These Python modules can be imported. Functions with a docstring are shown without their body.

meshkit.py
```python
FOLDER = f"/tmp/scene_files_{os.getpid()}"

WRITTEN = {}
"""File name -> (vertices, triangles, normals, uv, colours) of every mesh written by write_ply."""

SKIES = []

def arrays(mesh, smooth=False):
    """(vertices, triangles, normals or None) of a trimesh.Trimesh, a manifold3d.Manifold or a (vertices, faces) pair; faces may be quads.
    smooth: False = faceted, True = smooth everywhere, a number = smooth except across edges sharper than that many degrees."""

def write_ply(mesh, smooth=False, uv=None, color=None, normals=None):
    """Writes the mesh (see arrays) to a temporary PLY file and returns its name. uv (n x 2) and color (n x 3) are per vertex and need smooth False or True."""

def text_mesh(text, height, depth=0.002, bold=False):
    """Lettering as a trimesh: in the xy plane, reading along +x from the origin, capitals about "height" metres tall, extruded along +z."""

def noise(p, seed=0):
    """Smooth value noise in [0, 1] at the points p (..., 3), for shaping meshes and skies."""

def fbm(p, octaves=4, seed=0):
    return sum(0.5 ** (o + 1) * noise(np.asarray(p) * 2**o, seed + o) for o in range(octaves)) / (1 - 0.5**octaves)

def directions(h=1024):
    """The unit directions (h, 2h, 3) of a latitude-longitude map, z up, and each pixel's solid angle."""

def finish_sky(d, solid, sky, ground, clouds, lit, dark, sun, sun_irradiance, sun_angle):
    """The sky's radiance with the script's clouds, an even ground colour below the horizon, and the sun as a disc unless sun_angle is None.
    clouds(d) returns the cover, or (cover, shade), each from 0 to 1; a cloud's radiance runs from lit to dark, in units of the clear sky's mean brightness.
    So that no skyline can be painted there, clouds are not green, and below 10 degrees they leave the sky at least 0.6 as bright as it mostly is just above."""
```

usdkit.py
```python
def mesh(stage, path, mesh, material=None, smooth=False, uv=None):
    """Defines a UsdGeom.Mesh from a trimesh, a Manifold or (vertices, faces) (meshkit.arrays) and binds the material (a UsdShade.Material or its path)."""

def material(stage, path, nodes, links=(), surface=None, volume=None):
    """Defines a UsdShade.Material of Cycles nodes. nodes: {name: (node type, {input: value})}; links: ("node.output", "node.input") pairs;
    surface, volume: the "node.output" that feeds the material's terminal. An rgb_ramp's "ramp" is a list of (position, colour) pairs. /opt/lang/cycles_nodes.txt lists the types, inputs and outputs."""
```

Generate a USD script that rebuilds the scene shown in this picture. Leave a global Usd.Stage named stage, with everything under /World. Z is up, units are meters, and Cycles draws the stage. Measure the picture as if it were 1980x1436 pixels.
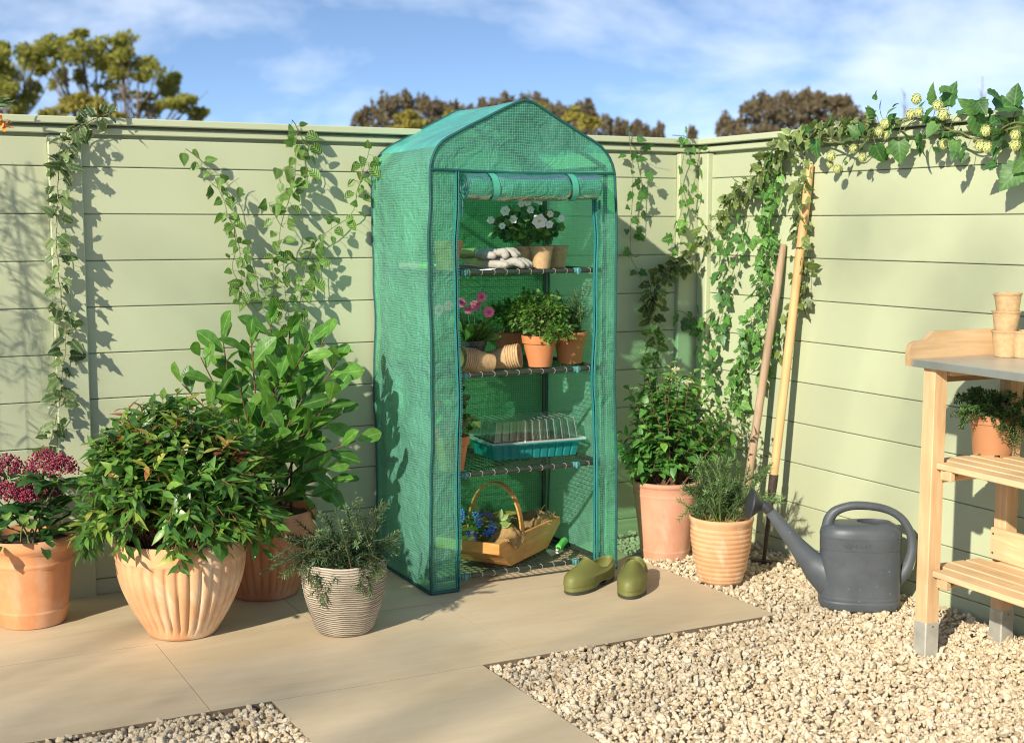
import math, random
import numpy as np, trimesh, usdkit, meshkit
import manifold3d as m3
from pxr import Usd, UsdGeom, UsdLux, UsdShade, Sdf, Gf, Vt

stage = Usd.Stage.CreateInMemory()
UsdGeom.SetStageUpAxis(stage, UsdGeom.Tokens.z)
UsdGeom.SetStageMetersPerUnit(stage, 1.0)
UsdGeom.Xform.Define(stage, '/World')
UsdGeom.Scope.Define(stage, '/World/Looks')
rng = np.random.default_rng(7)

# ------------------------------------------------------------------ camera, sky, sun
EXPOSURE = 0.67
CAM_H, CAM_PITCH, CAM_ROLL, CAM_YAW, FPX = 1.2029, 0.11062, 0.00127, 0.463297, 2549.02
SUN_AZ, SUN_EL = math.radians(33), math.radians(28)      # light travels towards +x (right) and +y (back), down
SUN_I, SKY_S = 1.12, 0.148
UP = np.array([0, 0, 1.0])
def rz(a):
    c, s = math.cos(a), math.sin(a)
    return np.array([[c, -s, 0], [s, c, 0], [0, 0, 1.0]])
_cp, _sp = math.cos(CAM_PITCH), math.sin(CAM_PITCH)
_r0, _f0 = np.array([1, 0, 0.0]), np.array([0, _cp, -_sp])
_u0 = np.cross(_r0, _f0)
_r1 = _r0 * math.cos(CAM_ROLL) + _u0 * math.sin(CAM_ROLL)
_u1 = -_r0 * math.sin(CAM_ROLL) + _u0 * math.cos(CAM_ROLL)
RY = rz(-CAM_YAW)
CR, CU, CF = RY @ _r1, RY @ _u1, RY @ _f0                 # camera right, up, forward in the world
EYE = np.array([0, 0, CAM_H])
VR = np.array([CR[0], CR[1], 0]); VR /= np.linalg.norm(VR)  # level right and level away, as seen by the photographer
VA = np.array([-VR[1], VR[0], 0])
cam = UsdGeom.Camera.Define(stage, '/World/camera')
cam.AddTransformOp().Set(Gf.Matrix4d(*[float(x) for x in (*CR, 0, *CU, 0, *(-CF), 0, *EYE, 1)]))
cam.CreateHorizontalApertureAttr(36.0)
cam.CreateVerticalApertureAttr(36.0 * 742 / 1024)
cam.CreateFocalLengthAttr(36.0 * FPX / 1980)
cam.CreateClippingRangeAttr(Gf.Vec2f(0.05, 2000))
cam.CreateFStopAttr(4.0)
cam.CreateFocusDistanceAttr(3.9)
cam.CreateExposureAttr(EXPOSURE)

to_sun = np.array([-math.cos(SUN_AZ) * math.cos(SUN_EL), -math.sin(SUN_AZ) * math.cos(SUN_EL), math.sin(SUN_EL)])
sun = UsdLux.DistantLight.Define(stage, '/World/sun')
_x = np.cross(UP, to_sun); _x /= np.linalg.norm(_x); _y = np.cross(to_sun, _x)
sun.AddTransformOp().Set(Gf.Matrix4d(*[float(x) for x in (*_x, 0, *_y, 0, *to_sun, 0, 0, 0, 0, 1)]))
sun.CreateIntensityAttr(SUN_I); sun.CreateAngleAttr(0.9); sun.CreateNormalizeAttr(True)
sun.CreateColorAttr(Gf.Vec3f(1.0, 0.92, 0.76))
dome = UsdLux.DomeLight.Define(stage, '/World/sky')
dome.GetPrim().SetCustomDataByKey('kind', 'structure')
sky = usdkit.material(stage, '/World/Looks/sky', {
    'sky': ('sky_texture', {'sky_type': 'single_scattering', 'sun_disc': False, 'sun_elevation': SUN_EL, 'sun_rotation': math.atan2(to_sun[0], to_sun[1]), 'altitude': 100.0, 'air_density': 1.0, 'aerosol_density': 0.45, 'ozone_density': 2.5}),
    'tc': ('texture_coordinate', {}), 'sat': ('hsv', {'saturation': 1.0, 'value': 0.92}),
    'map': ('mapping', {'scale': (3.0, 3.0, 7.0), 'location': (3.9, 2.2, 0.1), 'rotation': (0, 0, 0.85)}), 'high': ('mapping', {'scale': (1, 1, 1.9), 'location': (0, 0, 0.13)}),
    'n': ('noise_texture', {'scale': 1.5, 'detail': 7.0, 'roughness': 0.55, 'distortion': 0.25}),
    'r': ('rgb_ramp', {'ramp': [(0.0, (0, 0, 0)), (0.46, (0, 0, 0)), (0.60, (0.35, 0.35, 0.35)), (0.76, (0.66, 0.66, 0.66)), (1.0, (0.8, 0.8, 0.8))]}),
    'mix': ('mix', {'mix_type': 'mix', 'color2': (5.6, 5.9, 6.3)}),
    'bg': ('background_shader', {'strength': SKY_S})},
    [('tc.generated', 'high.vector'), ('high.vector', 'sky.vector'), ('tc.generated', 'map.vector'), ('map.vector', 'n.vector'), ('n.fac', 'r.fac'), ('r.color', 'mix.fac'), ('sky.color', 'sat.color'), ('sat.color', 'mix.color1'), ('mix.color', 'bg.color')], surface='bg.background')
UsdShade.MaterialBindingAPI.Apply(dome.GetPrim()).Bind(sky)

# ------------------------------------------------------------------ from the photograph to the ground, the fences and upright planes
def ray(px, py):
    return CF + CR * ((px - 990) / FPX) - CU * ((py - 718) / FPX)
def on_plane(px, py, P, n):
    d = ray(px, py)
    return EYE + d * ((np.asarray(P) - EYE) @ n / (d @ n))
def gnd(px, py, z=0.0):
    return on_plane(px, py, (0, 0, z), UP)
FENCE_Y = 4.3727                                            # face of the back fence's planks
RN = np.array([0.99959, 0.02866, 0]); RC = 3.13055           # right fence: RN . p = RC is its planks' face
RD = np.array([0.02866, -0.99959, 0])                       # along it, towards the photographer
CORNER = np.array([3.0064, FENCE_Y, 0])
def on_back(px, py, off=0.0):
    return on_plane(px, py, (0, FENCE_Y - off, 0), np.array([0, 1.0, 0]))
def on_right(px, py, off=0.0):
    return on_plane(px, py, RN * (RC - off), RN)
def on_face(px, py, P):
    return on_plane(px, py, P, VA)
def unit(v):
    v = np.asarray(v, float)
    return v / max(np.linalg.norm(v), 1e-12)

# ------------------------------------------------------------------ prims
LOC, COUNT = {}, {}
def numbered(parent, name):
    k = COUNT.get((parent, name), 0); COUNT[(parent, name)] = k + 1
    return f'{parent}/{name}' + (f'_{k:03d}' if k else '')
def say(prim, label=None, category=None, group=None, kind=None):
    for k, v in (('label', label), ('category', category), ('group', group), ('kind', kind)):
        if v: prim.SetCustomDataByKey(k, v)
def thing(name, label=None, category=None, loc=(0, 0, 0), rot=0.0, group=None, kind=None):
    path = numbered('/World', name)
    x = UsdGeom.Xform.Define(stage, path)
    x.AddTranslateOp().Set(Gf.Vec3d(*map(float, loc)))
    if rot: x.AddRotateZOp().Set(math.degrees(rot))
    LOC[path] = (np.asarray(loc, float), rot)
    say(x.GetPrim(), label, category, group, kind)
    return path
def root_of(path):
    return '/'.join(path.split('/')[:3])
def part(parent, name, mesh, mat, smooth=30, uv=None, label=None, kind=None, local=True):
    """One Mesh under parent (a thing, or a part of it). local: the points are in the thing's own frame, else in the world's."""
    v, f, n = meshkit.arrays(mesh, smooth)
    if not local:
        loc, rot = LOC[root_of(parent)]
        v = (v - loc) @ rz(rot)
        if n is not None: n = n @ rz(rot)
    path = numbered(parent, name)
    m = UsdGeom.Mesh.Define(stage, path)
    m.CreatePointsAttr(Vt.Vec3fArray.FromNumpy(np.ascontiguousarray(v, np.float32)))
    m.CreateFaceVertexCountsAttr(Vt.IntArray.FromNumpy(np.full(len(f), 3, np.int32)))
    m.CreateFaceVertexIndicesAttr(Vt.IntArray.FromNumpy(np.ascontiguousarray(f, np.int32).ravel()))
    m.CreateSubdivisionSchemeAttr('none')
    if n is not None:
        m.CreateNormalsAttr(Vt.Vec3fArray.FromNumpy(np.ascontiguousarray(n, np.float32))); m.SetNormalsInterpolation('vertex')
    if uv is not None:
        UsdGeom.PrimvarsAPI(m).CreatePrimvar('st', Sdf.ValueTypeNames.TexCoord2fArray, 'vertex').Set(Vt.Vec2fArray.FromNumpy(np.ascontiguousarray(uv, np.float32)))
    UsdShade.MaterialBindingAPI.Apply(m.GetPrim()).Bind(mat)
    say(m.GetPrim(), label, kind=kind)
    return path
def single(name, mesh, mat, label, category=None, group=None, kind=None, smooth=30, uv=None):
    LOC['/World'] = (np.zeros(3), 0.0)
    p = part('/World', name, mesh, mat, smooth, uv)
    say(stage.GetPrimAtPath(p), label, category, group, kind)
    return p
def copy_of(source, label, loc, rot=0.0, group=None, category=None, matrix=None):
    """A further copy of a thing with its parts."""
    name = source.split('/')[-1]
    if name[-4:-3] == '_' and name[-3:].isdigit(): name = name[:-4]
    path = numbered('/World', name)
    x = UsdGeom.Xform.Define(stage, path)
    x.GetPrim().GetReferences().AddInternalReference(source)
    x.ClearXformOpOrder()
    if matrix is not None:
        x.AddTransformOp(opSuffix='place').Set(matrix)
    else:
        x.AddTranslateOp(opSuffix='place').Set(Gf.Vec3d(*map(float, loc)))
        if rot: x.AddRotateZOp(opSuffix='turn').Set(math.degrees(rot))
    x.GetPrim().SetInstanceable(True)
    LOC[path] = (np.asarray(loc, float), rot)
    say(x.GetPrim(), label, category, group)
    return path

# ------------------------------------------------------------------ shapes
class MB:
    def __init__(s): s.v, s.f, s.u, s.n = [], [], [], 0
    def add(s, v, f, uv=None):
        v, f = np.asarray(v, float), np.asarray(f, int)
        if len(f) and f.shape[1] == 4: f = np.vstack([f[:, [0, 1, 2]], f[:, [0, 2, 3]]])
        s.v.append(v); s.f.append(f + s.n); s.n += len(v)
        if uv is not None: s.u.append(np.asarray(uv, float))
        return s
    def tm(s, m):
        if isinstance(m, tuple): return s.add(*m)
        return s.add(m.vertices, m.faces)
    def get(s): return (np.vstack(s.v), np.vstack(s.f))
    def uv(s): return np.vstack(s.u)
def cat(*ms):
    b = MB()
    for m in ms: b.tm(m)
    return b.get()
def moved(m, loc=(0, 0, 0), R=None):
    v, f = (m if isinstance(m, tuple) else (m.vertices, m.faces))
    v = np.asarray(v, float)
    if R is not None: v = v @ np.asarray(R).T
    return (v + np.asarray(loc), f)
def hull(points):
    mm = m3.Manifold.hull_points(np.asarray(points, float)).to_mesh()
    return (np.array(mm.vert_properties[:, :3], float), np.array(mm.tri_verts))
def bbox(lo, hi, bev=0.003):
    """A box with chamfered edges between two corners."""
    lo, hi = np.minimum(lo, hi).astype(float), np.maximum(lo, hi).astype(float)
    b = min(bev, 0.45 * (hi - lo).min())
    if b <= 0: return (trimesh.creation.box(bounds=[lo, hi]).vertices, trimesh.creation.box(bounds=[lo, hi]).faces)
    pts = []
    for i in range(8):
        s = np.array([i & 1, i >> 1 & 1, i >> 2 & 1])
        for k in range(3):
            d = np.full(3, b); d[k] = 0
            pts.append(np.where(s, hi - d, lo + d))
    return hull(pts)
def frame_along(d, up=UP):
    d = unit(d)
    if abs(d @ up) > 0.98: up = np.array([1.0, 0, 0]) if abs(d[0]) < 0.9 else np.array([0, 1.0, 0])
    s = unit(np.cross(up, d)); return d, s, np.cross(d, s)
def tube(path, r, n=8, cap=True, flat=1.0):
    """A tube along points; r is one radius or one per point; flat squeezes it across."""
    P = np.asarray(path, float); k = len(P); r = np.broadcast_to(np.asarray(r, float), (k,))
    T = np.gradient(P, axis=0); T /= np.maximum(np.linalg.norm(T, axis=1, keepdims=True), 1e-12)
    _, s, u = frame_along(T[0]); S, Uu = [s], [u]
    for i in range(1, k):
        s = unit(s - T[i] * (s @ T[i])); S.append(s); Uu.append(np.cross(T[i], s))
    a = np.linspace(0, 2 * np.pi, n, endpoint=False)
    S, Uu = np.array(S), np.array(Uu)
    v = (P[:, None] + r[:, None, None] * (np.cos(a)[None, :, None] * S[:, None] + flat * np.sin(a)[None, :, None] * Uu[:, None])).reshape(-1, 3)
    i, j = np.meshgrid(np.arange(k - 1), np.arange(n), indexing='ij'); j2 = (j + 1) % n
    f = np.stack([i * n + j, i * n + j2, (i + 1) * n + j2, (i + 1) * n + j], -1).reshape(-1, 4)
    f = np.vstack([f[:, [0, 1, 2]], f[:, [0, 2, 3]]])
    if cap:
        v = np.vstack([v, P[0], P[-1]]); c0, c1 = len(v) - 2, len(v) - 1; q = np.arange(n); q2 = (q + 1) % n
        f = np.vstack([f, np.stack([np.full(n, c0), q2, q], 1), np.stack([np.full(n, c1), (k - 1) * n + q, (k - 1) * n + q2], 1)])
    return (v, f)
def bez(p0, p1, p2, p3, n=12):
    t = np.linspace(0, 1, n)[:, None]
    return (1 - t) ** 3 * np.asarray(p0) + 3 * (1 - t) ** 2 * t * np.asarray(p1) + 3 * (1 - t) * t ** 2 * np.asarray(p2) + t ** 3 * np.asarray(p3)
def smooth_path(pts, n=40):
    """A smooth curve through points (Catmull-Rom), evenly sampled."""
    P = np.asarray(pts, float)
    if len(P) == 2: return P[0] + (P[1] - P[0]) * np.linspace(0, 1, n)[:, None]
    Q = np.vstack([2 * P[0] - P[1], P, 2 * P[-1] - P[-2]]); out = []
    for i in range(1, len(Q) - 2):
        t = np.linspace(0, 1, 14, endpoint=False)[:, None]; a, b, c, d = Q[i - 1:i + 3]
        out.append(0.5 * (2 * b + (c - a) * t + (2 * a - 5 * b + 4 * c - d) * t ** 2 + (3 * b - a - 3 * c + d) * t ** 3))
    out = np.vstack(out + [P[-1:]]); L = np.r_[0, np.cumsum(np.linalg.norm(np.diff(out, axis=0), axis=1))]
    s = np.linspace(0, L[-1], n)
    return np.stack([np.interp(s, L, out[:, k]) for k in range(3)], 1)
def lathe(profile, n=64, mod=None):
    """Turns (r, z) pairs about z. mod(theta, z, r) -> r."""
    pr = np.asarray(profile, float); a = np.linspace(0, 2 * np.pi, n, endpoint=False); k = len(pr)
    R = np.repeat(pr[:, :1], n, 1); A = np.repeat(a[None], k, 0); Z = np.repeat(pr[:, 1:], n, 1)
    if mod is not None: R = mod(A, Z, R)
    v = np.stack([R * np.cos(A), R * np.sin(A), Z], -1).reshape(-1, 3)
    i, j = np.meshgrid(np.arange(k - 1), np.arange(n), indexing='ij'); j2 = (j + 1) % n
    f = np.stack([i * n + j, i * n + j2, (i + 1) * n + j2, (i + 1) * n + j], -1).reshape(-1, 4)
    f = np.vstack([f[:, [0, 1, 2]], f[:, [0, 2, 3]]])
    q = np.arange(n); q2 = (q + 1) % n
    v = np.vstack([v, [0, 0, pr[0, 1]], [0, 0, pr[-1, 1]]]); c0, c1 = len(v) - 2, len(v) - 1
    f = np.vstack([f, np.stack([np.full(n, c0), q2, q], 1), np.stack([np.full(n, c1), (k - 1) * n + q, (k - 1) * n + q2], 1)])
    return (v, f)
def grid(P, uv=None, flip=False):
    """A sheet from an (a, b, 3) array of points."""
    a, b = P.shape[:2]
    i, j = np.meshgrid(np.arange(a - 1), np.arange(b - 1), indexing='ij')
    f = np.stack([i * b + j, (i + 1) * b + j, (i + 1) * b + j + 1, i * b + j + 1], -1).reshape(-1, 4)
    if flip: f = f[:, ::-1]
    return P.reshape(-1, 3), np.vstack([f[:, [0, 1, 2]], f[:, [0, 2, 3]]])

# ------------------------------------------------------------------ materials
def M(name, nodes, links, surface='p.BSDF'):
    return usdkit.material(stage, f'/World/Looks/{name}', nodes, links, surface=surface)
def plain(name, col, rough=0.5, metallic=0.0, spec=0.5, var=0.12, scale=40.0, bump=0.0, bscale=300.0, coat=0.0, dist=0.002):
    """One colour with a little unevenness, and fine relief."""
    c = np.asarray(col)
    nodes = {'tc': ('texture_coordinate', {}), 'n': ('noise_texture', {'scale': scale, 'detail': 4.0}),
             'r': ('rgb_ramp', {'ramp': [(0.25, tuple(c * (1 - var))), (0.75, tuple(np.minimum(c * (1 + var), 1)))]}),
             'p': ('principled_bsdf', {'roughness': rough, 'metallic': metallic, 'specular_ior_level': spec, 'coat_weight': coat})}
    links = [('tc.object', 'n.vector'), ('n.fac', 'r.fac'), ('r.color', 'p.base_color')]
    if bump:
        nodes['n2'] = ('noise_texture', {'scale': bscale, 'detail': 3.0}); nodes['b'] = ('bump', {'strength': bump, 'distance': dist})
        links += [('tc.object', 'n2.vector'), ('n2.fac', 'b.height'), ('b.normal', 'p.normal')]
    return M(name, nodes, links)
def leafmat(name, stops, vein=(0.25, 0.4, 0.12), midrib=0.6, side=0.25, nv=7.0, slope=6.0, rough=0.38, transl=0.28, back=None, sharp=3.0, edge=None):
    """Leaves: the whole part of the second texture coordinate picks the tone, the rest runs along the leaf."""
    nodes = {
        'tc': ('texture_coordinate', {}), 's': ('separate_xyz', {}),
        'fl': ('math', {'math_type': 'floor'}), 'k': ('math', {'math_type': 'multiply', 'value2': 1 / 15.0}), 'v': ('math', {'math_type': 'fraction'}),
        'tone': ('rgb_ramp', {'ramp': stops}),
        'd0': ('math', {'math_type': 'subtract', 'value2': 0.5}), 'd': ('math', {'math_type': 'absolute'}),
        'mid': ('map_range', {'from_min': 0.015, 'from_max': 0.05, 'to_min': midrib, 'to_max': 0.0, 'clamp': True}),
        'a': ('math', {'math_type': 'multiply', 'value2': nv}), 'b': ('math', {'math_type': 'multiply', 'value2': slope}),
        'ab': ('math', {'math_type': 'subtract'}), 'tw': ('math', {'math_type': 'multiply', 'value2': 6.2832}), 'si': ('math', {'math_type': 'sine'}),
        'sm': ('map_range', {'from_min': 1 - 2 / sharp, 'from_max': 1.0, 'to_min': 0.0, 'to_max': side, 'clamp': True}),
        'mx': ('math', {'math_type': 'maximum'}),
        'mixv': ('mix', {'color2': vein}),
        'n': ('noise_texture', {'scale': 45.0, 'detail': 2.0}), 'nr': ('map_range', {'from_min': 0.3, 'from_max': 0.7, 'to_min': 0.75, 'to_max': 1.25}),
        'g': ('geometry', {}), 'mul': ('mix', {'mix_type': 'multiply', 'fac': 1.0}),
        'tm': ('mix', {'mix_type': 'multiply', 'fac': 1.0, 'color2': (1.5, 1.6, 0.7)}),
        'p': ('principled_bsdf', {'roughness': rough, 'specular_ior_level': 0.45}), 't': ('translucent_bsdf', {}), 'mc': ('mix_closure', {'fac': transl}),
        'bu': ('bump', {'strength': 0.35, 'distance': 0.002})}
    links = [('tc.UV', 's.vector'), ('s.y', 'fl.value1'), ('fl.value', 'k.value1'), ('s.y', 'v.value1'), ('k.value', 'tone.fac'),
             ('s.x', 'd0.value1'), ('d0.value', 'd.value1'), ('d.value', 'mid.value'), ('v.value', 'a.value1'), ('d.value', 'b.value1'),
             ('a.value', 'ab.value1'), ('b.value', 'ab.value2'), ('ab.value', 'tw.value1'), ('tw.value', 'si.value1'), ('si.value', 'sm.value'),
             ('mid.result', 'mx.value1'), ('sm.result', 'mx.value2'), ('mx.value', 'mixv.fac'), ('tone.color', 'mixv.color1'),
             ('g.position', 'n.vector'), ('n.fac', 'nr.value'), ('mixv.color', 'mul.color1'), ('nr.result', 'mul.color2'),
             ('mul.color', 'p.base_color'), ('mul.color', 'tm.color1'), ('tm.color', 't.color'), ('mx.value', 'bu.height'), ('bu.normal', 'p.normal'),
             ('p.BSDF', 'mc.closure1'), ('t.BSDF', 'mc.closure2')]
    if edge is not None:
        nodes['er'] = ('map_range', {'from_min': 0.26, 'from_max': 0.42, 'to_min': 0.0, 'to_max': 0.85, 'clamp': True}); nodes['em'] = ('mix', {'color2': edge})
        nodes['ne'] = ('noise_texture', {'scale': 90.0, 'detail': 2.0}); nodes['ea'] = ('math', {'math_type': 'multiply_add', 'value2': 0.35}); 
        links = [l for l in links if l != ('mixv.color', 'mul.color1')] + [('g.position', 'ne.vector'), ('ne.fac', 'ea.value1'), ('d.value', 'ea.value3'), ('ea.value', 'er.value'), ('er.result', 'em.fac'), ('mixv.color', 'em.color1'), ('em.color', 'mul.color1')]
        nodes['er'][1].update(from_min=0.40, from_max=0.55)
    return M(name, nodes, links, 'mc.closure')
def terracotta(name, c1, c2, white=(0.62, 0.5, 0.38), amount=0.5, rough=0.8):
    return M(name, {'tc': ('texture_coordinate', {}), 'n': ('noise_texture', {'scale': 9.0, 'detail': 5.0, 'roughness': 0.6}), 'r': ('rgb_ramp', {'ramp': [(0.3, c1), (0.7, c2)]}),
                    'map': ('mapping', {'scale': (1, 1, 0.5)}), 'n2': ('noise_texture', {'scale': 7.0, 'detail': 6.0, 'roughness': 0.62, 'distortion': 0.6}), 'r2': ('rgb_ramp', {'ramp': [(0.50, (0, 0, 0)), (0.66, (amount, amount, amount))]}),
                    'mix': ('mix', {'color2': white}), 'n3': ('noise_texture', {'scale': 260.0, 'detail': 3.0}), 'b': ('bump', {'strength': 0.25, 'distance': 0.002}),
                    'p': ('principled_bsdf', {'roughness': rough, 'specular_ior_level': 0.25})},
             [('tc.object', 'n.vector'), ('n.fac', 'r.fac'), ('tc.object', 'map.vector'), ('map.vector', 'n2.vector'), ('n2.fac', 'r2.fac'), ('r.color', 'mix.color1'), ('r2.color', 'mix.fac'),
              ('mix.color', 'p.base_color'), ('tc.object', 'n3.vector'), ('n3.fac', 'b.height'), ('b.normal', 'p.normal')])
def wood(name, c1, c2, scale=(60, 60, 4), rough=0.6, mapped='object'):
    return M(name, {'tc': ('texture_coordinate', {}), 'map': ('mapping', {'scale': scale}), 'n': ('noise_texture', {'scale': 1.0, 'detail': 4.0, 'roughness': 0.6, 'distortion': 0.8}),
                    'r': ('rgb_ramp', {'ramp': [(0.3, c1), (0.5, tuple((np.array(c1) + np.array(c2)) / 2)), (0.7, c2)]}), 'b': ('bump', {'strength': 0.15, 'distance': 0.001}),
                    'n2': ('noise_texture', {'scale': 6.0, 'detail': 2.0}), 'r2': ('map_range', {'from_min': 0.3, 'from_max': 0.7, 'to_min': 0.85, 'to_max': 1.12}), 'mul': ('mix', {'mix_type': 'multiply', 'fac': 1.0}),
                    'p': ('principled_bsdf', {'roughness': rough, 'specular_ior_level': 0.35})},
             [(f'tc.{mapped}', 'map.vector'), ('map.vector', 'n.vector'), ('n.fac', 'r.fac'), ('tc.object', 'n2.vector'), ('n2.fac', 'r2.value'), ('r.color', 'mul.color1'), ('r2.result', 'mul.color2'), ('mul.color', 'p.base_color'), ('n.fac', 'b.height'), ('b.normal', 'p.normal')])
MAT = {}

# ================================================================== ground, paving, gravel
MAT['earth'] = plain('earth', (0.16, 0.14, 0.09), 0.95, var=0.3, scale=2.0)
MAT['sand'] = plain('sand', (0.42, 0.33, 0.22), 0.95, var=0.25, scale=30.0, bump=0.6, bscale=150.0)
MAT['gravel'] = M('gravel', {'oi': ('object_info', {}), 'r': ('rgb_ramp', {'ramp': [(0.0, (0.46, 0.34, 0.20)), (0.12, (0.64, 0.51, 0.34)), (0.5, (0.74, 0.61, 0.43)), (0.85, (0.81, 0.70, 0.53)), (0.97, (0.76, 0.66, 0.50)), (1.0, (0.40, 0.32, 0.23))]}),
    'tc': ('texture_coordinate', {}), 'n': ('noise_texture', {'scale': 2.2, 'detail': 5.0, 'roughness': 0.65}), 'nr': ('map_range', {'from_min': 0.3, 'from_max': 0.7, 'to_min': 0.82, 'to_max': 1.12}), 'mul': ('mix', {'mix_type': 'multiply', 'fac': 1.0}),
    'b': ('bump', {'strength': 0.5, 'distance': 0.1}), 'p': ('principled_bsdf', {'roughness': 0.9, 'specular_ior_level': 0.2})},
    [('oi.random', 'r.fac'), ('tc.object', 'n.vector'), ('n.fac', 'nr.value'), ('r.color', 'mul.color1'), ('nr.result', 'mul.color2'), ('mul.color', 'p.base_color'), ('n.fac', 'b.height'), ('b.normal', 'p.normal')])
SLAB_YAW = 0.0217
MAT['slab'] = M('slab', {'g': ('geometry', {}), 'map': ('mapping', {'rotation': (0, 0, -SLAB_YAW), 'scale': (0.9, 2.6, 1)}), 'n': ('noise_texture', {'scale': 1.6, 'detail': 7.0, 'roughness': 0.6, 'distortion': 0.8}),
    'r': ('rgb_ramp', {'ramp': [(0.28, (0.475, 0.372, 0.238)), (0.5, (0.53, 0.425, 0.285)), (0.72, (0.585, 0.480, 0.335))]}),
    'map2': ('mapping', {'scale': (4, 30, 1), 'rotation': (0, 0, -0.3)}), 'n2': ('noise_texture', {'scale': 1.5, 'detail': 8.0, 'roughness': 0.7, 'distortion': 1.2}), 'r2': ('map_range', {'from_min': 0.3, 'from_max': 0.7, 'to_min': 0.95, 'to_max': 1.05}),
    'mul': ('mix', {'mix_type': 'multiply', 'fac': 1.0}), 'n3': ('noise_texture', {'scale': 170.0, 'detail': 3.0}), 'r3': ('rgb_ramp', {'ramp': [(0.66, (0, 0, 0)), (0.74, (0.35, 0.35, 0.35))]}), 'sp': ('mix', {'color2': (0.24, 0.17, 0.10)}),
    'b': ('bump', {'strength': 0.12, 'distance': 0.003}), 'p': ('principled_bsdf', {'roughness': 0.55, 'specular_ior_level': 0.3})},
    [('g.position', 'map.vector'), ('map.vector', 'n.vector'), ('n.fac', 'r.fac'), ('g.position', 'map2.vector'), ('map2.vector', 'n2.vector'), ('n2.fac', 'r2.value'), ('r.color', 'mul.color1'), ('r2.result', 'mul.color2'),
     ('g.position', 'n3.vector'), ('n3.fac', 'r3.fac'), ('r3.color', 'sp.fac'), ('mul.color', 'sp.color1'), ('sp.color', 'p.base_color'), ('n2.fac', 'b.height'), ('b.normal', 'p.normal')])
MAT['slab_edge'] = plain('slab_edge', (0.17, 0.125, 0.08), 0.85, var=0.2, scale=30.0)

single('ground', (np.array([[-300, -300, -0.06], [300, -300, -0.06], [300, 300, -0.06], [-300, 300, -0.06]]), np.array([[0, 1, 2], [0, 2, 3]])), MAT['earth'],
       'brown earth under the garden and beyond the fence', kind='structure', smooth=False)
xs, ys = np.linspace(-1.6, 3.1, 48), np.linspace(1.3, 4.39, 40)
X, Y = np.meshgrid(xs, ys, indexing='ij')
single('gravel_bed', grid(np.stack([X, Y, -0.030 + 0.008 * meshkit.fbm(np.stack([X * 6, Y * 6, X * 0], -1), 3)], -1)), MAT['sand'], 'sandy bed under the gravel', kind='structure', smooth=True)

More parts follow.
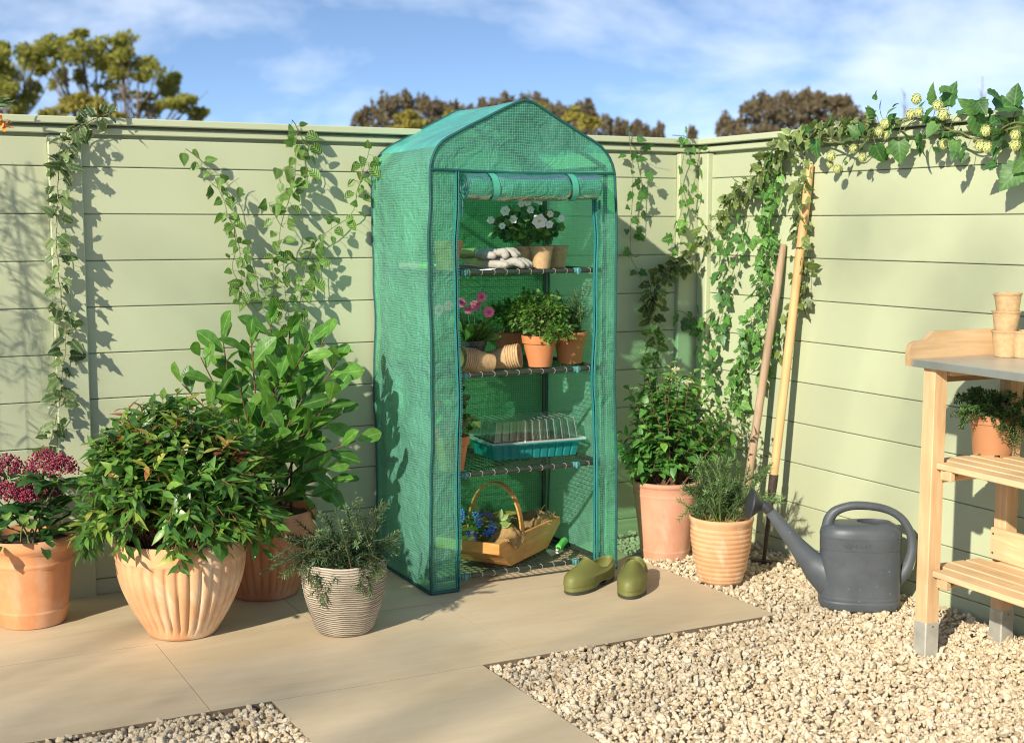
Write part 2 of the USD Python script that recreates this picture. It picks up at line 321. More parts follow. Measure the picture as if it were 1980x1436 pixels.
S0, SU, SV = np.array([0.7469, 3.1678, 0]), rz(SLAB_YAW) @ [1, 0, 0], rz(SLAB_YAW) @ [0, 1.0, 0]
def slab_uv(P):
    d = np.asarray(P) - S0
    return d @ SU, d @ SV
paving = thing('paving', 'smooth beige stone slabs laid as a path under the pots and the greenhouse', kind='structure')
SLABS = []
def slab(u0, u1, v0, v1):
    g, h = 0.0006, 0.0011
    lo, hi = np.array([u0 + g, v0 + h, -0.022]), np.array([u1 - g, v1 - h, 0.0])
    v, f = bbox(lo, hi, 0.0003)
    p = S0 + v[:, :1] * SU + v[:, 1:2] * SV + v[:, 2:] * UP
    nz = np.abs(np.cross(v[f[:, 1]] - v[f[:, 0]], v[f[:, 2]] - v[f[:, 0]])); top = nz[:, 2] > 0.7 * np.linalg.norm(nz, axis=1)
    s = part(paving, 'slab', (p, f[top]), MAT['slab'], False)
    part(s, 'edge', (p, f[~top]), MAT['slab_edge'], False)
    SLABS.append((u0, u1, v0, v1))
for k in range(-2, 2): slab(0.9 * k, min(0.9 * k + 0.9, 1.7746), 0, 0.6)
ju = 0.47
for k in range(-3, 3):
    slab(ju - 0.9 + 0.9 * k, min(ju + 0.9 * k, 1.7746), 0.6, 1.2)
slab(0.1547, 0.7542, -0.9, 0)
slab(0.1547, 0.7542, -1.8, -0.9)

def stone(seed):
    m = trimesh.creation.icosphere(subdivisions=2, radius=1.0)
    v = m.vertices.copy(); r = np.random.default_rng(seed)
    for _ in range(9):                                     # broken faces
        d = unit(r.normal(size=3)); h = r.uniform(0.5, 0.85); o = v @ d
        v -= np.outer(np.maximum(o - h, 0) * 0.92, d)
    v *= 1 + 0.16 * (meshkit.fbm(v * 1.6 + seed * 7, 3)[:, None] - 0.5)
    v *= np.array([1.0, r.uniform(0.68, 0.95), r.uniform(0.5, 0.78)])
    return v, m.faces
def in_slab(u, v, pad=0.0):
    hit = np.zeros(len(u), bool)
    for a, b, c, d in SLABS: hit |= (u > a - pad) & (u < b + pad) & (v > c - pad) & (v < d + pad)
    return hit
gi = UsdGeom.PointInstancer.Define(stage, '/World/gravel')
say(gi.GetPrim(), 'pale cream stone chippings covering the ground around the paving', kind='stuff')
protos = []
for k in range(12):
    p = usdkit.mesh(stage, f'/World/gravel/stone_{k:03d}' if k else '/World/gravel/stone', stone(k + 1), MAT['gravel'], smooth=22)
    protos.append(p.GetPath())
r_ = np.random.default_rng(5); pos, scl, rot, idx = [], [], [], []
for layer, (n, zb) in enumerate(((16500, -0.020), (17500, -0.011), (8500, -0.004))):
    x, y = r_.uniform(0.2, 3.02, n * 3), r_.uniform(1.9, 4.36, n * 3)
    u, v = slab_uv(np.stack([x, y, x * 0], 1))
    P = np.stack([x, y, x * 0], 1) - EYE
    d = P @ CF; sx, sy = P @ CR / d, P @ CU / d
    ok = ~in_slab(u, v, 0.004) & (np.abs(sx) < 0.44) & (np.abs(sy) < 0.33) & (P[:, 0] * RN[0] + P[:, 1] * RN[1] < RC - 0.008)
    x, y, d = x[ok][:n], y[ok][:n], d[ok][:n]
    s = np.exp(r_.normal(math.log(0.0070), 0.36, len(x))).clip(0.0042, 0.0155)
    heap = 0.016 * np.clip(1 - (RC - (x * RN[0] + y * RN[1])) / 0.16, 0, 1) + 0.014 * (meshkit.fbm(np.stack([x * 5, y * 5, x * 0], -1), 2) - 0.5)
    z = zb + heap + r_.uniform(-0.004, 0.004, len(x))
    q = r_.normal(size=(len(x), 4)); q[:, 1:3] *= 0.55; q /= np.linalg.norm(q, axis=1, keepdims=True)
    pos.append(np.stack([x, y, z], 1)); scl.append(np.repeat(s[:, None], 3, 1)); rot.append(q); idx.append(r_.integers(0, 12, len(x)))
pos, scl, rot, idx = map(np.concatenate, (pos, scl, rot, idx))
pos[:, 2] = np.minimum(pos[:, 2], 0.016)
gi.CreatePrototypesRel().SetTargets(protos)
gi.CreatePositionsAttr(Vt.Vec3fArray.FromNumpy(pos.astype(np.float32)))
gi.CreateScalesAttr(Vt.Vec3fArray.FromNumpy(scl.astype(np.float32)))
gi.CreateOrientationsAttr(Vt.QuathArray([Gf.Quath(float(a), float(b), float(c), float(d)) for a, b, c, d in rot]))
gi.CreateProtoIndicesAttr(Vt.IntArray.FromNumpy(idx.astype(np.int32)))

# ================================================================== the two fences
PAINT = (0.425, 0.458, 0.300)
def paint(name, c, var=0.05):
    c = np.asarray(c)
    return M(name, {'g': ('geometry', {}), 'n': ('noise_texture', {'scale': 1.7, 'detail': 4.0}), 'r': ('rgb_ramp', {'ramp': [(0.3, tuple(c * (1 - var))), (0.7, tuple(c * (1 + var)))]}),
                    'n4': ('noise_texture', {'scale': 22.0, 'detail': 6.0, 'roughness': 0.7}), 'r4': ('rgb_ramp', {'ramp': [(0.60, (0, 0, 0)), (0.85, (0.22, 0.22, 0.22))]}), 'dirt': ('mix', {'color2': tuple(c * 0.72)}),
                    'n2': ('noise_texture', {'scale': 190.0, 'detail': 3.0}), 'b': ('bump', {'strength': 0.10, 'distance': 0.002}), 'p': ('principled_bsdf', {'roughness': 0.55, 'specular_ior_level': 0.3})},
             [('g.position', 'n.vector'), ('n.fac', 'r.fac'), ('g.position', 'n4.vector'), ('n4.fac', 'r4.fac'), ('r4.color', 'dirt.fac'), ('r.color', 'dirt.color1'), ('dirt.color', 'p.base_color'), ('g.position', 'n2.vector'), ('n2.fac', 'b.height'), ('b.normal', 'p.normal')])
MAT['fence'] = paint('fence_paint', PAINT)
MAT['fence_b'] = paint('fence_paint_b', np.array(PAINT) * 0.97)
MAT['fence_c'] = paint('fence_paint_c', np.array(PAINT) * 1.025)
def fence(name, label, A, d, n, bays, posts, length0, length1):
    """A: a point of the planks' face at ground level, d: along, n: towards the garden."""
    t = thing(name, label, 'fence')
    def b(nm, s0, s1, n0, n1, z0, z1, mat=MAT['fence'], bev=0.003):
        v, f = bbox((s0, n0, z0), (s1, n1, z1), bev)
        w = A + v[:, :1] * d + v[:, 1:2] * n + v[:, 2:] * UP
        if np.cross(d, n)[2] < 0: f = f[:, ::-1]
        part(t, nm, (w, f), mat, False)
    zs = [-0.08] + [0.0505 + 0.1481 * k for k in range(10)] + [1.474]
    ms = [MAT['fence'], MAT['fence_b'], MAT['fence_c']]
    i = 0
    for s0, s1 in bays:
        for a, c in zip(zs[:-1], zs[1:]):
            b('plank', s0 + 0.001, s1 - 0.001, -0.018, 0, a + 0.0012, c - 0.0012, ms[(i * 7 + 3) % 3], 0.0022); i += 1
    b('backing', length0, length1, -0.030, -0.0185, -0.08, 1.5140, MAT['fence_b'], 0.001)
    for s0, s1 in posts: b('post', s0, s1, -0.018, 0.020, -0.08, 1.4785)
    b('top_rail', length0, length1, -0.018, 0.009, 1.4850, 1.5060)
    b('cap', length0, length1, -0.05, 0.026, 1.5145, 1.5375)
    return t
fence('fence', 'sage green board fence behind the greenhouse, with a raised post at its left', np.array([0, FENCE_Y, 0]), np.array([1.0, 0, 0]), np.array([0, -1.0, 0]),
      [(-1.5, 0.564), (0.6615, 2.905)], [(0.5625, 0.663), (2.905, 3.006)], -1.5, 3.06)
RA = RN * (RC - 0.0) + RD * (CORNER @ RD) ; RA[2] = 0
fence('fence', 'sage green board fence on the right, behind the watering can and potting bench', RA, RD, -RN, [(0.0865, 3.4)], [(0.0265, 0.0865)], 0.026, 3.4)

# ================================================================== trees beyond the fence
MAT['bark'] = plain('bark', (0.16, 0.12, 0.09), 0.9, var=0.4, scale=6.0)
def crownmat(name, stops, transl=0.3):
    return M(name, {'g': ('geometry', {}), 'r': ('rgb_ramp', {'ramp': stops}), 'p': ('principled_bsdf', {'roughness': 0.6, 'specular_ior_level': 0.3}), 't': ('translucent_bsdf', {}), 'mc': ('mix_closure', {'fac': transl})},
             [('g.random_per_island', 'r.fac'), ('r.color', 'p.base_color'), ('r.color', 't.color'), ('p.BSDF', 'mc.closure1'), ('t.BSDF', 'mc.closure2')], 'mc.closure')
MAT['crown_olive'] = crownmat('crown_olive', [(0, (0.34, 0.34, 0.07)), (0.5, (0.62, 0.58, 0.14)), (1, (0.82, 0.76, 0.27))], 0.5)
MAT['crown_yellow'] = crownmat('crown_yellow', [(0, (0.30, 0.26, 0.05)), (1, (0.62, 0.54, 0.16))])
MAT['crown_brown'] = crownmat('crown_brown', [(0, (0.20, 0.16, 0.09)), (0.5, (0.37, 0.30, 0.17)), (0.85, (0.50, 0.41, 0.24)), (1, (0.52, 0.48, 0.20))], 0.45)
def leaf_cloud(clumps, size, r, rise=0.0):
    """Small bent leaf clusters filling clumps (centre, radii, number); denser at each clump's surface."""
    V, F, k = [], [], 0
    for c, rad, n in clumps:
        d = r.normal(size=(n, 3)); d /= np.linalg.norm(d, axis=1, keepdims=True)
        p = np.asarray(c) + d * np.asarray(rad) * (r.uniform(0.25, 1.0, n) ** 0.55)[:, None]
        a = r.normal(size=(n, 3)); a[:, 2] += rise; a /= np.linalg.norm(a, axis=1, keepdims=True)
        b = np.cross(a, r.normal(size=(n, 3))); b /= np.linalg.norm(b, axis=1, keepdims=True)
        s = size * r.uniform(0.5, 1.3, n)[:, None]; b *= 1 - 0.30 * rise / 1.8 * 1.5; nn = np.cross(a, b)
        V.append(np.stack([p - a * s, p + b * s * 0.45 + nn * s * 0.2, p + a * s, p - b * s * 0.45 + nn * s * 0.2], 1).reshape(-1, 3))
        i = np.arange(n) * 4 + k; k += 4 * n
        F.append(np.stack([i, i + 1, i + 2], 1)); F.append(np.stack([i, i + 2, i + 3], 1))
    return np.vstack(V), np.vstack(F)
def far(px, py, dist):
    d = ray(px, py); return EYE + d * (dist / np.hypot(d[0], d[1]))
def far_tree(name, label, group, trunk_px, dist, blobs, mat, size, seed, limbs=True, cat_='tree', rise=0.0):
    """blobs: (px, py, half width px, half height px, number of leaf clusters)."""
    r = np.random.default_rng(seed)
    base = far(trunk_px, 300, dist); base[2] = -0.06
    t = thing(name, label, cat_, base, group=group)
    m = dist / (FPX * CF[:2] @ unit(CF[:2])); m = dist / FPX
    cl = [(far(x, y, dist + r.uniform(-1.5, 1.5) * hw * m), (hw * m, hw * m * 0.9, hh * m), n) for x, y, hw, hh, n in blobs]
    if not rise:                                             # each bough breaks up into ragged sprays
        cl0, cl = cl, []
        for c, q, n in cl0:
            for _ in range(7):
                f = r.uniform(0.30, 0.55); d = r.normal(size=3); d /= np.linalg.norm(d); cl.append((c + d * np.asarray(q) * r.uniform(0.35, 0.95), tuple(np.asarray(q) * f), int(n * 0.21)))
    b = MB(); top = np.mean([c[0] for c in cl], 0); fork = base + (top - base) * np.array([0.5, 0.5, 0.42])
    hgt = top[2]
    b.tm(tube(smooth_path([base, base + (fork - base) * 0.5 + [0.03 * hgt, 0, 0], fork], 8), np.linspace(0.030, 0.020, 8) * hgt, 9))
    part(t, 'trunk', b.get(), MAT['bark'], 40, local=False)
    if limbs:
        b = MB()
        for c, rad, n in cl0:
            mid = fork + (c - fork) * 0.5 + r.normal(size=3) * 0.03 * hgt
            b.tm(tube(smooth_path([fork, mid, c], 9), np.linspace(0.013, 0.004, 9) * hgt, 6))
            for _ in range(5):
                e = c + r.normal(size=3) * np.asarray(rad) * 0.6
                b.tm(tube(smooth_path([mid + (c - mid) * r.uniform(0, 0.7), (mid + e) / 2 + r.normal(size=3) * 0.01 * hgt, e], 6), np.linspace(0.005, 0.0012, 6) * hgt, 5))
        part(t, 'branches', b.get(), MAT['bark'], 40, local=False)
    part(t, 'crown', leaf_cloud(cl, size, r, rise), mat, False, local=False, kind='stuff')
    return t
TG = 'trees beyond the fence'
far_tree('tree', 'olive green spreading tree with open branches beyond the left fence', TG, 215, 38, [
    (118, 95, 48, 30, 700), (150, 72, 30, 16, 260), (185, 112, 52, 32, 760), (235, 92, 40, 26, 520), (268, 125, 50, 34, 760), (312, 160, 44, 30, 620), (345, 198, 42, 24, 520), (378, 218, 30, 14, 260), (300, 205, 46, 20, 420), (150, 150, 22, 16, 130), (215, 165, 30, 16, 120), (250, 185, 30, 14, 110), (105, 140, 22, 30, 160)],
    MAT['crown_olive'], 0.085, 11)
far_tree('tree', 'olive green tree cut by the left edge of the view', TG, 20, 36, [
    (15, 110, 44, 30, 600), (55, 150, 40, 40, 640), (5, 165, 44, 34, 560), (70, 108, 26, 20, 240), (40, 200, 44, 24, 420), (-40, 150, 50, 60, 700)], MAT['crown_olive'], 0.085, 12)
far_tree('shrub', 'yellowish bush low behind the fence below the olive tree', TG, 160, 34, [(120, 205, 40, 18, 300), (165, 200, 36, 22, 300), (205, 215, 40, 16, 260), (95, 225, 30, 14, 160)], MAT['crown_yellow'], 0.09, 13, False, 'bush')
def spiky(name, label, cx, dist, spires, seed, mat='crown_brown', extra=()):
    blobs = []
    r = np.random.default_rng(seed)
    for x, top, hw in spires:
        top += r.uniform(-4, 6); y = top + 16
        while y < 300:
            blobs.append((x + r.uniform(-6, 6), y, hw * r.uniform(0.9, 1.3), r.uniform(11, 17), int(110 * hw / 20))); y += 16
        for _ in range(9):
            a = r.uniform(-1.1, 1.1); blobs.append((x + a * hw, top + 8 + 16 * a * a + r.uniform(-10, 10), r.uniform(2.0, 5.0), r.uniform(7, 15), 26))
    return far_tree(name, label, TG, cx, dist, list(blobs), MAT[mat], 0.085, seed, False, 'bush', 1.2)
spiky('shrub', 'dark brown spiky bush behind the fence just left of the greenhouse roof', 760, 33, [(700, 215, 16), (722, 200, 18), (750, 188, 22), (780, 184, 22), (806, 182, 24), (835, 192, 20), (870, 190, 18), (905, 208, 24)], 21)
far_tree('shrub', 'yellow green bush showing through the brown bush by the greenhouse roof', TG, 790, 31, [(785, 226, 24, 12, 170), (805, 240, 34, 10, 160), (770, 248, 20, 8, 80), (868, 222, 12, 8, 70)], MAT['crown_yellow'], 0.08, 22, False, 'bush')
spiky('shrub', 'brown feathery bush directly behind the greenhouse roof ridge', 980, 34, [(940, 192, 22), (968, 186, 22), (1000, 190, 22), (1030, 186, 26), (1062, 196, 22)], 23)
spiky('shrub', 'brown feathery bush behind the fence just right of the greenhouse roof', 1120, 33, [(1080, 206, 22), (1108, 200, 24), (1132, 198, 22), (1160, 214, 20), (1190, 236, 16)], 24)
far_tree('shrub', 'yellow green bush behind the right slope of the greenhouse roof', TG, 1120, 31, [(1112, 220, 20, 12, 150), (1135, 236, 24, 12, 160), (1095, 232, 14, 10, 70), (1040, 205, 16, 10, 80)], MAT['crown_yellow'], 0.08, 25, False, 'bush')
spiky('shrub', 'small brown bush low behind the fence corner', 1240, 36, [(1205, 236, 16), (1232, 232, 18), (1258, 238, 16), (1276, 248, 10), (1340, 246, 8)], 26)
spiky('shrub', 'rounded dark brown bush behind the right fence below the hops', 1530, 33, [(1400, 222, 12), (1425, 232, 16), (1450, 196, 16), (1478, 184, 22), (1505, 180, 26), (1535, 174, 28), (1565, 176, 28), (1595, 176, 26), (1625, 184, 22), (1650, 196, 18), (1676, 218, 12)], 27)
def twig(px0, px1, py0, py1, d, label, seed):
    r = np.random.default_rng(seed); base = far(px0, 320, d); base[2] = -0.06
    t = thing('bare_sapling', label, 'sapling', base, group='bare saplings beyond the right fence')
    b = MB(); e = far(px1, py0, d); b.tm(tube(smooth_path([base, (base + e) / 2 + r.normal(size=3) * 0.08, e], 12), np.linspace(0.05, 0.008, 12), 6))
    for _ in range(9):
        a = base + (e - base) * r.uniform(0.72, 0.98); q = a + np.array([*r.normal(size=2) * 0.12, r.uniform(0.1, 0.4)])
        b.tm(tube([a, (a + q) / 2, q], [0.012, 0.008, 0.004], 4))
    part(t, 'stem', b.get(), MAT['bark'], 40, local=False)
twig(1748, 1750, 178, 230, 36, 'thin bare sapling beyond the right fence, above the left hop cluster', 31)
twig(1898, 1900, 148, 230, 36, 'thin bare sapling beyond the right fence, near the right edge', 32)

# ================================================================== the little greenhouse
GH0, GYAW, GW, GD = np.array([1.6400, 3.8780, 0]), math.radians(0.9), 0.69, 0.47
GX, GY = rz(GYAW) @ [1, 0, 0], rz(GYAW) @ [0, 1.0, 0]
def gh_front(px, py, off=0.0):
    """Where the photograph's point lies on a plane parallel to the greenhouse's front, in its own frame."""
    P = on_plane(px, py, GH0 + GY * off, GY) - GH0
    return np.array([P @ GX, P @ GY, P[2]])
def ghw(p):
    p = np.asarray(p, float)
    return GH0 + p[..., :1] * GX + p[..., 1:2] * GY + p[..., 2:] * UP
def film(name, clear, body, thread, pitch=0.0084, cover=0.42, ior=1.35, thr=0.62, milk=0.55):
    """Green polythene with a woven-in grid of threads: partly clear, partly milky."""
    return M(name, {
        'tc': ('texture_coordinate', {}), 's': ('separate_xyz', {}),
        'sx': ('math', {'math_type': 'multiply', 'value2': 1 / pitch}), 'sy': ('math', {'math_type': 'multiply', 'value2': 1 / pitch}),
        'nw': ('noise_texture', {'scale': 9.0, 'detail': 2.0}), 'nm': ('math', {'math_type': 'multiply', 'value2': 1.2}),
        'ax': ('math', {'math_type': 'add'}), 'ay': ('math', {'math_type': 'add'}),
        'fx': ('math', {'math_type': 'pingpong', 'value2': 0.5}), 'fy': ('math', {'math_type': 'pingpong', 'value2': 0.5}),
        'mn': ('math', {'math_type': 'minimum'}), 'line': ('map_range', {'from_min': 0.065, 'from_max': 0.115, 'to_min': 1.0, 'to_max': 0.0, 'clamp': True}),
        'n': ('noise_texture', {'scale': 5.0, 'detail': 5.0, 'roughness': 0.6, 'distortion': 0.8}), 'cov': ('map_range', {'from_min': 0.3, 'from_max': 0.7, 'to_min': cover - 0.16, 'to_max': cover + 0.16}),
        'l9': ('math', {'math_type': 'multiply', 'value2': thr}), 'op': ('math', {'math_type': 'maximum'}),
        'col': ('mix', {'color1': body, 'color2': thread}),
        'nb': ('noise_texture', {'scale': 16.0, 'detail': 5.0, 'distortion': 1.5}), 'hb': ('math', {'math_type': 'multiply_add', 'value2': 0.03}), 'b': ('bump', {'strength': 0.5, 'distance': 0.03}),
        'tr': ('transparent_bsdf', {'color': clear}), 'p': ('principled_bsdf', {'roughness': 0.28, 'specular_ior_level': 0.6}), 'tl': ('translucent_bsdf', {}),
        'milk': ('mix_closure', {'fac': milk}), 'mix': ('mix_closure', {}), 'gl': ('glossy_bsdf', {'roughness': 0.22, 'color': (0.55, 0.68, 0.62)}), 'lw': ('fresnel', {'IOR': ior}), 'out': ('mix_closure', {})},
        [('tc.UV', 's.vector'), ('s.x', 'sx.value1'), ('s.y', 'sy.value1'), ('tc.UV', 'nw.vector'), ('nw.fac', 'nm.value1'), ('sx.value', 'ax.value1'), ('nm.value', 'ax.value2'), ('sy.value', 'ay.value1'), ('nm.value', 'ay.value2'),
         ('ax.value', 'fx.value1'), ('ay.value', 'fy.value1'), ('fx.value', 'mn.value1'), ('fy.value', 'mn.value2'), ('mn.value', 'line.value'),
         ('tc.UV', 'n.vector'), ('n.fac', 'cov.value'), ('line.result', 'l9.value1'), ('l9.value', 'op.value1'), ('cov.result', 'op.value2'),
         ('line.result', 'col.fac'), ('col.color', 'p.base_color'), ('col.color', 'tl.color'), ('tc.UV', 'nb.vector'), ('line.result', 'hb.value1'), ('nb.fac', 'hb.value3'), ('hb.value', 'b.height'), ('b.normal', 'p.normal'), ('b.normal', 'gl.normal'),
         ('p.BSDF', 'milk.closure1'), ('tl.BSDF', 'milk.closure2'), ('op.value', 'mix.fac'), ('tr.BSDF', 'mix.closure1'), ('milk.closure', 'mix.closure2'),
         ('lw.fac', 'out.fac'), ('mix.closure', 'out.closure1'), ('gl.BSDF', 'out.closure2')], 'out.closure')
CLEAR, BODY, THREAD = (0.44, 0.94, 0.66), (0.22, 0.78, 0.54), (0.44, 0.88, 0.70)
MAT['film'] = film('cover_film', CLEAR, BODY, THREAD, cover=0.34, ior=1.25)
MAT['film_side'] = film('cover_film_side', CLEAR, (0.19, 0.74, 0.53), (0.42, 0.87, 0.70), cover=0.40, ior=1.2, milk=0.36)
MAT['film_back'] = film('cover_film_back', (0.64, 0.95, 0.60), (0.36, 0.85, 0.45), (0.07, 0.28, 0.14), cover=0.44, thr=0.8)
MAT['film_roof'] = film('cover_film_roof', (0.36, 0.92, 0.80), (0.13, 0.78, 0.69), (0.28, 0.84, 0.76), cover=0.80, ior=1.06, milk=0.4)
MAT['film_roll'] = film('cover_film_roll', (0.2, 0.6, 0.45), (0.07, 0.42, 0.28), (0.26, 0.66, 0.50), cover=0.90)
MAT['piping'] = plain('piping', (0.006, 0.075, 0.068), 0.5, var=0.2, scale=60, bump=0.3, bscale=900)
MAT['zip'] = plain('zip', (0.016, 0.17, 0.165), 0.45, var=0.15, scale=80, bump=0.5, bscale=700)
MAT['tape'] = plain('tape', (0.06, 0.32, 0.22), 0.5, var=0.1, scale=60)
MAT['tube'] = plain('frame_tube', (0.022, 0.030, 0.022), 0.33, var=0.3, scale=30, coat=0.2)
MAT['wire'] = plain('shelf_wire', (0.020, 0.030, 0.022), 0.4)
MAT['hook'] = plain('wire_hook', (0.46, 0.45, 0.40), 0.35, metallic=0.4)
MAT['clip'] = plain('clip', (0.06, 0.22, 0.22), 0.45)

def roofline(n_arc=7):
    e, ap, r, r2 = 1.440, 1.617, 0.085, 0.05
    sl = np.array([GW / 2, ap - e]); sl /= np.linalg.norm(sl)
    A = np.array([0, e]); left = bez([0, e - r, 0], [0, e - r * 0.35, 0], [*(A + sl * r * 0.35), 0], [*(A + sl * r), 0], n_arc)[:, :2]
    T = np.array([GW / 2, ap]); top = bez([*(T - sl * r2), 0], [*(T - sl * r2 * 0.3), 0], [T[0] + sl[0] * r2 * 0.3, T[1] - sl[1] * r2 * 0.3, 0], [T[0] + sl[0] * r2, T[1] - sl[1] * r2, 0], n_arc)[:, :2]
    mid = left[-1] + (top[0] - left[-1]) * np.linspace(0, 1, 14)[1:-1, None]
    half = np.vstack([left, mid, top[:n_arc // 2 + 1]])
    return np.vstack([half, np.stack([GW - half[-2::-1, 0], half[-2::-1, 1]], 1)])
ROOF = roofline()
def roof_z(x): return np.interp(x, ROOF[:, 0], ROOF[:, 1])
def sag(P):
    """The slack of the cover: every seam and panel shares it."""
    P = np.asarray(P, float); x, y, z = P[..., 0], P[..., 1], P[..., 2]
    w = np.stack([meshkit.fbm(P * [4, 4, 3.0] + k * 17.3, 3) - 0.5 for k in range(3)], -1) * [0.024, 0.026, 0.012]
    w += (meshkit.fbm(P * [16, 16, 3.2] + 91.7, 3)[..., None] - 0.5) * np.array([0.011, 0.011, 0.0])
    low = np.clip(1 - z / 1.4, 0, 1)
    out = P + w * np.clip(z / 0.1, 0.25, 1)[..., None]
    fr = np.clip(1 - y / 0.48, 0, 1)
    out[..., 0] += np.where(x > 0.45, 0.024 * low ** 0.8 * (0.4 + 0.6 * fr), 0.004 * low)
    out[..., 0] += np.where((x < 0.02) | (x > GW - 0.02), np.where(x < 0.3, -1, 1) * 0.012 * np.sin(np.clip(z / 1.4, 0, 1) * 3.1416) * np.sin(np.clip(y / GD, 0, 1) * 3.1416), 0)
    return out
gh = thing('mini_greenhouse', 'tall green mesh plastic greenhouse with a pitched roof and its door rolled up', 'greenhouse', GH0, GYAW)
def film_panel(name, P, uv, mat, label=None):
    v, f = grid(sag(P)); part(gh, name, (v, f), mat, True, uv=uv.reshape(-1, 2), label=label)
side = np.vstack([np.stack([np.zeros(56), np.linspace(0.004, ROOF[0, 1], 56)], 1), ROOF[1:5]])
L_ = np.r_[0, np.cumsum(np.linalg.norm(np.diff(side, axis=0), axis=1))]
ny = 22; yy = np.linspace(0, GD, ny)
def strip(prof, lens):
    P = np.zeros((len(prof), ny, 3)); P[..., 0] = prof[:, :1]; P[..., 2] = prof[:, 1:]; P[..., 1] = yy[None]
    uv = np.zeros((len(prof), ny, 2)); uv[..., 0] = yy[None]; uv[..., 1] = lens[:, None]; return P, uv
film_panel('side_panel', *strip(side, L_), MAT['film_side'])
mirror = side.copy(); mirror[:, 0] = GW - mirror[:, 0]
film_panel('side_panel', *strip(mirror, L_), MAT['film'])
k_ = int(np.argmax(ROOF[:, 1]))
for sl in (ROOF[4:k_ + 1], ROOF[k_:len(ROOF) - 4]):
    l = np.r_[0, np.cumsum(np.linalg.norm(np.diff(sl, axis=0), axis=1))]
    film_panel('roof_panel', *strip(sl, l), MAT['film_roof'])
def upright(x0, x1, zf0, zf1, y, nx, nz, mat, name, label=None):
    x = np.linspace(x0, x1, nx); t = np.linspace(0, 1, nz)
    P = np.zeros((nx, nz, 3)); P[..., 0] = x[:, None]; P[..., 1] = y
    z0, z1 = zf0(x), zf1(x); P[..., 2] = z0[:, None] + (z1 - z0)[:, None] * t[None]
    film_panel(name, P, P[..., [0, 2]].copy(), mat, label)
ONE = lambda c: (lambda x: np.full_like(x, c))
SEAM = 1.376
upright(0.0, GW, ONE(SEAM), roof_z, 0.0, 40, 14, MAT['film'], 'gable_panel')
upright(0.0, 0.099, ONE(0.004), ONE(SEAM), 0.0, 8, 56, MAT['film'], 'front_strip')
upright(0.606, GW, ONE(0.03), ONE(SEAM), 0.0, 8, 56, MAT['film'], 'front_strip')
upright(0.0, GW, ONE(0.004), roof_z, GD, 30, 60, MAT['film_back'], 'back_panel')
def edge(pts, r, mat='piping', name='piping', n=60, flat=1.0):
    p = sag(smooth_path(pts, n) if len(pts) < 12 else np.asarray(pts, float)); part(gh, name, tube(p, r, 8, flat=flat), MAT[mat], 40)
for y in (-0.002, GD + 0.002):
    pts = np.vstack([np.stack([np.zeros(40), np.full(40, y), np.linspace(0.004, ROOF[0, 1], 40)], 1), np.stack([ROOF[1:, 0], np.full(len(ROOF) - 1, y), ROOF[1:, 1]], 1), np.stack([np.full(39, GW), np.full(39, y), np.linspace(ROOF[0, 1], 0.004, 40)[1:]], 1)])
    edge(pts, 0.0048)
edge([[0, -0.004, SEAM], [GW / 2, -0.004, SEAM - 0.006], [GW, -0.004, SEAM]], 0.0052, name='door_seam')
edge([[0.0, -0.003, 0.006], [0.10, -0.003, 0.006]], 0.006, name='hem')
edge([[0.63, -0.003, 0.03], [GW, -0.003, 0.03]], 0.005, name='hem')
edge([[0.0, 0, 0.006], [0, GD, 0.006]], 0.006, name='hem'); edge([[GW, 0, 0.02], [GW, GD, 0.006]], 0.006, name='hem')
for x, m_ in ((0.100, 'piping'), (0.609, 'zip')):
    zz = np.linspace(0.012, SEAM - 0.004, 60)
    p = sag(np.stack([np.full(60, x), np.full(60, -0.003), zz], 1)); q = sag(np.stack([np.full(60, x - 0.009), np.full(60, -0.004), zz], 1))
    zt = part(gh, 'zip', tube(p, 0.0055, 8, flat=0.55), MAT['zip' if x > 0.3 else 'piping'], 40)
    part(zt, 'zip_tape', tube(q + [0, 0.001, 0], 0.0062, 6, flat=0.25), MAT['zip'], 40)
    b = MB()
    for z in np.linspace(0.02, SEAM - 0.08, 150):
        c = sag(np.array([x + 0.004, -0.007, z])); b.tm(bbox(c - [0.0022, 0.0016, 0.0026], c + [0.0022, 0.0016, 0.0026], 0.0004))
    part(zt, 'zip_teeth', b.get(), MAT['zip'], False, kind='stuff')
    c = sag(np.array([x + 0.012, -0.012, SEAM - 0.105])); part(zt, 'zip_pull', cat(bbox(c - [0.004, 0.003, 0.016], c + [0.004, 0.003, 0.016], 0.002), bbox(c + [-0.003, -0.002, -0.044], c + [0.003, 0.002, -0.016], 0.001)), MAT['piping'], False)
# the rolled door with its two ties
xs_ = np.linspace(0.108, 0.598, 60); a_ = np.linspace(0, 2 * np.pi, 33)
cz = 1.324 - 0.004 * np.sin((xs_ - 0.108) / 0.49 * np.pi) + 0.005 * (xs_ - 0.108) / 0.49
rr = 0.043 * (1 + 0.08 * np.sin(xs_ * 30) * 0.3) - 0.006 * np.exp(-((xs_ - 0.205) / 0.014) ** 2) - 0.006 * np.exp(-((xs_ - 0.495) / 0.014) ** 2)
P = np.zeros((60, 33, 3)); P[..., 0] = xs_[:, None]
wob = 0.0025 * (meshkit.fbm(np.stack([xs_[:, None] * 22 + 0 * a_, np.cos(a_)[None] * 2 + 0 * xs_[:, None], np.sin(a_)[None] * 2 + 0 * xs_[:, None]], -1), 3) - 0.5) * 2
P[..., 1] = -0.034 + (rr[:, None] + wob) * np.cos(a_)[None] * 0.9; P[..., 2] = cz[:, None] + (rr[:, None] + wob) * np.sin(a_)[None]
uv = np.zeros((60, 33, 2)); uv[..., 0] = xs_[:, None]; uv[..., 1] = a_[None] * 0.043
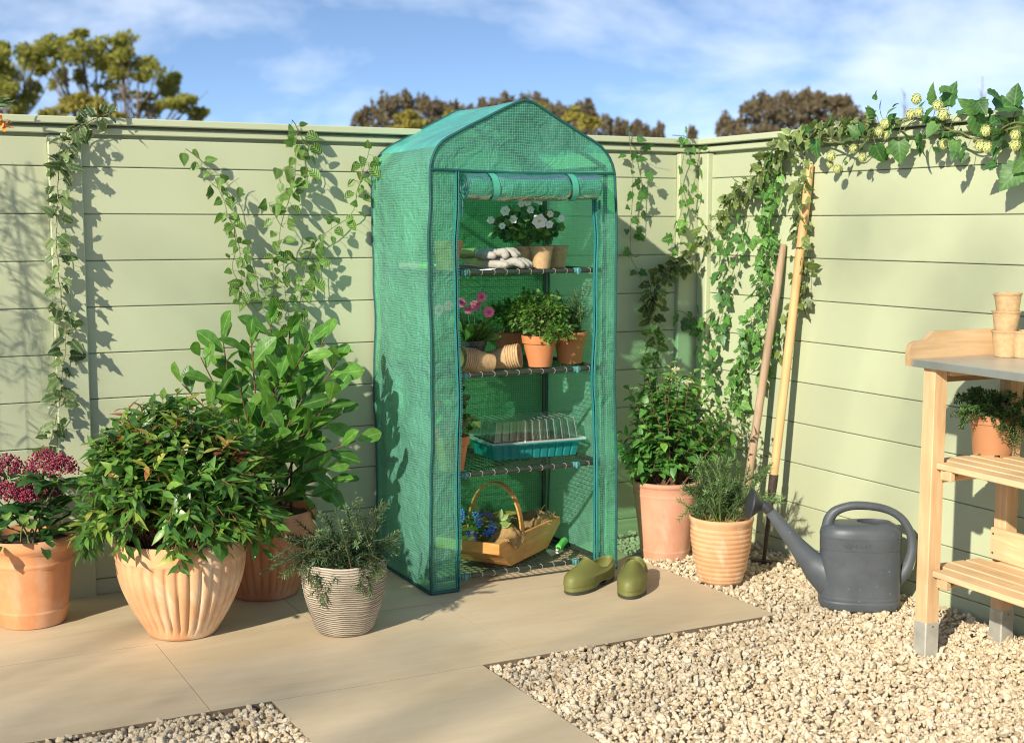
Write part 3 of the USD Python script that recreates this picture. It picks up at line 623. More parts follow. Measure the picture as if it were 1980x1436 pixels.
v, f = grid(P); roll = part(gh, 'rolled_door', (v, f), MAT['film_roll'], True, uv=uv.reshape(-1, 2))
for xe, xi in ((0.108, 0.118), (0.598, 0.588)):
    b = MB()
    for t in (0.9, 0.55, 0.25):
        an = np.linspace(0, 2 * np.pi, 24); b.tm(tube(np.stack([np.full(24, xe), -0.034 + 0.040 * t * np.cos(an), np.interp(xe, xs_, cz) + 0.043 * t * np.sin(an)], 1), 0.0028, 6))
    part(roll, 'rolled_end', b.get(), MAT['piping'], 40)
for xt in (0.205, 0.495):
    an = np.linspace(-2.6, 2.0, 40); zc = np.interp(xt, xs_, cz); b = []
    for dx in (-0.011, 0.011):
        b.append(np.stack([np.full(40, xt + dx + 0.004 * np.sin(an)), -0.034 - 0.0405 * np.cos(an - 0.3), zc - 0.042 * np.sin(an - 0.3)], 1))
    P = np.stack(b, 1); lo = P.copy(); v1, f1 = grid(P); v2, f2 = grid((P - [0, -0.034, zc]) * [1, 1.06, 1.06] + np.array([-0.0, -0.034, zc]) - (P[..., :1] * 0 if True else 0))
    v2[:, 0] = v1[:, 0]
    part(roll, 'tie', cat((v1, f1), (v2, f2[:, ::-1])), MAT['tape'], 60)
# frame and shelves
tb = 0.0078
def rod(name, a, b, r=tb, mat='tube', parent=gh, n=10):
    return part(parent, name, tube([a, (np.asarray(a) + b) / 2, b], r, n), MAT[mat], 40)
for x in (0.022, GW - 0.022):
    for y in (0.022, GD - 0.022):
        rod('upright', np.array([x, y, 0.0]), np.array([x, y, 1.395]))
    rod('eave_tube', np.array([x + (0.012 if x < 0.3 else -0.012), 0.022, 1.395]), np.array([x + (0.012 if x < 0.3 else -0.012), GD - 0.022, 1.395]))
rod('ridge_tube', np.array([GW / 2, 0.022, 1.565]), np.array([GW / 2, GD - 0.022, 1.565]))
for y in (0.022, GD - 0.022):
    for x in (0.022, GW - 0.022): rod('rafter', np.array([x, y, 1.395]), np.array([GW / 2, y, 1.565]))
SHELF = (0.040, 0.383, 0.713, 1.049)
SHELF_TOP = [z + 0.0035 for z in SHELF]
for z in SHELF:
    b = MB()
    for x in np.arange(0.05, GW - 0.03, 0.0265): b.tm(tube([[x, 0.028, z], [x, GD / 2, z], [x, GD - 0.024, z]], 0.0011, 5))
    for y in np.arange(0.05, GD - 0.03, 0.0265): b.tm(tube([[0.024, y, z + 0.001], [GW / 2, y, z + 0.001], [GW - 0.024, y, z + 0.001]], 0.0011, 5))
    sh = part(gh, 'wire_shelf', b.get(), MAT['wire'], 40)
    ends = [([0.022, 0.026, z], [GW - 0.022, 0.026, z]), ([0.022, GD - 0.024, z], [GW - 0.022, GD - 0.024, z]), ([0.024, 0.022, z], [0.024, GD - 0.022, z]), ([GW - 0.024, 0.022, z], [GW - 0.024, GD - 0.022, z])]
    for a, c in ends: rod('shelf_tube', np.array(a), np.array(c), parent=sh)
    for x in np.arange(0.060, GW - 0.03, 0.0455):
        an = np.linspace(-0.3, 4.4, 12); part(sh, 'wire_hook', tube(np.stack([np.full(12, x) + 0.004 * np.sin(an), 0.026 + 0.0088 * -np.sin(an), z + 0.0088 * np.cos(an)], 1), 0.00075, 4), MAT['hook'], 40)
    for x in (0.135, 0.560):
        c = np.array([x, 0.026, z])
        part(sh, 'shelf_clip', cat(tube([c - [0.013, 0, 0], c - [0.009, 0, 0], c, c + [0.009, 0, 0], c + [0.013, 0, 0]], [0.0092, 0.0105, 0.0098, 0.0105, 0.0092], 12), bbox(c + [-0.004, -0.013, -0.012], c + [0.005, -0.006, 0.010], 0.002)), MAT['clip'], 40)
    for x in (0.022, GW - 0.022):
        for y in (0.022, GD - 0.022):
            part(sh, 'corner_joint', tube([[x, y, z - 0.028], [x, y, z - 0.024], [x, y, z + 0.020], [x, y, z + 0.024]], [0.009, 0.0112, 0.0112, 0.009], 12), MAT['tube'], 40)
part(gh, 'ground_tube', tube([[0.58, 0.03, SHELF[0] + 0.0], [0.60, 0.026, SHELF[0]], [0.622, 0.026, SHELF[0]]], 0.0095, 10), MAT['tube'], 40)

# ================================================================== leaves
def leaf_shape(widths, n=7, fold=0.18, curl=0.12, wave=0.0, cols=5):
    """A leaf of length 1 along +x, face up: (vertices, faces, uv)."""
    t = np.linspace(0, 1, n); w = np.interp(t, np.linspace(0, 1, len(widths)), widths); s = np.linspace(-1, 1, cols)
    T, S = np.meshgrid(t, s, indexing='ij'); W = np.repeat(w[:, None], cols, 1)
    y = S * W; z = np.abs(S) * W * fold - curl * T ** 2 + wave * np.sin(T * 14) * np.abs(S) * W
    v = np.stack([T, y, z], -1).reshape(-1, 3); uv = np.stack([0.5 + 0.5 * S * (W / max(widths)) ** 0.5, np.clip(T, 0.01, 0.98)], -1).reshape(-1, 2)
    return v, grid(np.stack([T, y, z], -1))[1], uv
def outline_leaf(pts, fold=0.15, curl=0.12):
    """A lobed leaf from the right half of its outline, (x along, y out) from base to tip; a fan over the midrib."""
    p = np.asarray(pts, float); k = len(p); V = [[x, 0, -curl * x * x] for x in np.linspace(0.0, 1.0, k)]
    for sg in (1, -1):
        for x, y in p: V.append([x, sg * y, abs(y) * fold - curl * x * x - 0.25 * y * y])
    F = []
    for i in range(k - 1):
        a, b, c, d = i, i + 1, k + i, k + i + 1; F += [[a, b, d], [a, d, c]]
        c, d = 2 * k + i, 2 * k + i + 1; F += [[a, d, b], [a, c, d]]
    V = np.array(V); uv = np.stack([0.5 + V[:, 1] / (2 * p[:, 1].max()), np.clip(V[:, 0], 0.01, 0.98)], 1)
    return V, np.array(F), uv
L_LONG = leaf_shape([0.02, 0.085, 0.125, 0.13, 0.11, 0.075, 0.035, 0.004], 7, 0.35, 0.16, cols=3)
L_LAUREL = leaf_shape([0.03, 0.09, 0.145, 0.185, 0.215, 0.232, 0.232, 0.205, 0.135, 0.012], 10, 0.30, 0.13, 0.05)
L_OVAL = leaf_shape([0.03, 0.16, 0.25, 0.28, 0.26, 0.19, 0.09, 0.006], 7, 0.30, 0.14, cols=3)
L_ROUND = leaf_shape([0.06, 0.26, 0.38, 0.42, 0.41, 0.34, 0.20, 0.03], 7, 0.22, 0.18, cols=3)
L_SPAT = leaf_shape([0.04, 0.07, 0.10, 0.16, 0.22, 0.24, 0.19, 0.03], 8, 0.22, 0.30, cols=3)
L_HEART = leaf_shape([0.22, 0.36, 0.41, 0.385, 0.32, 0.225, 0.115, 0.006], 8, 0.20, 0.15)
L_IVY = outline_leaf([(0.06, 0.02), (-0.12, 0.20), (0.02, 0.44), (0.24, 0.34), (0.40, 0.56), (0.50, 0.28), (0.72, 0.22), (1.0, 0.008)])
L_IVY2 = outline_leaf([(0.06, 0.02), (-0.06, 0.26), (0.18, 0.42), (0.30, 0.36), (0.48, 0.46), (0.56, 0.28), (0.78, 0.17), (1.0, 0.008)], 0.3, 0.22)
L_HOP = outline_leaf([(0.05, 0.02), (-0.08, 0.24), (0.06, 0.46), (0.20, 0.40), (0.30, 0.52), (0.44, 0.40), (0.52, 0.42), (0.66, 0.28), (0.76, 0.24), (0.88, 0.12), (1.0, 0.006)], 0.38, 0.3)
L_PARSLEY = outline_leaf([(0.02, 0.02), (0.10, 0.30), (0.26, 0.18), (0.36, 0.52), (0.52, 0.24), (0.64, 0.38), (0.78, 0.14), (0.90, 0.18), (1.0, 0.01)], 0.5, 0.3)
L_BLADE = leaf_shape([0.05, 0.06, 0.06, 0.05, 0.035, 0.005], 6, 0.3, 0.25, cols=3)
def orient(d, n):
    """Leaf axes: along d, with its face as near n as that allows."""
    d = unit(d); n = np.asarray(n, float) - d * (np.asarray(n, float) @ d)
    n = unit(n) if np.linalg.norm(n) > 1e-6 else frame_along(d)[2]
    return np.stack([d, np.cross(n, d), n], 1)
class Leaves:
    """Leaves of one plant, in world space; emit() makes the ones that show largest parts and joins the rest."""
    def __init__(s): s.items = []
    def add(s, shape, p, d, n, size, width=1.0, tone=7):
        s.items.append((shape, np.asarray(p, float), orient(d, n) * np.array([size, size * width, size]), size, int(np.clip(tone, 0, 15))))
    def emit(s, t, mat, most=300, name='leaf', rest='foliage', least=0.0, label=None):
        order = sorted(range(len(s.items)), key=lambda i: -s.items[i][3] / np.linalg.norm(s.items[i][1] - EYE)); b = MB()
        for q, i in enumerate(order):
            (v, f, uv), p, R, size, tone = s.items[i]
            w = v @ R.T + p; u = uv + np.array([0, tone])
            if q < most and size >= least: part(t, name, (w, f), mat, True, uv=u, local=False)
            else: b.add(w, f, u)
        if b.n: part(t, rest, b.get(), mat, True, uv=b.uv(), kind='stuff', local=False)
def ball(c, r, n=1, squash=1.0):
    m = trimesh.creation.icosphere(subdivisions=n, radius=1.0); return (m.vertices * np.array([r, r, r * squash]) + np.asarray(c), m.faces)

G1, G2, G3 = (0.022, 0.060, 0.012), (0.045, 0.115, 0.020), (0.085, 0.175, 0.032)
MAT['leucothoe'] = leafmat('leucothoe_leaf', [(0.0, (0.029, 0.083, 0.021)), (0.25, (0.054, 0.155, 0.029)), (0.5, (0.110, 0.247, 0.040)), (0.72, (0.228, 0.347, 0.058)), (0.82, (0.365, 0.347, 0.072)), (0.90, (0.365, 0.164, 0.054)), (1.0, (0.347, 0.083, 0.064))], vein=(0.16, 0.24, 0.07), midrib=0.5, side=0.12, rough=0.30)
MAT['laurel'] = leafmat('laurel_leaf', [(0.0, (0.039, 0.122, 0.021)), (0.5, (0.077, 0.212, 0.030)), (1.0, (0.147, 0.314, 0.047))], vein=(0.26, 0.40, 0.10), midrib=0.75, side=0.16, nv=8, slope=5.0, rough=0.32, transl=0.30)
MAT['skimmia'] = leafmat('skimmia_leaf', [(0.0, (0.022, 0.077, 0.026)), (0.6, (0.055, 0.155, 0.040)), (1.0, (0.237, 0.364, 0.091))], vein=(0.10, 0.2, 0.06), midrib=0.4, side=0.06, rough=0.30)
MAT['viburnum'] = leafmat('viburnum_leaf', [(0.0, (0.032, 0.101, 0.026)), (0.5, (0.081, 0.234, 0.045)), (1.0, (0.203, 0.405, 0.073))], vein=(0.15, 0.26, 0.07), midrib=0.5, side=0.15, rough=0.36)
MAT['needle'] = leafmat('rosemary_needle', [(0.0, (0.061, 0.112, 0.049)), (0.5, (0.126, 0.213, 0.085)), (1.0, (0.263, 0.385, 0.151))], midrib=0.3, vein=(0.2, 0.26, 0.14), side=0.0, rough=0.5)
MAT['needle_dark'] = leafmat('rosemary_needle_dark', [(0.0, (0.027, 0.057, 0.027)), (0.5, (0.064, 0.125, 0.053)), (1.0, (0.227, 0.330, 0.151))], midrib=0.3, vein=(0.16, 0.22, 0.12), side=0.0, rough=0.5)
MAT['stem'] = plain('green_stem', (0.13, 0.17, 0.04), 0.6, var=0.3)
MAT['stem_brown'] = plain('brown_stem', (0.13, 0.065, 0.032), 0.75, var=0.35)
MAT['stem_red'] = plain('red_stem', (0.20, 0.075, 0.04), 0.6, var=0.3)
MAT['soil'] = plain('soil', (0.035, 0.022, 0.015), 0.95, var=0.5, scale=60, bump=1.0, bscale=120, dist=0.01)
MAT['terra'] = terracotta('terracotta', (0.52, 0.215, 0.092), (0.62, 0.295, 0.135), amount=0.35)
MAT['terra_pale'] = terracotta('terracotta_pale', (0.56, 0.28, 0.135), (0.64, 0.385, 0.205), (0.72, 0.57, 0.39), 0.85)
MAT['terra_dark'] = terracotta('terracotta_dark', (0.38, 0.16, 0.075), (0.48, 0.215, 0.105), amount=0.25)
MAT['terra_pink'] = terracotta('terracotta_pink', (0.50, 0.235, 0.145), (0.59, 0.31, 0.205), (0.66, 0.47, 0.35), 0.6)
MAT['terra_new'] = terracotta('terracotta_new', (0.47, 0.175, 0.065), (0.52, 0.205, 0.082), amount=0.08)
MAT['white_stone'] = M('ringed_stone', {'tc': ('texture_coordinate', {}), 's': ('separate_xyz', {}), 'n': ('noise_texture', {'scale': 11.0, 'detail': 5.0}), 'z': ('math', {'math_type': 'multiply_add', 'value2': 0.022}), 'w': ('math', {'math_type': 'multiply', 'value2': 2 * math.pi / 0.0068}),
    'si': ('math', {'math_type': 'sine'}), 'mr': ('map_range', {'from_min': -0.6, 'from_max': 0.75, 'to_min': 0.0, 'to_max': 1.0, 'clamp': True}), 'c': ('mix', {'color1': (0.22, 0.17, 0.12), 'color2': (0.54, 0.475, 0.375)}),
    'n2': ('noise_texture', {'scale': 8.0, 'detail': 6.0}), 'r2': ('map_range', {'from_min': 0.3, 'from_max': 0.7, 'to_min': 0.55, 'to_max': 1.2}), 'mul': ('mix', {'mix_type': 'multiply', 'fac': 1.0}), 'b': ('bump', {'strength': 0.7, 'distance': 0.004}), 'p': ('principled_bsdf', {'roughness': 0.85, 'specular_ior_level': 0.2})},
    [('tc.object', 's.vector'), ('tc.object', 'n.vector'), ('n.fac', 'z.value1'), ('s.z', 'z.value3'), ('z.value', 'w.value1'), ('w.value', 'si.value1'), ('si.value', 'mr.value'), ('mr.result', 'c.fac'), ('tc.object', 'n2.vector'), ('n2.fac', 'r2.value'), ('c.color', 'mul.color1'), ('r2.result', 'mul.color2'), ('mul.color', 'p.base_color'), ('mr.result', 'b.height'), ('b.normal', 'p.normal')])

def at_base(px, py, r, z=0.0):
    """The middle of a round foot of radius r whose front touches the ground at the photograph's point."""
    return gnd(px, py, z) + VA * r
def pot(t, prof, mat, mod=None, soil=None, n=96, inner=True, name='pot'):
    part(t, name, lathe(prof, n, mod), mat, 50)
    if soil:
        r, z = soil
        a = np.linspace(0, 2 * np.pi, 28, endpoint=False); P = np.stack([np.concatenate([[0], np.repeat(np.linspace(0.25, 1, 4) * r, 28)]) * np.concatenate([[1], np.tile(np.cos(a), 4)]), np.concatenate([[0], np.repeat(np.linspace(0.25, 1, 4) * r, 28)]) * np.concatenate([[1], np.tile(np.sin(a), 4)]), np.zeros(113)], 1)
        P[:, 2] = z + 0.02 * r / 0.15 * (meshkit.fbm(P * 60 + 3, 3) - 0.5) - 0.0
        f = [[0, 1 + i, 1 + (i + 1) % 28] for i in range(28)]
        for k in range(3): f += [[1 + 28 * k + i, 29 + 28 * k + i, 29 + 28 * k + (i + 1) % 28] for i in range(28)] + [[1 + 28 * k + i, 29 + 28 * k + (i + 1) % 28, 1 + 28 * k + (i + 1) % 28] for i in range(28)]
        part(t, 'soil', (P, np.array(f)), MAT['soil'], True)
def toward(c, px, py, depth=0.0):
    """A point that the photograph shows at (px, py), on the upright plane through c plus depth away from the viewer."""
    return on_face(px, py, np.asarray(c) + VA * depth)
def stems_part(t, tubes, mat, name='stem', joined=False):
    if joined:
        part(t, name, cat(*tubes), mat, 50, local=False, kind='stuff'); return
    for s in tubes: part(t, name, s, mat, 50, local=False)

# ------------------------------------------------------------------ the flowering skimmia at the left edge
C = at_base(42, 1219, 0.095); PA = C
t = thing('potted_skimmia', 'ridged terracotta pot of dark skimmia with crimson bud clusters at the left edge', 'potted plant', C)
pot(t, [(0.090, 0.0), (0.096, 0.004), (0.104, 0.040), (0.108, 0.046), (0.108, 0.052), (0.105, 0.056), (0.121, 0.185), (0.128, 0.192), (0.128, 0.201), (0.124, 0.206), (0.128, 0.232), (0.139, 0.240), (0.143, 0.252), (0.142, 0.268), (0.136, 0.274), (0.128, 0.272), (0.124, 0.262), (0.118, 0.236)], MAT['terra'], soil=(0.124, 0.250))
r = np.random.default_rng(101); lv, st = Leaves(), []
BUDS = [(14, 905, 34), (62, 930, 26), (85, 900, 38), (118, 905, 34), (52, 960, 24), (100, 950, 26), (12, 955, 30), (-30, 925, 36)]
MAT['bud'] = M('bud', {'g': ('geometry', {}), 'r': ('rgb_ramp', {'ramp': [(0, (0.22, 0.022, 0.05)), (0.6, (0.46, 0.065, 0.13)), (1, (0.60, 0.18, 0.23))]}), 'p': ('principled_bsdf', {'roughness': 0.5})}, [('g.random_per_island', 'r.fac'), ('r.color', 'p.base_color')])
for px, py, rad in BUDS:
    dep = r.uniform(-0.07, 0.06); c = toward(C, px, py, dep); R = rad / 650 * 1.05; b = MB()
    for _ in range(380):
        d = unit(r.normal(size=3)); d[2] = abs(d[2]) * 1.0 - 0.25; q = c + d * R * np.array([1, 1, 1.15]) * r.uniform(0.35, 1.0) ** 0.6; b.tm(ball(q, r.uniform(0.0022, 0.0038), 0))
    part(t, 'bud_cluster', b.get(), MAT['bud'], True, local=False)
    base = C + np.array([*r.normal(size=2) * 0.03, 0.25]); st.append(tube(bez(base, base + UP * 0.06, c - UP * 0.05, c, 9), np.linspace(0.003, 0.002, 9), 6))
    for k in range(13):
        a = r.uniform(0, 6.28); d = np.array([math.cos(a), math.sin(a), r.uniform(-0.25, 0.55)])
        lv.add(L_LAUREL, c - UP * r.uniform(0.035, 0.06) + d * 0.006, d, UP + r.normal(size=3) * 0.3, r.uniform(0.055, 0.085), 0.9, r.choice([1, 3, 5, 8, 10, 14], p=[.2, .22, .2, .2, .1, .08]))
for k in range(60):
    a = r.uniform(0, 6.28); rad = r.uniform(0.05, 0.15); p = C + np.array([rad * math.cos(a), rad * math.sin(a), r.uniform(0.255, 0.34)]); d = np.array([math.cos(a), math.sin(a), r.uniform(-0.35, 0.7)])
    lv.add(L_LAUREL, p, d, UP + r.normal(size=3) * 0.35, r.uniform(0.055, 0.09), 0.9, r.choice([0, 2, 4, 7, 12, 15], p=[.2, .25, .2, .2, .1, .05]))
stems_part(t, st, MAT['stem']); lv.emit(t, MAT['skimmia'])

# ------------------------------------------------------------------ the big fluted bowl of leucothoe
C = at_base(335, 1244, 0.115); PB = C
t = thing('potted_shrub', 'big pale fluted terracotta bowl of bushy reddish green shrub in front', 'potted plant', C)
def flutes(n, z0, z1, amp):
    def mod(A, Z, R):
        k = np.clip((Z - z0) / 0.02, 0, 1) * np.clip((z1 - Z) / 0.012, 0, 1); outer = R > 0.1
        return R - amp * k * (1 - np.abs(np.sin(A * n / 2))) ** 1.6
    return mod
prof = [(0.088, 0.0), (0.098, 0.003), (0.104, 0.012), (0.108, 0.020)] + [(0.108 + 0.080 * math.sin(x * math.pi / 2) ** 0.95, 0.020 + 0.215 * x) for x in np.linspace(0.05, 1, 22)] + [(0.1905, 0.240), (0.1915, 0.246), (0.190, 0.252), (0.189, 0.280), (0.187, 0.290), (0.181, 0.294), (0.172, 0.291), (0.168, 0.280), (0.164, 0.245)]
pot(t, prof, MAT['terra_pale'], flutes(34, 0.022, 0.240, 0.0085), soil=(0.166, 0.262), n=272)
r = np.random.default_rng(102); lv, st = Leaves(), []
CEN = toward(C, 350, 1032); WID, HGT = 0.312, 0.425
for k in range(340):
    a = r.uniform(0, 2 * math.pi); e = r.beta(1.2, 1.1); lift = math.asin(1 - 0.93 * e)   # dome of shoots
    dirn = np.array([math.cos(a) * math.cos(lift), math.sin(a) * math.cos(lift), math.sin(lift)])
    bump = 0.90 + 0.16 * float(meshkit.noise(dirn[None] * 2.6 + 5, 3)[0]); R = bump * r.uniform(0.86, 1.02)
    tip = CEN + dirn * np.array([WID, WID * 0.92, HGT]) * R
    if lift < 0.35: tip[2] -= r.uniform(0.0, 0.09)
    base = C + np.array([0.06 * math.cos(a), 0.06 * math.sin(a), 0.26]) + np.array([*r.normal(size=2) * 0.02, 0])
    mid = base + (tip - base) * 0.55 + UP * (0.10 * math.cos(lift)) ; pth = smooth_path([base, mid, tip], 14)
    st.append(tube(pth, np.linspace(0.0024, 0.0011, 14), 5))
    red = lift > 0.5 and r.random() < 0.15
    L = np.linalg.norm(np.diff(pth, axis=0), axis=1).sum(); n = int(9 + 26 * min(L, 0.36))
    for q in range(n):
        s = 1 - (q / n) * min(0.85, 0.22 / L); p = np.array([np.interp(s, np.linspace(0, 1, 14), pth[:, c]) for c in range(3)])
        ax = unit(pth[min(13, int(s * 13) + 1)] - pth[max(0, int(s * 13) - 1)]); b_ = q * 2.4 + r.uniform(-.5, .5); _, s1, s2 = frame_along(ax)
        d = ax * r.uniform(0.35, 0.95) + (s1 * math.cos(b_) + s2 * math.sin(b_)) * 0.9; d[2] += 0.10 - 0.25 * s
        tone = r.choice([1, 3, 5, 7, 9, 11], p=[.12, .22, .25, .22, .12, .07])
        if red and q < 5: tone = r.choice([11, 12, 13, 14, 15])
        elif r.random() < 0.05: tone = 12
        lv.add(L_LONG, p, d, UP * 0.8 + ax * 0.3 + r.normal(size=3) * 0.30, r.uniform(0.048, 0.080) * (0.75 + 0.25 * min(1, q / 3)), r.uniform(1.1, 1.5), tone)
stems_part(t, st, MAT['stem_red'], 'stem', True); lv.emit(t, MAT['leucothoe'])

# ------------------------------------------------------------------ cherry laurel behind it
C = at_base(500, 1164, 0.105); PC = C
t = thing('potted_laurel', 'tall laurel with large glossy leaves in a shaded fluted terracotta pot', 'potted plant', C)
prof = [(0.095, 0.0), (0.105, 0.004), (0.112, 0.016)] + [(0.112 + 0.058 * math.sin(x * math.pi / 2), 0.016 + 0.18 * x) for x in np.linspace(0.05, 1, 16)] + [(0.171, 0.200), (0.172, 0.206), (0.171, 0.212), (0.172, 0.268), (0.174, 0.282), (0.170, 0.288), (0.160, 0.285), (0.156, 0.27), (0.150, 0.24)]
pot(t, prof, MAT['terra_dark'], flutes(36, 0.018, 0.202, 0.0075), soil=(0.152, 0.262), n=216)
r = np.random.default_rng(103); lv, st = Leaves(), []
SHOOTS = [((430, 648), 0.02, 9), ((388, 690), -0.03, 6), ((352, 742), -0.02, 6), ((485, 655), -0.04, 10), ((522, 618), 0.03, 10), ((560, 640), 0.05, 9), ((598, 664), -0.05, 11), ((628, 655), 0.03, 9), ((652, 700), 0.00, 9), ((648, 762), -0.07, 9), ((688, 852), -0.06, 5), ((660, 800), 0.04, 8), ((540, 735), -0.09, 10), ((462, 745), -0.06, 9), ((590, 760), -0.10, 11), ((628, 905), -0.07, 8), ((655, 930), 0.0, 6), ((600, 830), -0.10, 9), ((520, 800), -0.10, 8), ((470, 700), 0.05, 7), ((570, 700), -0.02, 9), ((618, 960), -0.05, 6)]
for (px, py), dep, n in SHOOTS:
    tip = toward(C, px, py, dep + r.uniform(-.01, .01)); base = C + np.array([*r.normal(size=2) * 0.05, 0.26])
    mid = base + (tip - base) * 0.5 + np.array([0, 0, 0.05]) - VR * 0.0 + VA * dep * 0.4; pth = smooth_path([base, mid, tip], 20)
    st.append(tube(pth, np.linspace(0.0052, 0.0018, 20), 7)); L = np.linalg.norm(np.diff(pth, axis=0), axis=1).sum()
    for q in range(n):
        s = 1 - q / n * min(0.75, 0.27 / L); i = s * 19; p = np.array([np.interp(i, range(20), pth[:, c]) for c in range(3)]); ax = unit(pth[min(19, int(i) + 1)] - pth[max(0, int(i) - 1)])
        _, s1, s2 = frame_along(ax); b_ = q * 2.4 + r.uniform(-.4, .4); d = ax * (1.15 if q < 2 else r.uniform(0.45, 0.9)) + (s1 * math.cos(b_) + s2 * math.sin(b_)) * 0.85 + UP * 0.12
        size = r.uniform(0.085, 0.122) * (0.75 if q < 2 else 1)
        lv.add(L_LAUREL, p + unit(d) * 0.006, d, UP * 0.5 + ax * 0.35 - VA * 0.6 + r.normal(size=3) * 0.3, size, r.uniform(1.0, 1.25), r.choice([2, 5, 8, 11, 14], p=[.15, .25, .28, .2, .12]))
stems_part(t, st, MAT['stem_brown']); lv.emit(t, MAT['laurel'])

# ------------------------------------------------------------------ rosemaries
def rosemary(t, C, tips, spread, zs, r, mat, n=55, ln=0.019, stemmat='stem_brown', droop=0.0):
    lv, st = Leaves(), []
    for px, py, dep in tips:
        tip = toward(C, px, py, dep); base = C + np.array([*(r.normal(size=2) * spread), zs]); h = np.linalg.norm(tip - base)
        mid = base + (tip - base) * 0.5 + UP * (0.25 * h if tip[2] < base[2] + 0.08 else 0.08 * h) + r.normal(size=3) * 0.012
        pth = smooth_path([base, mid, tip + r.normal(size=3) * 0.004], 16); st.append(tube(pth, np.linspace(0.0016, 0.0008, 16), 5)); L = np.linalg.norm(np.diff(pth, axis=0), axis=1).sum(); m = int(n * (0.5 + L / 0.22)); tone0 = r.integers(-2, 3)
        for q in range(m):
            s = 1 - 0.88 * q / m; i = s * 15; p = np.array([np.interp(i, range(16), pth[:, c]) for c in range(3)]); ax = unit(pth[min(15, int(i) + 1)] - pth[max(0, int(i) - 1)]); _, s1, s2 = frame_along(ax); b_ = q * 2.4 + r.uniform(-.5, .5); out = s1 * math.cos(b_) + s2 * math.sin(b_)
            lv.add(L_NEEDLE, p, ax * r.uniform(0.7, 1.1) + out, out * -0.6 + ax, ln * r.uniform(0.75, 1.2) * (0.6 if q < 5 else 1), 1.35, 6.5 + tone0 + r.normal() * 2.5 + (4 if s > 0.85 else 0))
    stems_part(t, st, MAT[stemmat], 'stem', True); lv.emit(t, MAT[mat], 0, rest='needles')
L_NEEDLE = leaf_shape([0.055, 0.07, 0.065, 0.01], 4, 0.5, 0.10, cols=3)
C = at_base(660, 1233, 0.08); PD = C
t = thing('potted_rosemary', 'trailing dark rosemary in a grey pot ringed with white ridges, before the greenhouse', 'potted plant', C)
prof = [(0.070, 0.0), (0.080, 0.003), (0.086, 0.010)] + [(0.086 + 0.041 * math.sin(x * math.pi * 0.53), 0.010 + 0.185 * x) for x in np.linspace(0.03, 1, 40)] + [(0.1245, 0.206), (0.1215, 0.214), (0.114, 0.216), (0.110, 0.208), (0.106, 0.18)]
pot(t, prof, MAT['white_stone'], lambda A, Z, R: R + 0.0012 * np.sin((Z + 0.004 * np.sin(3 * A)) * 2 * np.pi / 0.0068 * 0.5) * (R > 0.1), soil=(0.108, 0.192), n=96)
r = np.random.default_rng(104); tips = []
for px, py in [(745, 968), (722, 975), (700, 990), (668, 985), (640, 1000), (615, 1020), (660, 1010), (690, 965), (735, 1000), (775, 1022), (760, 1040), (715, 1015), (600, 1045), (560, 1015), (545, 1040), (530, 1090), (522, 1105), (560, 1075), (575, 1050), (540, 1120), (618, 1160), (605, 1130), (590, 1115), (635, 1140), (700, 1145), (712, 1130), (690, 1115), (735, 1110), (745, 1085), (760, 1065), (680, 1050), (650, 1050), (630, 1075), (665, 1085), (700, 1075), (655, 1125), (610, 1090), (725, 1060), (580, 1085), (640, 1030), (605, 1010), (683, 1030)]:
    for _ in range(2 if py < 1110 else 5): tips.append((px + r.normal() * 9, py + r.normal() * 9, r.uniform(-0.11, 0.08) if py < 1090 else r.uniform(-0.14, -0.09)))
rosemary(t, C, tips, 0.045, 0.195, r, 'needle_dark', 52)

# ------------------------------------------------------------------ viburnum and rosemary on the gravel, right of the greenhouse
C = at_base(1291, 1087, 0.088, -0.008); PE = C
t = thing('potted_viburnum', 'bushy viburnum with cream flower buds in a plain pinkish terracotta pot', 'potted plant', C)
pot(t, [(0.080, 0.0), (0.0865, 0.003), (0.090, 0.026), (0.0925, 0.030), (0.0925, 0.035), (0.091, 0.039), (0.116, 0.232), (0.119, 0.236), (0.119, 0.243), (0.118, 0.246), (0.121, 0.268), (0.127, 0.273), (0.131, 0.281), (0.130, 0.288), (0.124, 0.291), (0.116, 0.288), (0.112, 0.268)], MAT['terra_pink'], soil=(0.114, 0.272))
r = np.random.default_rng(105); lv, st, fl = Leaves(), [], []
VIB = [(1215, 762), (1240, 722), (1262, 700), (1285, 745), (1230, 800), (1210, 850), (1215, 890), (1260, 790), (1280, 830), (1310, 775), (1318, 740), (1340, 752), (1350, 790), (1370, 765), (1385, 800), (1410, 800), (1425, 830), (1436, 815), (1415, 860), (1395, 870), (1330, 820), (1300, 860), (1250, 880), (1270, 900), (1310, 900), (1340, 880), (1360, 840), (1390, 840), (1240, 840), (1290, 800), (1328, 860), (1230, 905), (1365, 900), (1300, 745), (1250, 760), (1225, 780), (1345, 725), (1275, 720)]
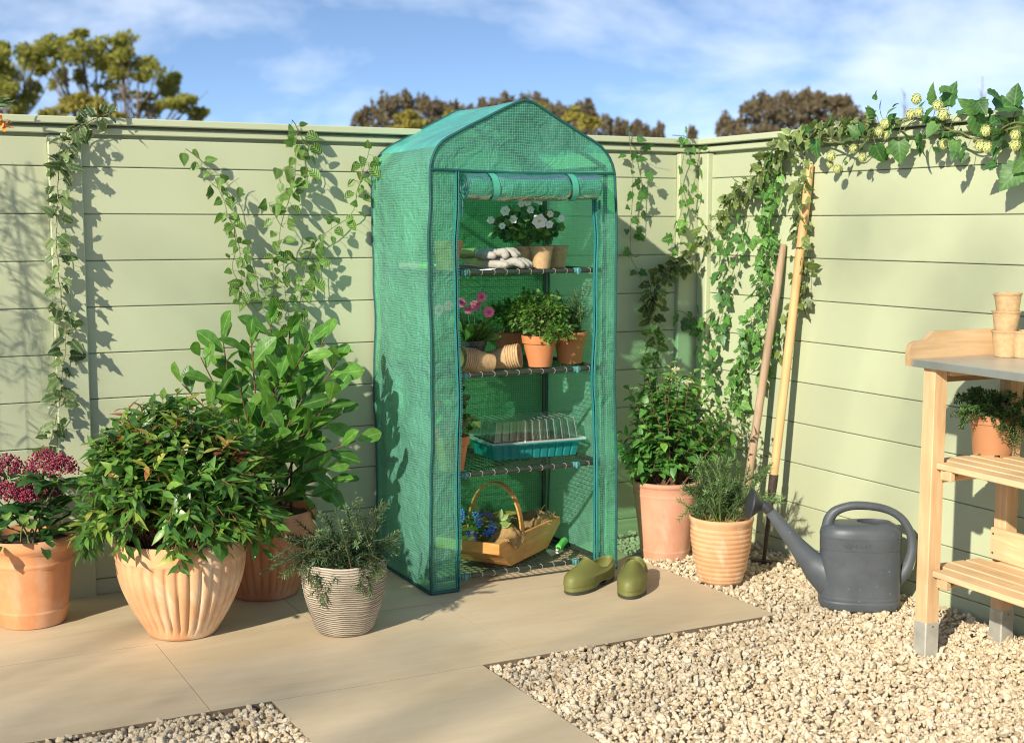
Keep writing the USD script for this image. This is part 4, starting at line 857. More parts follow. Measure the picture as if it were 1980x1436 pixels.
for k, (px, py) in enumerate(VIB * 3):
    dep = r.uniform(-0.15, 0.15); tip = toward(C, px + r.normal() * 12, py + r.normal() * 10 - 4, dep); base = C + np.array([*r.normal(size=2) * 0.035, 0.27]); mid = base + (tip - base) * 0.55 + UP * 0.035 + VA * dep * 0.15; pth = smooth_path([base, mid, tip], 14)
    st.append(tube(pth, np.linspace(0.0024, 0.0012, 14), 5)); n = 15
    for q in range(n):
        s = 1 - 0.62 * q / n; i = s * 13; p = np.array([np.interp(i, range(14), pth[:, c]) for c in range(3)]); ax = unit(pth[min(13, int(i) + 1)] - pth[max(0, int(i) - 1)]); _, s1, s2 = frame_along(ax); b_ = (q // 2) * 1.57 + (q % 2) * math.pi + r.uniform(-.3, .3)
        d = ax * 0.55 + (s1 * math.cos(b_) + s2 * math.sin(b_)) - UP * 0.12
        lv.add(L_OVAL, p, d, UP * 0.7 + ax * 0.5 + r.normal(size=3) * 0.25, r.uniform(0.034, 0.056) * (0.7 if q < 2 else 1), 0.95, r.choice([2, 4, 7, 10, 13], p=[.18, .27, .27, .18, .10]) + (2 if q < 4 else 0))
    if k in (2, 3, 5, 10, 12, 16, 26, 33, 38, 52, 71): fl.append(tip)
stems_part(t, st, MAT['stem_brown'], 'stem', True); lv.emit(t, MAT['viburnum'])
MAT['cream'] = plain('cream_bud', (0.55, 0.52, 0.28), 0.6, var=0.2, scale=300)
for p in fl:
    b = MB()
    for _ in range(40): q = p + UP * 0.012 + r.normal(size=3) * [0.010, 0.010, 0.003]; b.tm(ball(q, r.uniform(0.0016, 0.0026), 0)); 
    for _ in range(7): q = p + UP * 0.012 + r.normal(size=3) * [0.009, 0.009, 0.002]; b.tm(tube([p - UP * 0.006, (p + q) / 2, q], 0.0007, 4))
    part(t, 'flower_buds', b.get(), MAT['cream'], True, local=False)
C = at_base(1399, 1134, 0.07, -0.006); PF = C
t = thing('potted_rosemary', 'upright rosemary in a pale terracotta pot ribbed with rings, beside the watering can spout', 'potted plant', C)
z_ = np.linspace(0.012, 0.205, 110); prof = [(0.064, 0.0), (0.070, 0.003)] + [(0.072 + 0.031 * math.sin(min(1, x / 0.19) * math.pi / 2) + 0.0021 * abs(math.sin(math.pi * x / 0.0165)), x) for x in z_] + [(0.1075, 0.212), (0.110, 0.219), (0.1095, 0.226), (0.105, 0.229), (0.098, 0.226), (0.094, 0.212)]
pot(t, prof, MAT['terra_pale'], lambda A, Z, R: R + 0.0006 * np.sin(5 * A + Z * 90), soil=(0.096, 0.210), n=96)
r = np.random.default_rng(106); tips = []
for px, py in [(1330, 905), (1345, 890), (1362, 885), (1378, 880), (1392, 882), (1410, 878), (1425, 895), (1440, 900), (1452, 905), (1488, 890), (1495, 905), (1482, 920), (1512, 955), (1505, 970), (1500, 962), (1322, 930), (1318, 960), (1326, 990), (1320, 1005), (1340, 970), (1370, 920), (1400, 915), (1355, 930), (1420, 930), (1385, 935), (1440, 940), (1460, 930), (1405, 945), (1365, 955), (1430, 960), (1350, 985), (1390, 965), (1335, 945)]:
    for _ in range(2): tips.append((px + r.normal() * 7, py + r.normal() * 7, r.uniform(-0.08, 0.07)))
rosemary(t, C, tips, 0.035, 0.212, r, 'needle', 52, 0.019, 'stem')

# ================================================================== climbers on the fences
MAT['ivy_var'] = leafmat('ivy_variegated', [(0.0, (0.022, 0.045, 0.014)), (0.5, (0.060, 0.115, 0.036)), (1.0, (0.17, 0.25, 0.09))], vein=(0.35, 0.40, 0.22), midrib=0.5, side=0.15, nv=5, slope=4, rough=0.5, edge=(0.40, 0.42, 0.25))
MAT['ivy_dark'] = leafmat('ivy_dark', [(0.0, (0.028, 0.086, 0.024)), (0.5, (0.055, 0.159, 0.038)), (1.0, (0.113, 0.276, 0.059))], vein=(0.16, 0.28, 0.10), midrib=0.5, side=0.25, nv=4, slope=4, rough=0.4)
MAT['ivy_bright'] = leafmat('ivy_bright', [(0.0, (0.028, 0.108, 0.019)), (0.5, (0.066, 0.188, 0.030)), (1.0, (0.141, 0.300, 0.056))], vein=(0.30, 0.48, 0.18), midrib=0.6, side=0.35, nv=4, slope=4, rough=0.38)
MAT['ivy_olive'] = leafmat('ivy_olive', [(0.0, (0.036, 0.060, 0.016)), (0.5, (0.090, 0.140, 0.034)), (1.0, (0.20, 0.27, 0.075))], vein=(0.25, 0.28, 0.12), midrib=0.5, side=0.2, nv=4, slope=4, rough=0.45, edge=(0.28, 0.33, 0.13))
MAT['striped'] = leafmat('striped_leaf', [(0.0, (0.016, 0.070, 0.014)), (0.5, (0.036, 0.125, 0.022)), (1.0, (0.085, 0.20, 0.032))], vein=(0.36, 0.47, 0.13), midrib=0.7, side=0.72, nv=5.0, slope=-3.0, rough=0.38, sharp=1.7, transl=0.30)
MAT['hop'] = leafmat('hop_leaf', [(0.0, (0.024, 0.081, 0.019)), (0.5, (0.052, 0.146, 0.030)), (1.0, (0.108, 0.227, 0.059))], vein=(0.18, 0.32, 0.12), midrib=0.5, side=0.25, nv=5, slope=4, rough=0.5)
MAT['hop_cone'] = plain('hop_cone', (0.44, 0.47, 0.17), 0.65, var=0.25, scale=120)
MAT['vine'] = plain('vine_stem', (0.15, 0.16, 0.055), 0.65, var=0.3)
MAT['vine_dark'] = plain('vine_stem_dark', (0.085, 0.070, 0.035), 0.7, var=0.3)
BACK_N, RIGHT_N = np.array([0, -1.0, 0]), -RN
def climber(name, label, group, where, strands, shape, mat, size, seed, every=0.030, jitter=0.018, depth=(0.012, 0.05), tones=(3, 6, 9, 12), stem='vine', both=1, width=1.0, category='climbing plant', face=0.75, stemr=0.0013):
    r = np.random.default_rng(seed); lv = Leaves(); n = BACK_N if where is on_back else RIGHT_N; first = where(*strands[0][0], 0.02)
    t = thing(name, label, category, first, group=group); tb_ = []
    for s in strands:
        pts = [where(x, y, r.uniform(*depth) * 0.7 + (0.012 if where is on_right else 0.015)) for x, y in s]
        L = sum(np.linalg.norm(np.array(b) - a) for a, b in zip(pts[:-1], pts[1:])); m = max(12, int(L / 0.02)); pth = smooth_path(pts, m); pth += (meshkit.noise(pth * 25 + seed, 3)[:, None] - 0.5) * 0.012
        tb_.append(tube(pth, np.linspace(stemr * 1.2, stemr * 0.7, m), 5)); k = int(L / every)
        for q in range(k):
            for _ in range(both):
                i = (q + r.uniform(0, 1)) / k * (m - 1); p = np.array([np.interp(i, range(m), pth[:, c]) for c in range(3)]); ax = unit(pth[min(m - 1, int(i) + 1)] - pth[max(0, int(i) - 1)]); sd = unit(np.cross(n, ax)) * (1 if (q + _) % 2 else -1)
                e = p + sd * r.uniform(0.2, 1.0) * jitter + n * r.uniform(-0.25, 1.0) * depth[1] * 0.6 + UP * r.uniform(-0.010, 0.010)
                if (e - (CORNER if where is not on_back else np.array([0, FENCE_Y, 0]))) @ n < 0.016 and p[2] < 1.53: e += n * 0.02
                tb_.append(tube([p, (p + e) / 2 + UP * 0.003, e], 0.00065, 4)) if not (q % 1) else None
                d = sd * r.uniform(0.1, 0.9) + n * r.uniform(-0.1, 0.55) - UP * r.uniform(0.1, 0.9) + r.normal(size=3) * 0.25; nn = n * face + UP * 0.35 + r.normal(size=3) * 0.38
                lv.add(shape if not isinstance(shape, list) else shape[r.integers(len(shape))], e, d, nn, size * r.uniform(0.62, 1.15), width * r.uniform(0.88, 1.12), r.choice(tones))
    part(t, 'stem', cat(*tb_), MAT[stem], 50, local=False); lv.emit(t, MAT[mat]); return t
IV = [L_IVY, L_IVY2]
climber('ivy', 'dusty variegated ivy hanging down the fence post at left from the fence top', None, on_back, [[(222, 216), (196, 226), (160, 240), (132, 262), (112, 300), (113, 350), (110, 400), (108, 440), (112, 490), (115, 540), (120, 590), (128, 640), (125, 690), (118, 740), (112, 790), (104, 830), (92, 872)], [(180, 235), (146, 255), (125, 300), (130, 330)]], IV, 'ivy_var', 0.048, 201, 0.016, 0.024, (0.02, 0.055), (2, 4, 7, 9, 12, 14), both=1)
climber('trailing_vine', 'striped round leaf vine on the fence, leftmost of three, rising from the laurel', None, on_back, [[(360, 287), (398, 318), (425, 362), (440, 408), (456, 450), (464, 500), (468, 545), (462, 600)], [(440, 408), (452, 440), (456, 480), (450, 520), (470, 560), (500, 600)], [(425, 362), (405, 350), (395, 340)], [(430, 370), (450, 352), (462, 345)]], L_HEART, 'striped', 0.043, 202, 0.022, 0.024, (0.015, 0.06), (3, 6, 9, 12), stem='vine', width=0.95)
climber('trailing_vine', 'striped round leaf vine on the fence, middle of three, from the fence top down', None, on_back, [[(563, 234), (574, 250), (572, 290), (570, 340), (560, 380), (545, 430), (540, 470), (548, 520), (550, 560), (556, 600), (560, 650)], [(574, 250), (590, 280), (594, 320), (592, 365)], [(560, 380), (540, 350), (552, 320)], [(548, 440), (520, 400), (528, 390)], [(540, 470), (525, 500), (530, 545), (520, 590)]], L_HEART, 'striped', 0.044, 203, 0.019, 0.026, (0.015, 0.07), (2, 5, 8, 11), stem='vine', width=0.95)
climber('trailing_vine', 'striped round leaf vine on the fence nearest the greenhouse, slanting down left', None, on_back, [[(716, 282), (704, 325), (690, 370), (684, 405), (668, 425), (640, 443), (612, 465), (596, 500), (586, 540), (580, 580), (575, 630)], [(690, 370), (700, 340), (696, 300)], [(612, 465), (600, 480), (610, 520), (598, 560)]], L_HEART, 'striped', 0.044, 204, 0.020, 0.024, (0.015, 0.07), (4, 7, 10, 13), stem='vine', width=0.95)
IG = None
climber('ivy', 'thin ivy strand on the back fence, first to the right of the greenhouse', IG, on_back, [[(1214, 248), (1220, 290), (1224, 340), (1222, 400), (1219, 450), (1222, 500), (1240, 540)], [(1220, 280), (1240, 300), (1238, 350), (1236, 410), (1234, 460)]], IV, 'ivy_dark', 0.040, 205, 0.036, 0.022, (0.015, 0.05), (3, 6, 9))
climber('ivy', 'bright green ivy strand on the post by the fence corner', IG, on_back, [[(1300, 262), (1330, 268), (1322, 300), (1316, 350), (1320, 395), (1308, 440), (1300, 470), (1296, 500)], [(1352, 285), (1350, 310), (1344, 345), (1336, 385), (1326, 425), (1318, 460), (1310, 490)]], IV, 'ivy_bright', 0.046, 206, 0.032, 0.022, (0.015, 0.055), (5, 8, 11, 14))
climber('ivy_garland', 'thick dull olive ivy garland looping across the fence corner', IG, on_right, [[(1700, 238), (1650, 238), (1600, 246), (1548, 262), (1515, 286), (1490, 318), (1462, 348), (1425, 380), (1392, 425), (1362, 470)], [(1530, 280), (1500, 300), (1470, 335), (1440, 372), (1405, 405)]], IV, 'ivy_olive', 0.042, 207, 0.0095, 0.024, (0.015, 0.06), (2, 5, 8, 11, 13), stem='vine_dark', both=1)
climber('ivy_garland', 'thick dark ivy garland drooping on the back fence above the viburnum', IG, on_back, [[(1340, 492), (1312, 512), (1280, 520), (1262, 540), (1256, 590), (1262, 640), (1254, 700)], [(1325, 505), (1280, 530), (1268, 570), (1254, 620)]], IV, 'ivy_olive', 0.044, 208, 0.009, 0.026, (0.015, 0.07), (0, 2, 4, 7, 9), stem='vine_dark', both=1)
climber('ivy', 'dark green ivy strand on the right fence, nearest the fence corner', IG, on_right, [[(1443, 418), (1432, 465), (1420, 515), (1408, 560), (1396, 610), (1385, 660), (1378, 710), (1380, 760)], [(1415, 450), (1398, 480), (1392, 520), (1408, 550)], [(1378, 600), (1360, 640), (1372, 690), (1385, 730)]], IV, 'ivy_dark', 0.044, 209, 0.019, 0.022, (0.015, 0.05), (3, 6, 9, 12))
climber('ivy', 'small ivy spray low on the back fence left of the corner', IG, on_back, [[(1308, 598), (1330, 610), (1345, 632), (1350, 660)], [(1330, 610), (1362, 620), (1368, 645)]], IV, 'ivy_dark', 0.046, 210, 0.028, 0.02, (0.015, 0.05), (4, 7, 10))
climber('ivy', 'lush bright ivy strand on the right fence, left of the wooden handles', IG, on_right, [[(1500, 290), (1494, 345), (1482, 400), (1476, 455), (1472, 510), (1470, 565), (1458, 620), (1446, 670), (1436, 720), (1440, 790)], [(1512, 330), (1503, 380), (1490, 430), (1494, 480), (1482, 540), (1480, 590), (1488, 640), (1480, 690), (1470, 740)], [(1455, 640), (1430, 690), (1420, 740), (1428, 790)]], IV, 'ivy_bright', 0.043, 211, 0.0125, 0.020, (0.012, 0.045), (2, 5, 7, 10, 13))
climber('ivy', 'olive ivy strand hanging behind the tall wooden handle', IG, on_right, [[(1560, 272), (1552, 320), (1545, 370), (1541, 420), (1548, 470), (1545, 520), (1548, 570), (1535, 610), (1520, 650), (1512, 700)], [(1562, 330), (1556, 390), (1558, 450), (1562, 540), (1552, 600)]], IV, 'ivy_olive', 0.042, 212, 0.017, 0.020, (0.012, 0.04), (3, 6, 8, 11, 13), stem='vine_dark')

# the hop garland
r = np.random.default_rng(220); lv = Leaves()
t = thing('hop_garland', 'hop garland with pale cones and big leaves draped along the right fence top', 'climbing plant', on_right(1600, 280, 0.03)); tb_ = []
HP = [on_right(x, y, o) for x, y, o in [(1560, 275, 0.03), (1600, 268, 0.05), (1650, 288, 0.05), (1680, 270, 0.06), (1720, 240, 0.05), (1770, 228, 0.03), (1830, 248, 0.05), (1880, 268, 0.06), (1930, 255, 0.05), (1990, 240, 0.04)]]
hp = smooth_path(HP, 70); tb_.append(tube(hp, 0.0032, 7)); hp2 = hp + np.stack([0 * hp[:, 0] - 0.012, 0 * hp[:, 0], 0.012 * np.sin(np.arange(70) * 0.5)], 1); tb_.append(tube(hp2, 0.0022, 6))
def near_(p): return hp[np.argmin(np.linalg.norm(hp - p, axis=1))]
for x, y, w, dx, dy in [(1579, 271, 40, 0, 1), (1693, 280, 44, .5, 1), (1738, 272, 48, .4, 1), (1784, 262, 46, 0, 1), (1833, 252, 44, .3, 1), (1809, 200, 42, -.3, -1), (1835, 205, 52, .1, -1), (1855, 222, 44, 1, -.3), (1895, 210, 46, -1, -.3), (1925, 208, 58, 1, -.1), (1890, 222, 56, .6, 1), (1962, 205, 44, 0, -1), (1960, 232, 50, .6, .8), (1945, 260, 44, -.7, .8), (1850, 272, 36, .1, 1), (1972, 325, 54, -.7, .8), (1663, 262, 34, -.8, -.7), (1668, 258, 30, -.2, -1), (1655, 270, 34, -1, 0), (1702, 215, 26, 0, -1), (1715, 222, 26, .8, -.6), (1692, 220, 26, -.8, -.6), (1722, 232, 30, 1, .2), (1705, 275, 30, .2, 1), (1788, 236, 34, .5, -.6), (1748, 255, 36, .8, .8), (1812, 240, 34, -.5, .8), (1870, 285, 34, -.6, 1), (1915, 240, 34, .8, -.5), (1985, 270, 50, .2, 1), (1642, 300, 26, -.6, .8), (1603, 250, 32, .4, -1), (1562, 262, 30, -.5, -1)]:
    off = r.uniform(0.035, 0.10); p = on_right(x, y, off); d = VR * dx - UP * dy + RIGHT_N * r.uniform(0, 0.5); q = near_(p); tb_.append(tube(bez(q, q + RIGHT_N * 0.01, p - unit(d) * 0.015, p, 6), 0.0011, 4))
    sz = w / 610 * 0.92
    lv.add(L_HOP if w > 33 else L_OVAL, p, d, RIGHT_N * 0.8 + UP * 0.45 + r.normal(size=3) * 0.28, sz, r.uniform(0.85, 1.05), r.choice([3, 6, 9, 13]))
    for _ in range(2): q2 = p + r.normal(size=3) * 0.03; lv.add(L_HOP, q2, d + r.normal(size=3) * 0.8, RIGHT_N * 0.8 + UP * 0.4 + r.normal(size=3) * 0.5, sz * r.uniform(0.4, 0.65), 1.0, r.choice([2, 5, 8, 12]))
part(t, 'stem', cat(*tb_), MAT['vine'], 50, local=False); lv.emit(t, MAT['hop'])
def cone(c, R):
    b = MB(); b.tm(ball(c, R * 0.76, 1, 1.08))
    for k in range(7):
        th = math.pi * (0.10 + 0.72 * k / 6); n = max(4, int(9 * math.sin(th)))
        for i in range(n):
            a = 2 * math.pi * (i + 0.5 * (k % 2)) / n + r.uniform(-.1, .1)
            def at(t_, da, k_): return c + np.array([math.sin(t_) * math.cos(a + da), math.sin(t_) * math.sin(a + da), math.cos(t_) * 1.08]) * R * k_
            w = 0.42 / max(0.35, math.sin(th))
            b.add([at(th - 0.30, 0, 0.84), at(th, w, 0.93), at(th + 0.46, 0, 1.22), at(th, -w, 0.93), at(th + 0.05, 0, 1.03)], [[0, 4, 1], [1, 4, 2], [2, 4, 3], [3, 4, 0]])
    return b.get()
for x, y, w in [(1772, 191, 20), (1761, 220, 19), (1777, 216, 18), (1813, 203, 19), (1824, 220, 22), (1712, 238, 20), (1700, 254, 17), (1712, 260, 18), (1651, 287, 18), (1668, 304, 18), (1607, 301, 20), (1605, 317, 15), (1619, 326, 18), (1825, 278, 18), (1907, 252, 20), (1895, 281, 20), (1909, 284, 20), (1963, 260, 18), (1963, 280, 20)]:
    part(t, 'cone', cone(on_right(x, y, r.uniform(0.055, 0.095)), w / 600 * 0.47), MAT['hop_cone'], 25, local=False)

# the feathery plant mostly outside the left edge, whose shade falls on the fence
r = np.random.default_rng(230); lv, tb_, fl = Leaves(), [], []
c0 = on_back(-52, 215, 0.22)
t = thing('feathery_plant', 'feathery hanging plant with orange flowers just entering at the left edge', 'hanging plant', c0)
MAT['feather'] = leafmat('feathery_leaf', [(0.0, (0.05, 0.10, 0.03)), (1.0, (0.14, 0.20, 0.07))], midrib=0.2, side=0.0)
MAT['orange'] = plain('orange_petal', (0.75, 0.27, 0.04), 0.5, var=0.2, scale=200)
for k in range(16):
    a = np.array([r.uniform(-0.08, 0.12), FENCE_Y - r.uniform(0.22, 0.34), 1.52 + r.uniform(0, 0.10)]); L = r.uniform(0.2, 0.92); e = a + np.array([r.normal() * 0.07 + 0.01, r.normal() * 0.04, -L]); e[0] = min(e[0], 0.20)
    pth = smooth_path([a, a + np.array([r.normal() * 0.05, r.normal() * 0.04, 0.05]), (a + e) / 2 + r.normal(size=3) * 0.02, e], 24); tb_.append(tube(pth, np.linspace(0.0016, 0.0008, 24), 4))
    for q in range(int(L * 62)):
        i = r.uniform(3, 23); p = np.array([np.interp(i, range(24), pth[:, cc]) for cc in range(3)]); d = r.normal(size=3) * 0.7 - UP * 0.6
        lv.add(L_BLADE, p, d, r.normal(size=3), r.uniform(0.03, 0.055), 0.8, r.integers(0, 15))
for px, py in ((4, 232), (8, 246), (-10, 226)):
    c = on_back(px, py, 0.15); b = MB()
    for i in range(9):
        d = unit(r.normal(size=3) + np.array([0, -0.4, -0.3])); v, f, _u = L_SPAT; b.add(v @ (orient(d, UP) * 0.028).T + c, f)
    part(t, 'flower', b.get(), MAT['orange'], True, local=False)
for px, py in ((4, 190), (10, 198), (2, 205)):
    for _ in range(5): lv.add(L_BLADE, on_back(px - 8, py, 0.1), VR * 0.8 + r.normal(size=3) * 0.5 + UP * 0.2, r.normal(size=3), 0.04, 1.4, 12)
part(t, 'stem', cat(*tb_), MAT['vine'], 50, local=False); lv.emit(t, MAT['feather'], 120)

# ================================================================== potting bench
MAT['pine'] = wood('pine', (0.53, 0.335, 0.165), (0.66, 0.45, 0.26), (70, 70, 5))
MAT['pine_y'] = wood('pine_along', (0.56, 0.37, 0.195), (0.69, 0.49, 0.29), (70, 5, 70))
MAT['pine_x'] = wood('pine_across', (0.52, 0.33, 0.16), (0.68, 0.47, 0.27), (4, 70, 45))
MAT['zinc'] = plain('zinc', (0.50, 0.52, 0.50), 0.38, metallic=0.75, var=0.16, scale=9, bump=0.15, bscale=60)
MAT['zinc_leg'] = plain('zinc_leg', (0.52, 0.52, 0.47), 0.45, metallic=0.55, var=0.2, scale=25)
MAT['screw'] = plain('screw', (0.25, 0.24, 0.22), 0.4, metallic=0.8)
B0 = np.array([2.6555, 2.752, 0.0]); BYAW = -0.0287                # its outer front corner at the left end; the bench runs along the right fence towards the viewer
bt = thing('potting_bench', 'pine potting bench with a zinc top and two slatted shelves, cut by the right edge', 'bench', B0, BYAW)
def bb(name, lo, hi, mat, bev=0.002, parent=bt, label=None): return part(parent, name, bbox(lo, hi, bev), MAT[mat], False, label=label)
BL, BD, LEG, TOPZ = 0.80, 0.330, 0.046, 0.832                       # length (towards -y), depth (x), leg thickness, top height
for y in (0.0, -BL + LEG):
    for x in (0.0, BD - LEG):
        lg = bb('leg', (x, y - LEG, 0.088), (x + LEG, y, TOPZ - 0.020), 'pine')
        ft = bb('metal_foot', (x - 0.002, y - LEG - 0.002, -0.02), (x + LEG + 0.002, y + 0.002, 0.092), 'zinc_leg', 0.003, lg)
        for zz in (0.080,): part(lg, 'screw', tube([[x + LEG / 2, y - LEG - 0.0021, zz], [x + LEG / 2, y - LEG - 0.0035, zz]], 0.0028, 8), MAT['screw'], 40)
for z in (TOPZ - 0.062,):
    for y0 in (-0.004, -BL + LEG - 0.022 + LEG): bb('rail', (LEG, -0.030, z), (BD - LEG, -0.008, z + 0.040), 'pine_x')
    bb('rail', (0.012, -BL + LEG, z), (0.034, -LEG - 0.001, z + 0.038), 'pine_y') if False else None
    bb('rail', (LEG + 0.001, -0.062, TOPZ - 0.042), (BD - LEG, -0.033, TOPZ - 0.021), 'pine_x')
tp = bb('top', (-0.014, -BL - 0.02, TOPZ - 0.0195), (BD + 0.004, 0.028, TOPZ - 0.0035), 'pine_y', 0.001)
bb('zinc_sheet', (-0.0165, -BL - 0.022, TOPZ - 0.021), (BD + 0.006, 0.0305, TOPZ), 'zinc', 0.0015)
# end board with its curved top edge
from shapely.geometry import Polygon
cv = smooth_path([(-0.024, 0, TOPZ - 0.020), (-0.025, 0, TOPZ + 0.020), (-0.016, 0, TOPZ + 0.041), (0.004, 0, TOPZ + 0.049)], 16)
cv2 = smooth_path([(0.004, 0, TOPZ + 0.049), (0.030, 0, TOPZ + 0.050), (0.046, 0, TOPZ + 0.062), (0.062, 0, TOPZ + 0.072), (0.085, 0, TOPZ + 0.0745), (BD, 0, TOPZ + 0.0745)], 24)
poly = [(p[0], p[2]) for p in cv] + [(p[0], p[2]) for p in cv2[1:]] + [(BD, TOPZ - 0.020)]
m_ = trimesh.creation.extrude_polygon(Polygon(poly), 0.016, engine='earcut'); v = np.stack([m_.vertices[:, 0], 0.0475 - m_.vertices[:, 2], m_.vertices[:, 1]], 1)
part(bt, 'end_board', (v, m_.faces), MAT['pine_x'], 25)
m2 = bb('back_board', (BD + 0.0065, -BL, TOPZ - 0.020), (BD + 0.020, 0.028, TOPZ + 0.0745), 'pine_y')
SH = {}
for z in (0.548, 0.242):
    x = 0.012; k = 0
    while x < BD - 0.03:
        w = 0.052; bb('slat', (x, -BL + 0.012 + (LEG if x < LEG or x + w > BD - LEG else 0), z - 0.017), (x + w, -LEG - 0.003 if (x < LEG + 0.002 or x + w > BD - LEG) else 0.010, z), 'pine_y', 0.0025); x += w + 0.0075
    bb('shelf_bearer', (0.020, -LEG - 0.034, z - 0.046), (BD - 0.012, -LEG - 0.012, z - 0.0175), 'pine_x')
    bb('shelf_rail', (LEG, -LEG + 0.008, z - 0.060), (BD - LEG, -0.010, z - 0.030), 'pine_x')
    bb('shelf_block', (0.013, -LEG - 0.060, z - 0.044), (0.030, -LEG - 0.035, z - 0.0175), 'pine')
    part(bt, 'screw', tube([[0.034, -LEG - 0.050, z - 0.030], [0.046, -LEG - 0.050, z - 0.030]], 0.004, 8), MAT['screw'], 40)
lb = bb('back_stop', (BD - LEG - 0.021, -BL + 0.01, 0.243), (BD - LEG - 0.003, -0.010, 0.335), 'pine_y')
for z in (0.262, 0.318): part(lb, 'screw', tube([[BD - LEG - 0.0215, -0.022, z], [BD - LEG - 0.0230, -0.022, z]], 0.0035, 8), MAT['screw'], 40)
def bench_at(px, py, z): return gnd(px, py, z)

# fibre pots, one shape and its copies
MAT['fibre'] = plain('fibre_pot', (0.50, 0.335, 0.18), 0.95, spec=0.1, var=0.16, scale=70, bump=0.8, bscale=420, dist=0.003)
def fibre_mesh():
    pr = [(0.0255, 0.0), (0.0275, 0.001), (0.029, 0.004), (0.0375, 0.066), (0.0385, 0.070), (0.0412, 0.0725), (0.0412, 0.0755), (0.0390, 0.0765), (0.0368, 0.074), (0.0360, 0.066), (0.0272, 0.0055), (0.0, 0.0045)]
    v, f = lathe(pr, 48); d = meshkit.fbm(v * 130, 3) - 0.5; v = v.copy(); k = np.linalg.norm(v[:, :2], axis=1) > 0.02
    v[k, :2] *= (1 + 0.030 * d[k])[:, None]; v[:, 2] += 0.0022 * (meshkit.fbm(v * 70 + 9, 2) - 0.5) * (v[:, 2] > 0.06); return v, f
FIB = None
def fibre_pot(label, loc, axis=None, group=None, rot=0.0, s=1.0):
    global FIB
    a = unit(axis) if axis is not None else UP; z, x, y = frame_along(a); R = np.stack([x * math.cos(rot) + y * math.sin(rot), -x * math.sin(rot) + y * math.cos(rot), z], 0) * s
    mtx = Gf.Matrix4d(*[float(q) for q in (*R[0], 0, *R[1], 0, *R[2], 0, *loc, 1)])
    if FIB is None:
        path = numbered('/World', 'fibre_pot'); x_ = UsdGeom.Xform.Define(stage, path); x_.AddTransformOp(opSuffix='place').Set(mtx); LOC[path] = (np.zeros(3), 0.0); say(x_.GetPrim(), label, 'plant pot', group); part(path, 'pot', fibre_mesh(), MAT['fibre'], 50); FIB = path; return path
    return copy_of(FIB, label, loc, group=group, category='plant pot', matrix=mtx)
s0 = bench_at(1951, 692, TOPZ) + VA * 0.03
fibre_pot('lowest fibre pot of the upright stack of three on the zinc bench top', s0, rot=0.3)
fibre_pot('middle fibre pot of the upright stack of three on the zinc bench top', s0 + np.array([-0.001, 0.002, 0.056]), UP + np.array([0.02, 0.0, 0]), rot=1.4, s=0.985)
fibre_pot('topmost fibre pot of the upright stack of three on the zinc bench top', s0 + np.array([0.002, -0.002, 0.108]), UP + np.array([-0.03, 0.02, 0]), rot=2.6, s=0.965)
fibre_pot('fibre pot by itself on the bench, cut by the right edge of the view', bench_at(1984, 694, TOPZ) + VA * 0.035 + VR * 0.008, rot=0.9)
# pot of thyme on the upper slats
C = bench_at(1930, 884, 0.548) + VA * 0.05
t = thing('potted_thyme', 'tan plastic pot of dark bushy thyme spilling over, on the bench shelf', 'potted plant', C)
MAT['tan_plastic'] = plain('tan_plastic', (0.40, 0.185, 0.085), 0.42, var=0.05, scale=20)
def notch(A, Z, R): return R
pot(t, [(0.050, 0.006), (0.052, 0.006), (0.0535, 0.008), (0.062, 0.090), (0.0635, 0.092), (0.0665, 0.093), (0.0675, 0.118), (0.0655, 0.119), (0.0645, 0.116), (0.058, 0.10)], MAT['tan_plastic'], soil=(0.062, 0.110), n=64)
b = MB()
for k in range(6):
    a0 = k * math.pi / 3 + 0.15; an = np.linspace(a0, a0 + 0.75, 7); lo = np.stack([0.0525 * np.cos(an), 0.0525 * np.sin(an), 0 * an], 1); v = np.vstack([lo, lo * [0.985, 0.985, 1] + [0, 0, 0.0085], lo * [0.9, 0.9, 1]]); f = []
    for i in range(6): f += [[i, i + 1, 8 + i], [i, 8 + i, 7 + i]]
    b.add(v, f)
part(t, 'pot_foot', b.get(), MAT['tan_plastic'], 40)
MAT['thyme'] = leafmat('thyme_leaf', [(0.0, (0.018, 0.055, 0.020)), (0.6, (0.042, 0.115, 0.034)), (1.0, (0.11, 0.20, 0.05))], midrib=0.2, side=0.0, rough=0.45)
r = np.random.default_rng(240); lv, st = Leaves(), []
